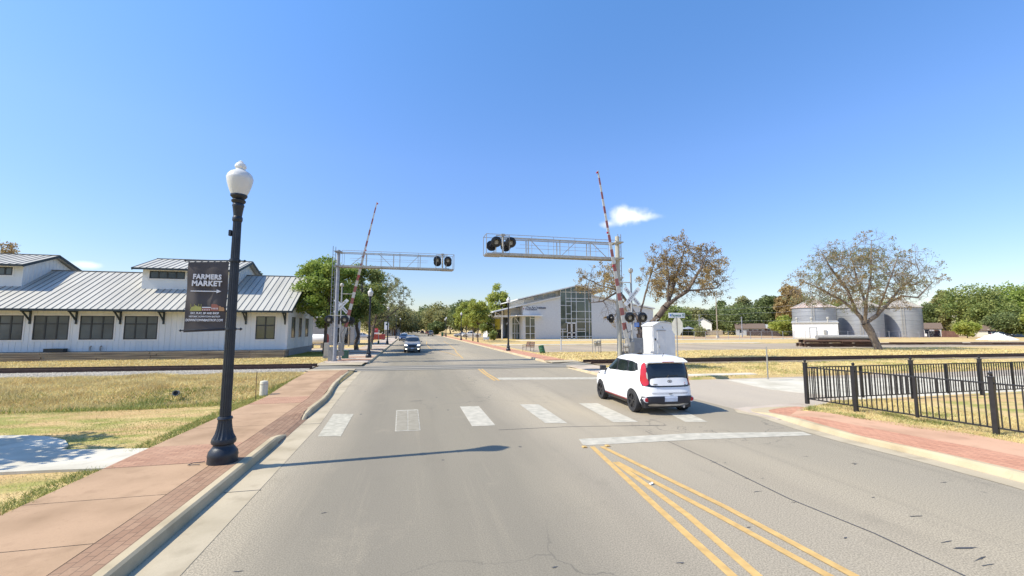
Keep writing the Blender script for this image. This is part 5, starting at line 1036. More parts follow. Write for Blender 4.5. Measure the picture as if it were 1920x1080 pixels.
def metal_roof(par, x0, x1, y0, z0, y1, z1, pitch=.5, both=True, th=.09):
    """gable roof, ridge halfway between y0 and y1"""
    ym = (y0+y1)/2; m = MB(); m.xprism([(y0, z0), (ym, z1), (ym, z1-th), (y0, z0-th)], x0, x1); m.xprism([(y1, z0), (ym, z1), (ym, z1-th), (y1, z0-th)][::-1], x0, x1)
    r = m.build('roof', MATS['roof_metal'], par, w=True)
    m = MB(); x = x0+.02
    while x <= x1+.01:
        m.bar((x, y0, z0+.022), (x, ym, z1+.022), .035, .045); m.bar((x, y1, z0+.022), (x, ym, z1+.022), .035, .045); x += pitch
    m.bar((x0, ym, z1+.03), (x1, ym, z1+.03), .22, .035); m.build('standing_seams', MATS['seam'], r, w=True)
    m = MB(); m.bar((x0-.02, y0-.03, z0-.07), (x1+.02, y0-.03, z0-.07), .04, .17)
    for x in (x0-.025, x1+.025): m.bar((x, y0, z0-.09), (x, ym, z1-.09), .05, .22); m.bar((x, y1, z0-.09), (x, ym, z1-.09), .05, .22)
    m.build('fascia', MATS['bracket_wood'], r, w=True); return r
metal_roof(D0, XL, XR+.55, YF-OV, ZE+.12, YB+OV, ZR+.12)
for a, b in [(-31.47, -29.92), (-29.26, -26.92), (-26.18, -23.84), (-23.13, -20.74), (-34.6, -32.2), (-37.9, -35.5)]: frame_window(D0, min(a, -29.92 if a < -31 and a > -32 else a), 1.70, b, 3.64, YF, 2 if -32 < a < -31 else 3, 2, split=.66)
frame_window(D0, -13.30, 1.66, -11.75, 3.68, YF, 2, 2, split=.6, mat='curtain_glass')
for (y0, y1) in ((43.2, 44.5), (45.9, 46.9), (48.5, 49.9)): frame_window(D0, y0, 1.75, y1, 3.66, XR, 1, 1, axis='x')
for xx_ in (-36.0, -32.6, -29.5, -26.45, -23.42, -20.33, -17.2, -14.1, -10.95):
    m = MB(); m.b2(xx_-.06, YF-.10, 2.96, xx_+.06, YF-.025, 4.05); m.b2(xx_-.06, YF-.95, 4.03-.12, xx_+.06, YF-.1, 4.03); m.bar((xx_, YF-.08, 3.25), (xx_, YF-.80, 3.92), .09, .10); m.build('bracket', MATS['bracket_wood'], D0, w=True)
def monitor(x0, x1, xw0, xw1, nwin):
    y0, y1 = 44.2, 2*YR-44.2; ze, zr = 7.95, 9.25
    m = MB(); m.b2(x0, y0, roofz(y0)-.3, x1, y1, ze-.1); m.xprism([(y0, ze-.1), (y1, ze-.1), (YR, zr-.12)], x0, x1)
    y = y0+.2
    while y < y1: m.b2(x1, y-.02, 6.4, x1+.02, y+.02, (ze+(zr-ze)*(1-abs(y-YR)/(YR-y0)))-.16); y += .4
    w = m.build('roof_monitor', MATS['siding'], D0, w=True)
    metal_roof(w, x0-.45, x1+.45, y0-.75, ze-.05, y1+.75, zr, .5)
    frame_window(w, xw0, 7.05, xw1, 7.72, y0, nwin, 1)
monitor(-41, -31.9, -34.6, -32.6, 4) ; monitor(-23.3, -16.0, -22.75, -20.0, 4)
m = MB()
for xx_ in (-24.6, -25.3): m.tube((xx_, YF-.12, ZB+.05), (xx_, YF-.12, ZB+.38), .05); m.tube((xx_, YF-.12, ZB+.36), (xx_+.1, YF-.16, ZB+.42), .05)
m.build('vent_pipe', MATS['galv'], D0, w=True)
m = MB(); m.b2(-28.1, YF-.55, ZB, -26.8, YF-.10, ZB+.22); m.b2(-28.1, YF-.6, ZB+.22, -26.8, YF-.1, ZB+.26); m.build('vent_grille', MATS['dark_frame'], D0, w=True)
m = MB(); m.lathe([(.09, 0), (.16, .12), (.16, .14)], (-15.1, YF-.3, 3.55), 16, axis=(.2, -.6, -.7)); m.path([(-15.1, YF, 3.7), (-15.1, YF-.25, 3.8), (-15.1, YF-.3, 3.55)], .02); m.build('wall_lamp', MATS['dark_frame'], D0, smooth=True, w=True)
m = MB(); m.path([(-19.5, 43.9, roofz(43.9)+.1), (-19.5, 43.9, roofz(43.9)+.55), (-19.3, 43.8, roofz(43.9)+.62)], .04, 8); m.build('roof_pipe', MATS['galv'], D0, w=True)
m = MB(); z = .12
for k in range(4):
    x = -52+random.uniform(-1, 0)
    while x < -10.5:
        x2 = min(-10.5, x+3.6); m.b2(x+.012, 40.43+.05*random.random(), z, x2-.012, 40.65, z+.135); x = x2
    z += .16
m.b2(-10.72, 40.66, .1, -10.5, 41.9, .74); m.b2(-52, 40.66, .1, -10.72, 42.0, .70)
o = m.build('retaining_wall', MATS['timber']); tag(o, 'low weathered timber retaining wall along the front of the white metal-roofed building', 'retaining wall')

# ------------------------------------------------------------ white block building with tall glazed gable
A0 = thing('block_building', 'white masonry building with low gabled roof and a tall glass entrance bay', 'building', (40, 104, .1))
YA = 96.0; AX = lambda u: AT(u, 600, Y=YA).x; AZ = lambda u, v: AT(u, v, Y=YA).z
xl, xg0, xg1, xr = AX(980), AX(1051), AX(1110), AX(1225); zl, zg0 = AZ(980, 573), AZ(1050, 556); zpk = AZ(1082, 535); xpk = AX(1082); zg1 = AZ(1110, 549); zr_ = AZ(1225, 580)
m = MB(); m.xprism([(xl, .1), (xg0, .1), (xg0, zg0), (xl, zl)], YA, YA+24, axis='y'); m.build('wall', MATS['block_white'], A0, w=True)
m = MB(); m.xprism([(xg1, .1), (xr, .1), (xr, zr_), (xg1, AZ(1110, 556))], YA, YA+24, axis='y'); m.build('wall', MATS['block_white'], A0, w=True)
m = MB(); m.xprism([(xg0, .1), (xg1, .1), (xg1, zg1-.2), (xpk, zpk-.25), (xg0, AZ(1051, 543))], YA+.6, YA+24, axis='y'); m.build('wall', MATS['block_white'], A0, w=True)
m = MB(); m.xprism([(xg0, .12), (xg1, .12), (xg1, zg1-.1), (xpk, zpk-.2), (xg0, AZ(1051, 543))], YA+.10, YA+.5, axis='y'); m.cur = 0
gl_ = m.build('glass_bay', MATS['curtain_glass'], A0, w=True)
m = MB(); U = lambda u: AX(u); mu_ = .11
def vb(u, va, vb_): m.b2(AX(u)-mu_/2, YA-.02, AZ(u, va), AX(u)+mu_/2, YA+.12, AZ(u, vb_))
def hb(u0, u1, v): z = AZ((u0+u1)/2, v); m.b2(AX(u0), YA-.015, z-mu_/2, AX(u1), YA+.12, z+mu_/2)
for u, a, b in ((1051, 544, 636), (1061.5, 541, 605), (1071.5, 540, 604), (1081, 537, 636), (1097.5, 541, 636), (1105, 545, 636), (1109.8, 549, 636), (1055, 617, 636)): vb(u, a, b)
for a, b, v in ((1051, 1110, 548), (1051, 1061, 572.5), (1061, 1097, 559.5), (1061, 1097, 565), (1097, 1110, 559.5), (1051, 1071, 573), (1061, 1072, 588.5), (1071, 1110, 583.8), (1051, 1110, 598), (1080, 1110, 603.5), (1051, 1061, 617), (1081, 1098, 617), (1081, 1098, 621.5), (1051, 1110, 631), (1051, 1063, 622), (1061, 1081, 605), (1051, 1110, 635.5)): hb(a, b, v)
m.build('mullion', MATS['mullion'], gl_, w=True)
m = MB(); 
for a, b in ((1063, 1071.3), (1071.8, 1080)):
    m.b2(AX(a), YA-.06, .12, AX(a)+.16, YA+.1, AZ(a, 606)); m.b2(AX(b)-.16, YA-.06, .12, AX(b), YA+.1, AZ(b, 606)); 
    for z in (.2, AZ(1070, 624), AZ(1070, 606)): m.b2(AX(a), YA-.06, z-.1, AX(b), YA+.1, z+.1)
dr = m.build('door', MATS['siding_trim'], A0, w=True); m = MB(); m.b2(AX(1063), YA+.02, .12, AX(1080), YA+.09, AZ(1070, 606)); m.build('door_glass', MATS['glass_dark'], dr, w=True)
# upper roof over the nave and its clerestory
m = MB(); th = .28
xa_ = AX(972); za_ = AZ(972, 561); xe = AX(1127); ze_ = AZ(1127, 547)
m.xprism([(xa_-.5, za_), (xpk, zpk+.05), (xe, ze_), (xe, ze_-.22), (xpk, zpk-.2), (xa_-.5, za_-.22)], YA-1.4, YA+25, axis='y'); m.build('roof', MATS['fascia'], A0, w=True)
m = MB(); m.xprism([(xl+.5, zl), (xg0, zg0-.02), (xg0, AZ(1050, 543)), (AX(985), AZ(985, 560))], YA+1.2, YA+22, axis='y'); cs_ = m.build('clerestory_wall', MATS['block_side'], A0, w=True)
for a, b in ((1004, 1010), (1011, 1021), (1023, 1028), (1029, 1034), (1035, 1040), (1041, 1045)):
    va = np.interp(b, [990, 1045], [558.5, 548]); m = MB(); m.xprism([(AX(a), AZ(a, va+7.5)), (AX(b), AZ(b, va+6.8)), (AX(b), AZ(b, va)), (AX(a), AZ(a, va+.9))], YA+1.1, YA+1.25, axis='y'); m.build('clerestory_window', MATS['window_pale'] if 'window_pale' in MATS else M('window_pale', (.30, .34, .38), .1), cs_, w=True)
# lower roof running left over the porch
m = MB(); m.xprism([(AX(924), AZ(924, 584)), (xl, zl+.25), (xg0-.1, zg0+.1), (xg0-.1, zg0-.15), (xl, zl), (AX(924), AZ(924, 584)-.25)], YA-.5, YA+25, axis='y'); m.build('lower_roof', MATS['fascia'], A0, w=True)
m = MB(); m.xprism([(xg1+.1, AZ(1110, 555.5)), (xr+.4, zr_+.05), (xr+.4, zr_+.35), (xg1+.1, AZ(1110, 553))], YA-.4, YA+25, axis='y'); m.build('lower_roof', MATS['fascia'], A0, w=True)
# recessed left wing (lit left flank, posts, poster)
m = MB(); m.b2(AX(962), YA+3, AZ(960, 593), xl, YA+23, zl-.35); m.b2(AX(958), YA+3, .1, AX(966), YA+3.5, AZ(960, 593)); m.build('wing_wall', MATS['block_side'], A0, w=True)
m = MB(); m.b2(AX(937), YA+10, .1, AX(960), YA+23, AZ(940, 590)); m.build('wing_wall', MATS['block_side'], A0, w=True)
m = MB(); m.b2(AX(966), YA+3.2, .15, xl, YA+3.4, AZ(970, 594)); m.build('corner_glass', MATS['curtain_glass'], A0, w=True)
m = MB()
for u in (966, 971, 975.5): m.b2(AX(u)-.06, YA+3.08, .15, AX(u)+.06, YA+3.2, AZ(970, 594))
for v in (607, 625): m.b2(AX(966), YA+3.08, AZ(970, v)-.06, xl, YA+3.2, AZ(970, v)+.06)
m.build('mullion', MATS['mullion'], A0, w=True)
m = MB(); m.b2(AX(984.5), YA-.04, .2, AX(1003), YA+.0-.002, AZ(990, 594)); w2 = m.build('window', MATS['curtain_glass'], A0, w=True)
m = MB()
for u in (984.5, 994, 1003): m.b2(AX(u)-.07, YA-.09, .2, AX(u)+.07, YA-.04, AZ(990, 594))
for v in (611.5, 625.5): m.b2(AX(984.5), YA-.085, AZ(990, v)-.05, AX(1003), YA-.04, AZ(990, v)+.05)
m.b2(AX(994), YA-.085, AZ(990, 597)-.05, AX(1003), YA-.04, AZ(990, 597)+.05); m.build('mullion', MATS['mullion'], w2, w=True)
m = MB(); zc = AZ(990, 592); m.b2(AX(966), YA-1.6, zc-.12, AX(1014), YA-.01, zc+.06); m.b2(AX(958), YA-.01, zc-.12, xl-.01, YA+3, zc+.06); m.build('canopy', MATS['siding_trim'], A0, w=True)
m = MB(); m.b2(AX(981), YA-.10, AZ(990, 591), AX(1011), YA-.005, AZ(990, 574)); sb = m.build('sign_panel', MATS['block_white'], A0, w=True)
o_ = offset_of(sb)
for s, v, sz in (('The Art Institute', 577.0, .78), ('Foundation', 580.2, .70)):
    text(s, sz, MATS['ink'] if 'ink' in MATS else M('ink', (.06, .07, .11), .6), sb, Matrix.Translation(Vector((AX(986.5 if v < 578 else 984.8), YA-.11, AZ(995, v)))-o_) @ FRONT @ Matrix.Diagonal((.90, 1, 1, 1)), align='LEFT', bold=.02)
m = MB(); m.b2(AX(981.2), YA-.12, AZ(990, 580.2), AX(982.8), YA-.10, AZ(990, 577.8)); m.build('logo', MATS['dull_red'], sb, w=True)
m = MB(); m.b2(AX(943.5), YA+9.8, AZ(948, 618), AX(953.5), YA+9.95, AZ(948, 596)); m.build('poster', MATS['yellow_poster'], A0, w=True)
m = MB(); m.b2(AX(943.5), YA+9.82, .2, AX(956), YA+9.96, AZ(948, 618.4)); m.build('dark_door', MATS['glass_dark'], A0, w=True)
m = MB()
for (u0, v0, u1, v1) in ((931, 585, 944, 592), (952, 608, 967, 592)): m.bar((AX(u0), YA+1.5, AZ(u0, v0)), (AX(u1), YA+1.5, AZ(u1, v1)), .14)
m.bar((AX(930), YA+1.5, AZ(930, 592.5)), (AX(968), YA+1.5, AZ(968, 592.5)), .3, .45); m.bar((AX(931), YA+1.5, AZ(930, 592)), (AX(931), YA+1.5, AZ(930, 582)), .2); m.tube((AX(944), YA+1.5, .1), (AX(944), YA+1.5, AZ(944, 582)), .14); m.build('porch_frame', MATS['fascia'], A0, w=True)
m = MB(); m.bar((AX(968), YA+1.0, AZ(968, 596)), (AX(977), YA+1.0, AZ(977, 608)), .12); m.build('brace', MATS['fascia'], A0, w=True)

# ------------------------------------------------------------ grain silos
DS = 128.0
silo_specs = [(1523, 39, 'left grain silo with rust-streaked conical roof, behind the white shed'), (1609, 41.5, 'middle grain silo, grey corrugated metal, partly behind the big bare tree'), (1685, 38, 'right grain silo, grey corrugated metal with pale conical roof')]
sil0 = None
for u, hw, lab in silo_specs:
    x, y = PD(u, DS); k_ = math.sqrt(1+((u-960)/F)**2); R_s = hw*DS/F/k_*1.06; Hs = HV(577.5, DS)-.1
    t = thing('grain_silo', lab, 'silo', (x, y, .1), group='grain silos')
    m = MB(); pf = []; z = 0
    while z < Hs: pf += [(R_s, z), (R_s+.05, z+.16)]; z += .32
    pf.append((R_s, Hs)); m.lathe(pf, n=64); m.build('shell', MATS['silo'], t, smooth=True)
    m = MB(); 
    for k in range(1, 7): m.lathe([(R_s+.07, -.04), (R_s+.07, .04)], (0, 0, Hs*k/7), 64)
    m.build('hoop', MATS['mast_grey'], t)
    m = MB(); ca, sa = -math.cos(math.radians(40)), -math.sin(math.radians(40))
    for o_ in (-.3, .3): m.bar((ca*(R_s+.3)-sa*o_, sa*(R_s+.3)+ca*o_, .5), (ca*(R_s+.3)-sa*o_, sa*(R_s+.3)+ca*o_, Hs+.4), .08)
    for q in range(int(Hs/.4)): m.bar((ca*(R_s+.3)-sa*.3, sa*(R_s+.3)+ca*.3, .6+q*.4), (ca*(R_s+.3)+sa*.3, sa*(R_s+.3)-ca*.3, .6+q*.4), .05)
    m.build('ladder', MATS['galv_pale'], t)
    m = MB(); n = 36; az = HV(559.5, DS)-.1; m.lathe([(R_s+.35, Hs-.08), (R_s+.35, Hs), (R_s*.62, Hs+(az-Hs)*.42), (R_s*.08, az), (R_s*.07, az+.35), (.1, az+.45)], n=n); rf = m.build('roof', MATS['silo_rusty'] if u < 1550 else MATS['silo_roof'], t); m = MB()
    for k in range(n): a = 2*math.pi*k/n; m.bar(((R_s+.33)*math.cos(a), (R_s+.33)*math.sin(a), Hs+.05), (R_s*.62*math.cos(a), R_s*.62*math.sin(a), Hs+(az-Hs)*.42+.05), .12, .12); m.bar((R_s*.62*math.cos(a), R_s*.62*math.sin(a), Hs+(az-Hs)*.42+.05), (R_s*.1*math.cos(a), R_s*.1*math.sin(a), az+.02), .10, .12)
    m.build('roof_ribs', MATS['galv_pale'], rf)
t = thing('shed', 'low white shed with a door in front of the left grain silo', 'shed', (*PD(1523, 117), .1), rz=math.radians(-48))
m = MB(); wS, dS, hS = 5.0, 3.2, HV(603, 114)-.1; m.b2(-wS, -dS, 0, wS, dS, hS-.4); x = -wS
while x < wS: m.b2(x, -dS-.03, 0, x+.04, -dS, hS-.4); x += .6
m.build('wall', MATS['siding_trim'], t); m = MB(); m.xprism([(-dS-.3, hS-.4), (dS+.3, hS+.2), (dS+.3, hS+.35), (-dS-.3, hS-.22)], -wS-.2, wS+.2); m.build('roof', MATS['galv_pale'], t)
m = MB(); m.b2(-1.0, -dS-.06, 0, .35, -dS-.03, 2.6); m.build('door', MATS['cabin_white'], t); m = MB(); m.b2(-1.2, -dS-.08, 0, -1.0, -dS-.03, 2.8); m.b2(.35, -dS-.08, 0, .5, -dS-.03, 2.8); m.b2(-1.2, -dS-.08, 2.6, .5, -dS-.03, 2.8); m.build('door_frame', MATS['mast_grey'], t); m = MB(); m.b2(1.9, -dS-.3, 1.1, 2.6, -dS-.03, 2.1); m.build('meter_box', MATS['galv'], t)
m = MB()
for x in (-3.9, -.6, 3.0): m = MB(); m.lathe([(.2, 0), (.2, .8), (.35, .85), (.35, 1.2), (.1, 1.4)], (x, -dS+1.5, hS-.1), 14); m.build('roof_vent', MATS['galv_pale'], t, smooth=True)

# ------------------------------------------------------------ small roadside things
x, y = PD(990, 48.0); t = thing('park_bench', 'brown slatted park bench with arms on the right verge, seen side-on beside the pavement', 'bench', (x, y, .1), rz=math.radians(-62))
m = MB()
for k in range(5): m.box((0, -.22+k*.11, .45), (1.3, .085, .03))
m.build('seat', MATS['wood_brown'], t); m = MB()
for k in range(5): m.box((0, .27+k*.035, .55+k*.11), (1.3, .025, .09), rot=Matrix.Rotation(-.3, 3, 'X'))
m.build('backrest', MATS['wood_brown'], t)
for s_ in (-.62, .62): m = MB(); m.tube((s_, -.24, 0), (s_, -.24, .66), .022); m.tube((s_, .24, 0), (s_, .42, .98), .022); m.tube((s_, -.26, .66), (s_, .32, .68), .022); m.tube((s_, -.24, .43), (s_, .27, .43), .02); m.build('leg', MATS['iron_fence'], t)
t = thing('trash_barrel', 'small green barrel tilted in the grass beside the bench', 'barrel', (*PD(1017, 43.8), .08)); t.rotation_euler = (0, math.radians(-14), 0)
m = MB(); m.lathe([(.26, 0), (.28, .03), (.28, .25), (.295, .27), (.28, .29), (.28, .50), (.295, .52), (.28, .54), (.28, .78), (.30, .80), (.27, .81), (.25, .74)], n=24); m.build('drum', MATS['barrel_green'], t, smooth=True)
t = thing('marker_post', 'white wooden marker post on the right verge between the barrel and the meter rack', 'post', (*PD(1051, 50.5), .1)); m = MB(); m.box((0, 0, .62), (.13, .05, 1.25)); m.build('post', MATS['siding_trim'], t); m = MB(); m.box((0, 0, 1.27), (.16, .07, .05)); m.build('cap', MATS['siding_trim'], t)
t = thing('meter_rack', 'grey electric meter boxes on a two-post pipe rack on the right verge', 'meter rack', (*PD(1117, 44.0), .1))
for s_ in (-.46, .46): m = MB(); m.tube((s_, 0, 0), (s_, 0, 1.45), .04); m.build('post', MATS['galv'], t)
m = MB(); m.bar((-.46, 0, 1.1), (.46, 0, 1.1), .04); m.bar((-.46, 0, .75), (.46, 0, .75), .04); m.build('crossbar', MATS['galv'], t)
for s_, z, w in ((-.2, .95, .3), (.18, 1.0, .36)): m = MB(); m.box((s_, -.1, z), (w, .16, .55)); m.lathe([(.09, 0), (.09, .08), (.05, .1)], (s_, -.18, z+.08), 14, axis=(0, -1, 0)); m.build('meter_box', MATS['galv_pale'], t)
m = MB(); m.tube((-.2, -.1, 0), (-.2, -.1, .7), .03); m.tube((.18, -.1, 0), (.18, -.1, .7), .03); m.build('conduit', MATS['galv'], t)
def stdbox(name, lab, cat, u, v, w, d, h, mat, z0=.1, cap=True):
    x, y = G(u, v, z0); t = thing(name, lab, cat, (x, y, z0)); m = MB(); m.box((0, 0, h/2+.03), (w, d, h-.06)); m.build('case', MATS[mat], t, bevel=.02)
    m = MB(); m.box((0, 0, h), (w+.04, d+.04, .06)); m.build('lid', MATS[mat], t, bevel=.015); m = MB(); m.box((0, 0, .02), (w+.12, d+.12, .06)); m.build('plinth', MATS['concrete_grey'], t)
    m = MB(); m.box((0, -d/2-.01, h*.5), (w*.8, .02, h*.75)); m.build('door', MATS[mat], t, bevel=.006); return t
stdbox('transformer', 'dark green transformer box in the grass right of the left gate mast', 'utility box', 647, 673, .5, .45, .66, 'box_green')
stdbox('pedestal', 'pale green utility pedestal just right of the black lamp beyond the left crossing signal', 'utility box', 694, 655, .36, .3, .8, 'pale_green')
t = thing('gate_controller', 'grey concrete-footed controller cabinet against the left gate mast', 'cabinet', (*G(611.5, 672, .1), .1)); m = MB(); m.box((0, 0, .1), (.5, .4, .2)); m.build('plinth', MATS['concrete_grey'], t); m = MB(); m.box((0, 0, .75), (.36, .32, 1.1)); m.build('case', MATS['galv_pale'], t, bevel=.02)
# buildings and things in the left distance
x0, y0 = PD(566, 64); x1, y1 = PD(667, 66)
t = thing('grey_building', 'low pale grey building with dark openings behind the green tree left of the road', 'building', ((x0+x1)/2, (y0+y1)/2+4, .1)); w_ = (x1-x0)/2; hG = HV(598, 65)
m = MB(); m.b2(-w_, -4, 0, w_, 4, hG); m.build('wall', MATS['grey_wall'], t); m = MB(); m.xprism([(-4.5, hG), (0, hG+1.0), (4.5, hG), (4.5, hG+.15), (0, hG+1.15), (-4.5, hG+.15)], -w_-.3, w_+.3); m.build('roof', MATS['galv_pale'], t)
for a, b in ((.62, .74), (.80, .92)): m = MB(); m.b2(-w_+2*w_*a, -4.05, .2, -w_+2*w_*b, -3.98, 2.6); m.build('opening', MATS['glass_dark'], t)
t = thing('storage_tank', 'white horizontal tank with a dark red end ring beside the gable of the white building', 'tank', (*PD(600, 55), .1), rz=math.radians(-8)); m = MB(); m.lathe([(.2, -1.5), (.5, -1.45), (.62, -1.25), (.62, .95)], (0, 0, 1.15), 24, axis=(1, 0, 0)); m.build('shell', MATS['cabin_white'], t, smooth=True); m = MB(); m.lathe([(.66, .95), (.66, 1.15), (.5, 1.16), (.3, 1.05)], (0, 0, 1.15), 24, axis=(1, 0, 0)); m.build('end_ring', MATS['dull_red'], t, smooth=True)
for s_ in (-.8, .6): m = MB(); m.box((s_, 0, .3), (.25, .9, .6)); m.build('cradle', MATS['concrete_grey'], t)
t = thing('wooden_post', 'pale wooden utility post in front of the grey building behind the left signal', 'post', (*PD(657, 60), .1)); m = MB(); m.tube((0, 0, 0), (0, 0, HV(614, 60)), .11, .09, n=10); m.build('post', MATS['wood_post'], t); m = MB(); m.box((0, -.1, 1.9), (.2, .1, .4)); m.build('meter', MATS['galv'], t)
t = thing('dumpster', 'low dull red dumpster on the left verge beyond the crossing', 'dumpster', (*G(710, 637.5, .1), .1)); m = MB(); m.xprism([(-1.1, .15), (1.1, .15), (1.25, 1.15), (-1.25, 1.15)], -1.35, 1.35); m.build('bin', MATS['dull_red'], t); m = MB(); m.box((0, 0, 1.2), (2.8, 2.5, .1)); m.build('lid', MATS['dull_red'], t)
for s_ in (-1, 1): m = MB(); m.box((s_, -.9, .08), (.2, .2, .16)); m.build('wheel', MATS['trim'], t)
t = thing('red_sign', 'square red sign board on two posts above the red dumpster', 'sign', (*PD(704.5, 97), .1)); m = MB(); m.box((0, 0, HV(621.5, 97)), (1.45, .06, 1.3)); m.build('board', M('sign_red2', (.55, .05, .06), .5), t); m = MB(); m.box((0, -.05, HV(619, 97)), (.9, .02, .3)); m.build('print', M('pink_print', (.6, .2, .2), .6), t); m = MB(); m.box((.3, -.1, HV(625.5, 97)), (1.0, .03, .28)); m.build('notice', MATS['sign_white'], t)
for s_ in (-.7, .7): m = MB(); m.tube((s_, .05, 0), (s_, .05, HV(617, 97)), .05); m.build('post', MATS['galv'], t)
t = thing('hydrant_post', 'short green post with a slim white top by the left pavement near the red sign', 'post', (*G(709.5, 645.5, .1), .1)); m = MB(); m.tube((0, 0, 0), (0, 0, .55), .16, .13, n=12); m.build('base', MATS['barrel_green'], t); m = MB(); m.tube((0, 0, .55), (0, 0, 1.7), .05); m.build('post', MATS['galv_pale'], t)
t = thing('white_sign', 'tall white sign panel with a dark emblem beside the left row of street lamps', 'sign', (*PD(726.5, 105), .1)); m = MB(); m.box((0, 0, (HV(604.5, 105)+HV(619, 105))/2), (1.05, .12, 1.9)); m.build('panel', MATS['sign_white'], t); m = MB(); m.lathe([(.22, 0), (.22, .02)], (0, -.07, HV(609, 105)), 16, axis=(0, -1, 0)); m.build('emblem', MATS['box_green'], t)
for s_ in (-.4, .4): m = MB(); m.tube((s_, 0, 0), (s_, 0, HV(618, 105)), .06); m.build('post', MATS['galv'], t)
def house(lab, u, D, w, d, h, rh, wall, roof, rz=0, name='house', nwin=3, ridge='x'):
    t = thing(name, lab, 'house', (*PD(u, D), .05), rz=rz); m = MB(); m.b2(-w/2, -d/2, 0, w/2, d/2, h)
    if ridge == 'x': m.xprism([(-d/2, h), (d/2, h), (0, h+rh-.1)], -w/2, w/2)
    else: m.xprism([(-w/2, h), (w/2, h), (0, h+rh-.1)], -d/2, d/2, axis='y')
    m.build('wall', MATS[wall], t); m = MB(); o = .4
    if ridge == 'x': m.xprism([(-d/2-o, h-.15), (0, h+rh), (d/2+o, h-.15), (d/2+o, h), (0, h+rh+.2), (-d/2-o, h)], -w/2-o, w/2+o)
    else: m.xprism([(-w/2-o, h-.15), (0, h+rh), (w/2+o, h-.15), (w/2+o, h), (0, h+rh+.2), (-w/2-o, h)], -d/2-o, d/2+o, axis='y')
    m.build('roof', MATS[roof], t)
    for k in range(nwin):
        x = -w/2+w*(k+.5)/nwin; zf = .95; m = MB(); m.b2(x-.55, -d/2-.04, zf, x+.55, -d/2+.02, zf+1.3); wd = m.build('window', MATS['glass_dark'], t); m = MB()
        for a in (-.6, .55): m.b2(x+a, -d/2-.08, zf-.05, x+a+.05, -d/2-.02, zf+1.35)
        m.b2(x-.6, -d/2-.08, zf+1.3, x+.6, -d/2-.02, zf+1.38); m.build('frame', MATS['siding_trim'], wd)
    m = MB(); m.b2(w*.12, -d/2-.06, 0, w*.12+.9, -d/2, 2.05); m.build('door', MATS['wood_brown'], t); return t
house('two-storey white house among trees in the distance, right of the signal cabin', 1316, 175, 6.5, 8, 4.6, 2.2, 'siding_trim', 'roof_metal', math.radians(-40), ridge='y')
house('low house with pale metal porch roof behind the brown board fence left of the silos', 1436, 158, 9.5, 7, 2.7, 1.2, 'wood_brown', 'galv_pale', math.radians(-38))
house('low grey house behind the board fence, partly under the dark oak', 1402, 160, 9, 7, 2.6, 1.6, 'grey_wall', 'brown_roof', math.radians(-38))
house('small brown-roofed cream house beside the white rock pile at the right', 1846, 128, 5.5, 5, 2.1, 1.3, 'cream', 'brown_roof', math.radians(-52), nwin=1)
house('small white house under the trees between the right silo and the lime bush', 1738, 140, 4.5, 5, 2.6, 1.6, 'siding_trim', 'brown_roof', math.radians(-50), nwin=2)
house('pale house half hidden under the green trees at the right edge', 1905, 135, 8, 6, 2.5, 1.5, 'grey_wall', 'brown_roof', math.radians(-52))
house('long low white shop building far down the road on the left', 735, 215, 12, 8, 3.4, .8, 'siding_trim', 'galv_pale', 0, name='shop_building')
house('pale blue-grey building at the far left roadside beyond the white sign', 738, 150, 4.5, 8, 3.0, .9, 'grey_wall', 'galv_pale', 0, name='shop_building', nwin=2)
for lab, u, D, R_, mt in (('dark grey patio umbrella in the distance right of the stop sign', 1288, 150, 2.1, 'mast_grey'), ('white patio umbrella in the distance partly behind the stop sign', 1274, 152, 1.6, 'sign_white')):
    t = thing('patio_umbrella', lab, 'umbrella', (*PD(u, D), .1)); m = MB(); m.tube((0, 0, 0), (0, 0, 2.7), .06); m.build('pole', MATS['wood_post'], t); m = MB(); m.lathe([(R_, 2.35), (R_*.5, 2.9), (.05, 3.2)], n=8); m.build('canopy', MATS[mt], t)
# board fences, chain-link fences
def board_fence(lab, u0, D0_, u1, D1_, h, mat, cat='fence'):
    a, b = Vector((*PD(u0, D0_), .08)), Vector((*PD(u1, D1_), .08)); t = thing('board_fence', lab, cat, a); d = b-a; L = d.length; d /= L; n = int(L/.16); m = MB(); ang = math.atan2(d.y, d.x)
    for i in range(n): m.box(d*(i+.5)*L/n+Vector((0, 0, h/2+random.uniform(-.03, .03))), (L/n*.93, .03, h), rz=ang)
    m.build('boards', MATS[mat], t); m = MB(); 
    for z in (.4, h-.35): m.bar(Vector((-d.y*.05, d.x*.05, z)), d*L+Vector((-d.y*.05, d.x*.05, z)), .05, .1)
    m.build('rail', MATS[mat], t); return t
board_fence('dark brown board fence between the bare field and the houses, left of the silos', 1396, 150, 1486, 140, 1.9, 'wood_dark')
board_fence('dark board fence at the right of the silos', 1731, 128, 1757, 126, 1.85, 'wood_dark'); board_fence('reddish brown board fence right of the silos, beside the lime bush', 1758, 125, 1790, 122, 1.85, 'wood_brown')
board_fence('pale weathered board fence beneath the oak left of the silos', 1322, 160, 1352, 158, 1.8, 'wood_post')
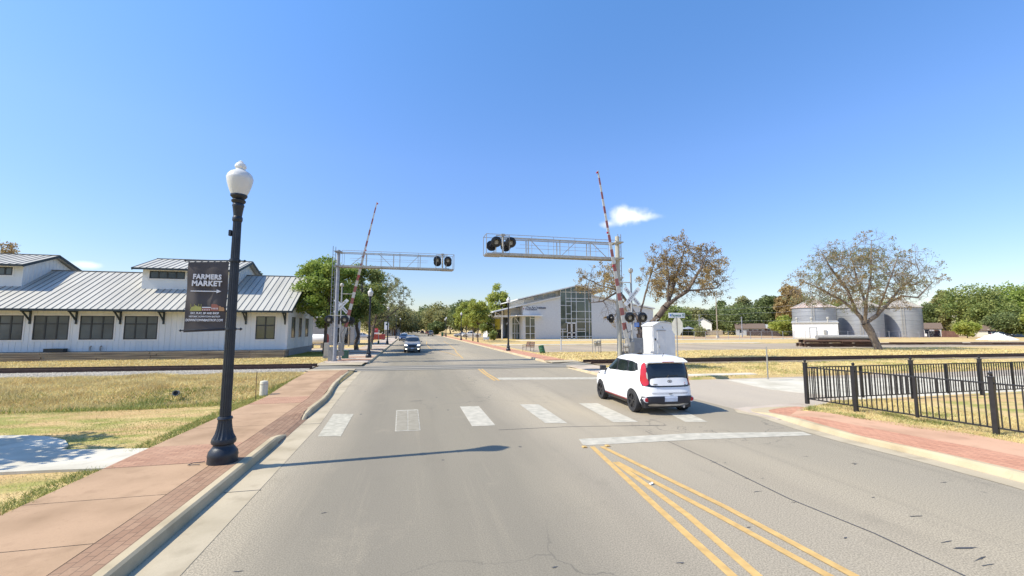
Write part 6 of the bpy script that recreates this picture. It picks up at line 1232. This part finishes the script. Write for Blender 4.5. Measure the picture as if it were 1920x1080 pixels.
def chain_fence(lab, u0, D0_, u1, D1_, n, h=1.9):
    a, b = Vector((*PD(u0, D0_), .08)), Vector((*PD(u1, D1_), .08)); t = thing('chain_link_fence', lab, 'fence', a)
    for i in range(n): m = MB(); p = (b-a)*i/(n-1); m.tube(p, p+Vector((0, 0, h)), .045, n=6); m.build('post', MATS['mast_grey'], t)
    m = MB(); m.tube((0, 0, h-.05), (b-a)+Vector((0, 0, h-.05)), .022, n=5); m.tube((0, 0, .1), (b-a)+Vector((0, 0, .1)), .015, n=5); m.build('rail', MATS['mast_grey'], t)
    m = MB(); d = (b-a).normalized(); L = (b-a).length; s_ = 0
    while s_ < L-.9:
        m.tube(d*s_+Vector((0, 0, .1)), d*(s_+.9)+Vector((0, 0, h-.1)), .004, n=3, caps=False); m.tube(d*(s_+.9)+Vector((0, 0, .1)), d*s_+Vector((0, 0, h-.1)), .004, n=3, caps=False); s_ += .45
    m.build('mesh', MATS['mast_grey'], t); return t
chain_fence('chain-link fence with thin posts across the bare field right of the signal cabin', 1277, 99, 1483, 104, 11)
chain_fence('chain-link fence with thin posts in front of the grain silos', 1485, 106, 1735, 112, 14)
# poles and wires
def pole(lab, u, D, vt, r, mat, head=False):
    t = thing('utility_pole', lab, 'pole', (*PD(u, D), .08)); m = MB(); h = HV(vt, D)-.08; m.tube((0, 0, 0), (0, 0, h), r, r*.7, n=10); m.build('pole', MATS[mat], t)
    if head: m = MB(); m.bar((-.1, 0, h), (.95, -.2, h+.1), .12, .1); m.box((1.0, -.2, h+.05), (.6, .3, .18)); m.build('lamp_head', MATS['cabin_white'], t); m = MB(); m.box((0, 0, .35), (.6, .6, .7)); m.build('base', MATS['concrete_white'], t)
    else: m = MB(); m.box((0, 0, h-.3), (.9, .1, .12)); m.build('crossarm', MATS[mat], t)
    return t
p1 = pole('tall pale light pole with white lamp head in the field beyond the signal cabin', 1342, 112, 556, .16, 'wood_post', True)
p2 = pole('shorter grey wooden pole at the field edge in front of the dark oak', 1388, 122, 594, .15, 'mast_grey')
p3 = pole('thin power pole standing in front of the two-storey white house', 1309, 140, 590, .13, 'mast_grey')
t = thing('power_lines', 'thin sagging power lines across the trees left of the silos', 'wires', (*PD(1280, 120), 0)); o_ = t.location.copy(); m = MB()
for va, vb, vc, vd in ((601, 600, 602, 599), (590, 589.5, 588, 582), (580, 580.5, 578, 571)):
    pts = []
    for k in range(17):
        u = 1230+(1500-1230)*k/16; z = HV(float(np.interp(u, [1230, 1342, 1388, 1500], [va, vb, vc, vd])), 120)-.25*math.sin(k/16*math.pi*3)**2; pts.append(Vector((*PD(u, 120), z))-o_)
    m.path(pts, .022, 4)
m.build('wire', MATS['mast_grey'], t)
# pipe stack, debris, rock pile
x, y = PD(1560, 60); t = thing('pipe_stack', 'stack of rusty steel beams topped by a long pale culvert pipe, beside the bare tree', 'pipe stack', (x, y, .08), rz=math.radians(-13.3)); random.seed(8)
m = MB(); ys0 = 0
for k, (x0, x1, yy, z) in enumerate([(-5.0, .5, -1.0, .28), (-5.1, 4.8, -.4, .3), (-4.8, 5.0, .3, .3), (-4.9, 4.6, .9, .3), (-.4, 5.0, -1.0, .25), (-4.9, 3.8, -.8, .78), (-5.2, 4.9, -.1, .8), (-4.6, 5.1, .6, .8), (.2, 5.0, -.9, .72)]):
    if k % 3 == 2: m.tube((x0, yy, z), (x1, yy, z), .2, n=12)
    else:
        m.b2(x0, yy-.18, z-.2, x1, yy+.18, z-.16); m.b2(x0, yy-.18, z+.16, x1, yy+.18, z+.2); m.b2(x0, yy-.03, z-.16, x1, yy+.03, z+.16)
m.build('steel_beams', MATS['rust'], t)
m = MB(); 
for x in (-4.6, -1.5, 1.6, 4.4): m.b2(x-.12, -1.4, -.0, x+.12, 1.3, .1); m.b2(x-.1, -1.3, .5, x+.1, 1.1, .58)
m.build('bearers', MATS['wood_post'], t)
m = MB(); x = -2.3; pf = []
m.lathe(sum([[(.30, s_), (.33, s_+.06)] for s_ in np.arange(-2.8, 5.2, .12)], []), (0, -.3, 1.30), 18, axis=(1, 0, 0)); m.build('culvert_pipe', MATS['galv'], t, smooth=True)
t = thing('beam_pile', 'long low line of dark rusty rails in the grass right of the spreading tree', 'beam pile', (*PD(1790, 66), .08), rz=math.radians(-15)); m = MB(); random.seed(5)
for k in range(26): x0 = random.uniform(-14, 9); L = random.uniform(3, 8); yy = random.uniform(-.5, .5); a = random.uniform(-.03, .03); m.box((x0+L/2, yy, .12+.12*(k % 3)), (L, .13, .13), rz=a)
m.build('rails', MATS['rust'], t)
rng = np.random.default_rng(3); t = thing('rock_pile', 'pile of white crushed rock at the right of the field', 'rock pile', (*PD(1861, 95), .05)); m = MB()
for k in range(230):
    a = rng.random()*6.28; r = rng.random()**.6*3.3; h = 1.75*max(0, 1-r/3.3)**.9*rng.uniform(.75, 1.05); s_ = rng.uniform(.25, .6); R = Matrix.Rotation(rng.random()*3, 3, Vector(rng.normal(size=3)).normalized()); m.box((r*math.cos(a), r*math.sin(a)*.8, h*.85), (s_, s_*.8, s_*.7), rot=R)
m.build('rocks', MATS['rock_white'], t); m = MB(); m.lathe([(3.5, -.05), (2.4, .5), (1.1, 1.15), (.2, 1.5)], n=24); tag(m.build('rubble', MATS['rock_white'], t), kind='stuff')
# short things on the far right pavement
stdbox('litter_bin', 'dark green litter bin on the right pavement far down the road', 'litter bin', 829.5, 630.5, .7, .7, 1.3, 'barrel_green')
t = thing('white_sign', 'small white sign slab near the right pavement in front of the block building', 'sign', (*PD(912, 86), .1)); m = MB(); m.box((0, 0, .55), (1.2, .12, .5), rz=.2); m.build('panel', MATS['sign_white'], t)
for s_ in (-.4, .4): m = MB(); m.box((s_, 0, .15), (.1, .1, .35)); m.build('post', MATS['galv'], t)

# ------------------------------------------------------------ traffic
P_ = lambda n, c, r=.3: M('paint_'+n, c, r, .2, var=.03)
x, y = G(771, 661.5)
gen_car('dark grey sedan with headlights on, driving towards the camera past the crossing', 'suv', P_('charcoal', (.27, .265, .25)), (x+.1, y+2.0, 0), math.radians(-90), lights_on=True, name='oncoming_car').scale = (1, .98, 1.02)
c1 = gen_car('pale silver sedan following close behind the dark oncoming car', 'sedan', P_('silver', (.5, .51, .52)), (PD(772.5, 66)[0], 68, 0), math.radians(-90), group='cars on the road', name='car')
c1.scale = (1, 1, 1.08)
gen_car('dark blue car parked at the left kerb behind the oncoming cars', 'sedan', P_('navy', (.03, .045, .09)), (-1.5, 96, 0), math.radians(-90), group='cars parked on the left'); 
gen_car('dark teal car parked second in the row along the left kerb', 'sedan', P_('teal', (.03, .07, .08)), (-1.5, 104, 0), math.radians(-90), group='cars parked on the left')
gen_car('white car parked third in the row along the left kerb', 'sedan', P_('white2', (.6, .6, .6)), (-1.6, 118, 0), math.radians(-90), group='cars parked on the left')
gen_car('tan van driving away in the right lane far down the road', 'suv', P_('tan', (.34, .31, .26)), (PD(808.5, 150)[0], 152, 0), math.radians(90), name='van', cat='van').scale = (1, 1, 1.12)
gen_car('dark car driving away, farther ahead than the tan van', 'suv', P_('black2', (.02, .02, .022)), (PD(792.5, 232)[0], 232, 0), math.radians(90), name='car')
gen_car('dark car crossing far down the road, last one visible before the trees', 'sedan', P_('black2', (.02, .02, .022)), (PD(783, 300)[0], 300, 0), math.radians(10), name='car')
gen_car('reddish car parked at the far right kerb beyond the tan van', 'sedan', P_('maroon', (.12, .03, .03)), (PD(802, 215)[0], 215, 0), math.radians(90))
gen_car('grey sedan parked beyond the pavement trees on the right', 'sedan', P_('grey2', (.22, .23, .25)), (*PD(866, 128), .1), math.radians(160), group='cars parked on the right')
gen_car('white pickup truck parked beyond the pavement trees, in front of the block building', 'pickup', P_('white2', (.6, .6, .6)), (*PD(884, 122), .1), math.radians(170), group='cars parked on the right', name='pickup_truck', cat='pickup truck')
gen_car('black car parked under the trees behind the white rock pile', 'suv', P_('black2', (.02, .02, .022)), (*PD(1868, 122), .1), math.radians(-48), group='cars parked on the right')
gen_car('white car parked in the lot left of the road by the white sign', 'sedan', P_('white2', (.6, .6, .6)), (*PD(683, 110), .1), math.radians(15), group='cars parked on the left')

# ------------------------------------------------------------ trees
def tree_uv(lab, u, D, wpx, vtop, mat, seed, **k):
    x, y = PD(u, D); h = HV(vtop, D)-.1; rad = wpx*D/F/2/math.sqrt(1+((u-960)/F)**2*.5)
    k.setdefault('nleaf', 2600); k.setdefault('leaf', .0042*D*.5); k.setdefault('nclump', 26)
    return leafy(k.pop('name', 'tree'), lab, (x, y, .05), h, rad, MATS[mat], seed, **k)
# left of the road
tree_uv('bright green maple left of the road, in front of the low grey building', 612, 42, 138, 474, 'leaf_green', 11, trunk_h=.20, nclump=64, nleaf=26000, leaf=.13, trunk_r=.19, clump_r=.24, name='maple_tree', offset=(0, 0), gappy=.1)
tree_uv('darker green tree just behind the maple, over the left crossing gate', 672, 50, 120, 486, 'leaf_mid', 12, trunk_h=.24, nclump=50, nleaf=17000, leaf=.13, trunk_r=.24, clump_r=.24)
x, y = PD(718, 66)
bare('bare_tree', 'grey thin-leaved tree right of the green maple, its twigs reaching over the left lane', (x-1.5, y, .05), [([(0, 0, 0), (.2, 0, 2.6)], None), ([(.2, 0, 2.6), (-2.4, .3, 5.5), (-3.4, .5, 8)], 'near'), ([(.2, 0, 2.6), (.9, -.3, 5.5), (1.2, 0, 8.5)], 'near'), ([(.2, 0, 2.6), (2.8, .4, 4.8), (4.6, .5, 6.4)], 'near')], [((.6, 0, 7.3), (5.6, 3.5, 4.1), 1.0)], 21, 1300, .28, twig=.012, leafmats=[MATS['leaf_pale'], MATS['leaf_olive']], nleaf=17000, leaf=.08, step=.4, kill=.7)
tree_uv('round brown-green tree behind the roof of the white metal-roofed building, far left', 2, 66, 104, 436, 'leaf_brown', 13, trunk_h=.3, nleaf=6000, nclump=30)
tree_uv('dark tree top showing just above the roof ridge beside the banner lamp', 466, 64, 64, 482, 'leaf_dark', 14, trunk_h=.3, nleaf=5000)
bk = [('olive tree behind the grey building over the left pavement', 705, 122, 70, 572, 'leaf_olive'), ('broad olive tree behind the red sign', 738, 145, 74, 575, 'leaf_olive'), ('dark tree beyond the red sign, low over the left lamps', 722, 160, 60, 583, 'leaf_dark'), ('tan-green tree over the left row of lamps', 757, 170, 56, 574, 'leaf_olive'), ('small tree at the end of the left lamp row', 768, 215, 44, 588, 'leaf_olive'),
      ('round grey-green tree right over the far end of the road', 800, 235, 52, 577, 'leaf_dark'), ('tall olive tree standing over the far road bend', 822, 215, 60, 567, 'leaf_olive'), ('brownish tree right of the far road bend', 845, 200, 50, 572, 'leaf_olive'), ('dark green tree filling the far end of the road', 784, 260, 40, 584, 'leaf_mid'), ('dark shrubby tree behind the right lamps far away', 820, 180, 26, 602, 'leaf_dark'),
      ('dark thin tree behind the small pavement trees', 868, 170, 52, 560, 'leaf_dark'), ('olive tree just left of the tall poplar', 890, 160, 40, 562, 'leaf_olive')]
for i, (lab, u, D, w, vt, mt) in enumerate(bk): tree_uv(lab, u, D, w*1.2, vt-2, mt, 40+i, trunk_h=.20 if D < 150 else .05, nleaf=7500, clump_r=.36, nclump=38, leaf=.0021*D*1.1)
for i, (u, v, vt, w, lab) in enumerate(((864.5, 634.5, 570, 34, 'farthest of the four small pavement trees right of the road'), (874, 636.5, 562, 38, 'third of the four small pavement trees, beside the grey parked car'), (886.5, 639.5, 557, 42, 'second of the four small pavement trees, brightest yellow-green'), (896, 641.5, 553, 44, 'nearest of the four small pavement trees right of the road'))):
    x, y = G(u, v, .1); D = x*math.sin(YAW)+y*math.cos(YAW); leafy('pavement_tree', lab, (x, y, .05), HV(vt, D), w*D/F/2, MATS['leaf_lime'], 70+i, trunk_h=.24, nclump=34, nleaf=6500, leaf=.15, group='small green pavement trees', trunk_r=.13, clump_r=.30)
tree_uv('tall slender poplar rising above the small pavement trees', 934, 118, 46, 519, 'leaf_lime', 31, trunk_h=.12, nleaf=7000, nclump=44, shape='tall', name='poplar_tree', gappy=.2, clump_r=.34)
tree_uv('low dark-green tree left of the block building porch', 915, 108, 40, 590, 'leaf_mid', 32, trunk_h=.2, nleaf=3000)
# right: big bare tree behind the signals
x, y = PD(1203, 35.0); pm = 35/F
def lp(u, v, D=35.0, dep=0.0, z0=.08):
    px, py = PD(u, D+dep); return (px-x, py-y, HV(v, D+dep)-z0)
limbs = [([(0, 0, 0), lp(1199, 625), lp(1196, 600)], None),
         ([lp(1196, 600), lp(1178, 570, dep=.8), lp(1160, 545, dep=1.2), lp(1125, 535, dep=1.5), lp(1095, 520, dep=1.6)], 'near'), ([lp(1160, 545, dep=1.2), lp(1130, 565, dep=.6), lp(1105, 568, dep=.4)], 'near'),
         ([lp(1199, 625), lp(1228, 600, dep=-.6), lp(1252, 570, dep=-1.0), lp(1290, 545, dep=-1.4), lp(1345, 540, dep=-1.6)], 'near'), ([lp(1252, 570, dep=-1.0), lp(1255, 520, dep=-1), lp(1250, 480, dep=-1)], 'near'), ([lp(1290, 545, dep=-1.4), lp(1318, 500, dep=-1), lp(1330, 470, dep=-1)], 'near'),
         ([lp(1196, 600), lp(1212, 545, dep=1), lp(1228, 495, dep=1.4)], 'near'), ([lp(1252, 570, dep=-1.0), lp(1275, 500, dep=.5), lp(1290, 458, dep=1)], 'near')]
def el(u, v, wp, hp, dy, wgt, D=35.0):
    c = lp(u, v, D); return (c, (wp*D/F/2, dy, hp*D/F/2), wgt)
bare('bare_tree', 'large nearly bare old tree with rust-brown leaves behind the signal cabin and the right gate', (x, y, .08), limbs, [el(1283, 512, 165, 120, 3.2, .56), el(1262, 468, 70, 60, 1.8, .07), el(1320, 478, 60, 50, 1.6, .05), el(1340, 528, 70, 70, 2.0, .12), el(1122, 530, 90, 75, 2.2, .20), el(1150, 585, 60, 50, 1.2, .06)], 5, 3000, .34, twig=.0075, leafmats=[MATS['leaf_rust'], MATS['leaf_brown']], nleaf=19000, leaf=.062, step=.30, kill=.42, infl=3.2, leaf_clump=.06)
x, y = PD(1640, 51.5)
_D = 51.5
def lp(u, v, D=51.5, dep=0.0, z0=.08):
    px, py = PD(u, D+dep); return (px-x, py-y, HV(v, D+dep)-z0)
limbs = [([(0, 0, 0), lp(1634, 640), lp(1627, 622), lp(1618, 606)], None),
         ([lp(1618, 606), lp(1605, 588, dep=.5), lp(1580, 565, dep=1), lp(1545, 545, dep=1.5), lp(1510, 528, dep=1.6)], 'near'), ([lp(1605, 588, dep=.5), lp(1590, 545, dep=-.5), lp(1560, 500, dep=-1), lp(1545, 470, dep=-1)], 'near'),
         ([lp(1618, 606), lp(1622, 570, dep=-1), lp(1635, 520, dep=-1.5), lp(1642, 450, dep=-1.5)], 'near'), ([lp(1618, 606), lp(1640, 592, dep=.5), lp(1665, 568, dep=1), lp(1690, 540, dep=1.5), lp(1740, 505, dep=2)], 'near'),
         ([lp(1665, 568, dep=1), lp(1690, 555, dep=-1), lp(1720, 558, dep=-1.5), lp(1750, 530, dep=-1.5)], 'near'), ([lp(1622, 570, dep=-1), lp(1608, 520, dep=1.5), lp(1600, 465, dep=2)], 'near'), ([lp(1640, 592, dep=.5), lp(1668, 530, dep=-2), lp(1690, 480, dep=-2.5)], 'near')]
bare('bare_tree', 'wide spreading bare tree with tan leaf remnants standing in front of the grain silos', (x, y, .08), limbs, [el(1622, 525, 290, 125, 5.2, .66, 51.5), el(1565, 482, 80, 70, 2.5, .07, 51.5), el(1640, 468, 70, 75, 2.5, .07, 51.5), el(1702, 485, 70, 50, 2.5, .05, 51.5), el(1530, 545, 130, 60, 3.0, .12, 51.5), el(1715, 520, 110, 70, 3, .10, 51.5)], 9, 4600, .42, twig=.009, leafmats=[MATS['leaf_rust'], MATS['leaf_pale']], nleaf=24000, leaf=.075, step=.38, kill=.45, infl=3.6, leaf_clump=.04, bark='bark_pale')
rt = [('green tree line just right of the signal cabin', 1262, 165, 56, 574, 'leaf_mid'), ('olive tree behind the patio umbrellas', 1296, 180, 56, 572, 'leaf_olive'), ('low dark green shrub mass behind the umbrellas', 1282, 158, 60, 604, 'leaf_dark'), ('thin dark tree left of the tall light pole, its top poking above', 1326, 190, 30, 577, 'leaf_dark'), ('tall dark conifer-like tree behind the light pole', 1352, 185, 34, 551, 'leaf_dark'),
      ('broad round live oak behind the two field poles', 1374, 172, 100, 570, 'leaf_dark'), ('thin-crowned tree peeping over the live oak', 1390, 190, 44, 555, 'leaf_olive'), ('tall dark tree left of the orange-tinted tree', 1436, 182, 52, 546, 'leaf_dark'), ('orange-tinted tall tree at the left of the silos', 1478, 165, 52, 528, 'leaf_brown'), ('low yellow-green tree at the left silo wall', 1466, 138, 40, 595, 'leaf_lime'),
      ('olive tree behind the left silo', 1500, 175, 70, 540, 'leaf_olive'), ('green tree behind the middle silo', 1570, 185, 80, 560, 'leaf_mid'), ('green tree behind the right silo', 1645, 185, 80, 562, 'leaf_mid'), ('dark green tree rising right of the right silo', 1735, 155, 62, 560, 'leaf_dark'), ('narrow dark tree with reddish leaves right of the silos', 1765, 150, 30, 535, 'leaf_olive'),
      ('large yellowish round tree above the lime bush', 1822, 140, 120, 531, 'leaf_mid'), ('bright green tall tree at the right edge', 1905, 150, 110, 530, 'leaf_green'), ('mid green tree behind the small brown-roofed house', 1860, 132, 76, 560, 'leaf_mid'), ('dark spreading tree low behind the rock pile', 1880, 126, 70, 585, 'leaf_dark'), ('pale lime tree cut by the right edge', 1935, 120, 50, 575, 'leaf_lime')]
for i, (lab, u, D, w, vt, mt) in enumerate(rt): tree_uv(lab, u, D, w*1.2, vt-2, mt, 90+i, trunk_h=.03, nleaf=10000, clump_r=.36, nclump=44, leaf=.0021*D*1.15, shape='cone' if 'conifer' in lab else 'round')
tree_uv('round bright lime bush beside the reddish board fence', 1806, 112, 50, 598, 'leaf_lime', 33, trunk_h=.05, nleaf=4500, nclump=30, name='bush', cat='bush')
tree_uv('olive roadside bush by the chain-link fence right of the signal cabin', 1306, 130, 36, 611, 'leaf_olive', 34, trunk_h=.05, nleaf=1500, nclump=14, name='bush', cat='bush')
tree_uv('small round shrub in front of the block building porch', 925, 92, 16, 620, 'leaf_mid', 35, trunk_h=.05, nleaf=1200, nclump=12, name='bush', cat='bush')
# tree standing out of the picture at the left, whose dappled shade falls on the pale footpath
leafy('shade_tree', 'tree left of the picture whose dappled shade lies on the pale footpath', (-12.4, 11.0, .05), 6.0, 2.3, MATS['leaf_mid'], 36, trunk_h=.45, nclump=16, nleaf=2600, leaf=.12, clump_r=.3)
# far wooded skyline
rng = np.random.default_rng(77); vv, ff = [], []; pts = []
for k in range(230):
    u = rng.uniform(-900, 2700)
    if 640 < u < 940: continue
    D = rng.uniform(230, 300); h = rng.uniform(6, 11.5); x, y = PD(u, D); n = 260; p = rng.normal(size=(n, 3)); p /= np.linalg.norm(p, axis=1)[:, None]; p *= (rng.random(n)**.5)[:, None]; pts.append(p*np.array([7, 7, h*.5])+np.array([x, y, h*.5]))
pts = np.concatenate(pts); v, f = leaves_np(pts, 1.0, rng); tag(np_mesh('far_wood', v, f, [MATS['leaf_olive']]), kind='stuff')

# ------------------------------------------------------------ grass blades
def blades(name, n, region, hfun, mat, seed, wd=.006, lean=.5, dens=None):
    rng = np.random.default_rng(seed); (x0, x1, y0, y1) = region; P = np.stack([rng.uniform(x0, x1, n), rng.uniform(y0, y1, n)], 1)
    keep = np.array([dens(a, b, rng) for a, b in P]) if dens else np.ones(n, bool); P = P[keep]; n = len(P)
    z = np.array([gh(a, b) for a, b in P])-.01; h = np.array([hfun(a, b) for a, b in P])*rng.uniform(.6, 1.25, n); th = rng.uniform(0, 2*np.pi, n); w = wd*rng.uniform(.7, 1.4, n)*(1+P[:, 1]/18)
    d = np.stack([np.cos(th), np.sin(th)], 1); l = rng.normal(size=(n, 2))*lean*h[:, None]
    A = np.concatenate([P-d*w[:, None], z[:, None]], 1); B = np.concatenate([P+d*w[:, None], z[:, None]], 1); T = np.concatenate([P+l, (z+h)[:, None]], 1)
    v = np.stack([A, B, T], 1).reshape(-1, 3); o = np_mesh(name, v, np.arange(3*n).reshape(-1, 3), [MATS[mat]]); o['kind'] = 'stuff'; return o
def nz(a, b, s=.4, o=0): return noise.noise(Vector((a*s+o, b*s, o)))
def inpath(a, b): return (-15.2 < a < -5.1 and 9.35 < b < 12.65 and not (a > -7.0 and b > 10.75) and not (b > 12.5-(a+10.5)*.42 and a > -10.5)) or (a > -5.16)
def edge(b): return float(np.interp(b, [-12, 5, 10, 15, 17, 22.3, 28], [-5.2, -5.2, -5.2, -5.12, -5.0, -5.45, -5.75]))
lawn = lambda a, b, r: (a < edge(b)-.01) and not inpath(a, b)
blades('grass', 95000, (-20, -5.0, 6.5, 17), lambda a, b: .04+.02*nz(a, b, .5), 'blade_green', 1, .003, .6, lambda a, b, r: lawn(a, b, r) and nz(a, b, .35)+r.normal()*.2 > -.05)
blades('grass', 75000, (-20, -5.0, 6.5, 17), lambda a, b: .035, 'blade_dry', 2, .003, .7, lambda a, b, r: lawn(a, b, r) and nz(a, b, .35)+r.normal()*.2 < .12)
blades('grass', 9000, (-5.6, -5.1, 6.5, 27), lambda a, b: .085, 'blade_green', 3, .005, .6, lambda a, b, r: a < edge(b)+.03 and not inpath(a-.0, b) or (a < -5.16 and a < edge(b)+.03 and not 9.3 < b < 10.55))
tall = lambda a, b: .10+.18*max(0, nz(a, b, .5, 3)+.25)
blades('dry_grass', 120000, (-42, -5.6, 17.5, 26.6), tall, 'blade_straw', 4, .008, .45, lambda a, b, r: a < edge(b)-.1 and nz(a, b, .5)+r.normal()*.3 > -.5)
blades('dry_grass', 45000, (-42, -5.6, 17.0, 26.4), tall, 'blade_dry', 5, .008, .5, lambda a, b, r: a < edge(b)-.1)
blades('grass', 40000, (-42, -5.4, 16.0, 20.5), lambda a, b: .12+.14*max(0, nz(a, b, .6, 7)+.2), 'blade_green', 6, .009, .6, lambda a, b, r: a < edge(b)-.05 and nz(a, b, .3, 5)+r.normal()*.2 > .06*(b-18.5))
blades('dry_grass', 30000, (-45, -6, 31.8, 40), lambda a, b: .10, 'blade_straw', 7, .012, .6)
vr = lambda a, b: a > float(np.interp(b, [4, 6.6, 8.9, 11.2, 11.6, 12.0], [13.3, 12.75, 12.0, 11.9, 12.4, 13.2]))
blades('verge_grass', 42000, (11.7, 16.5, 4.5, 12.15), lambda a, b: .06+.07*max(0, nz(a, b, .9, 2)), 'blade_straw', 8, .005, .7, lambda a, b, r: vr(a, b))
blades('verge_grass', 24000, (11.7, 15.5, 4.5, 12.15), lambda a, b: .06+.14*max(0, nz(a, b, 1.3, 9)), 'blade_green', 9, .006, .8, lambda a, b, r: vr(a, b) and nz(a, b, 1.1, 4)+r.normal()*.1 > .12)
blades('dry_grass', 40000, (11.5, 45, 19.5, 27.2), lambda a, b: .07+.06*max(0, nz(a, b, .5, 2)), 'blade_straw', 10, .009, .7, lambda a, b, r: not (a < 12.3 and b < 27.3) and not (13.9 < a < 19 and 19.7 < b < 21.1))
blades('dry_grass', 16000, (11.5, 45, 19.4, 27.2), lambda a, b: .09, 'blade_green', 11, .01, .7, lambda a, b, r: a > 12.3 and not (13.9 < a < 19 and 19.7 < b < 21.1) and nz(a, b, .35, 8) > .05)
blades('dry_grass', 26000, (12.2, 70, 30.8, 43), lambda a, b: .10, 'blade_straw', 12, .013, .6)
blades('grass', 26000, (-24, -6.4, 41.2, 49.6), lambda a, b: .10, 'blade_green', 13, .012, .6, lambda a, b, r: not (a < -10.6 and b > 40))
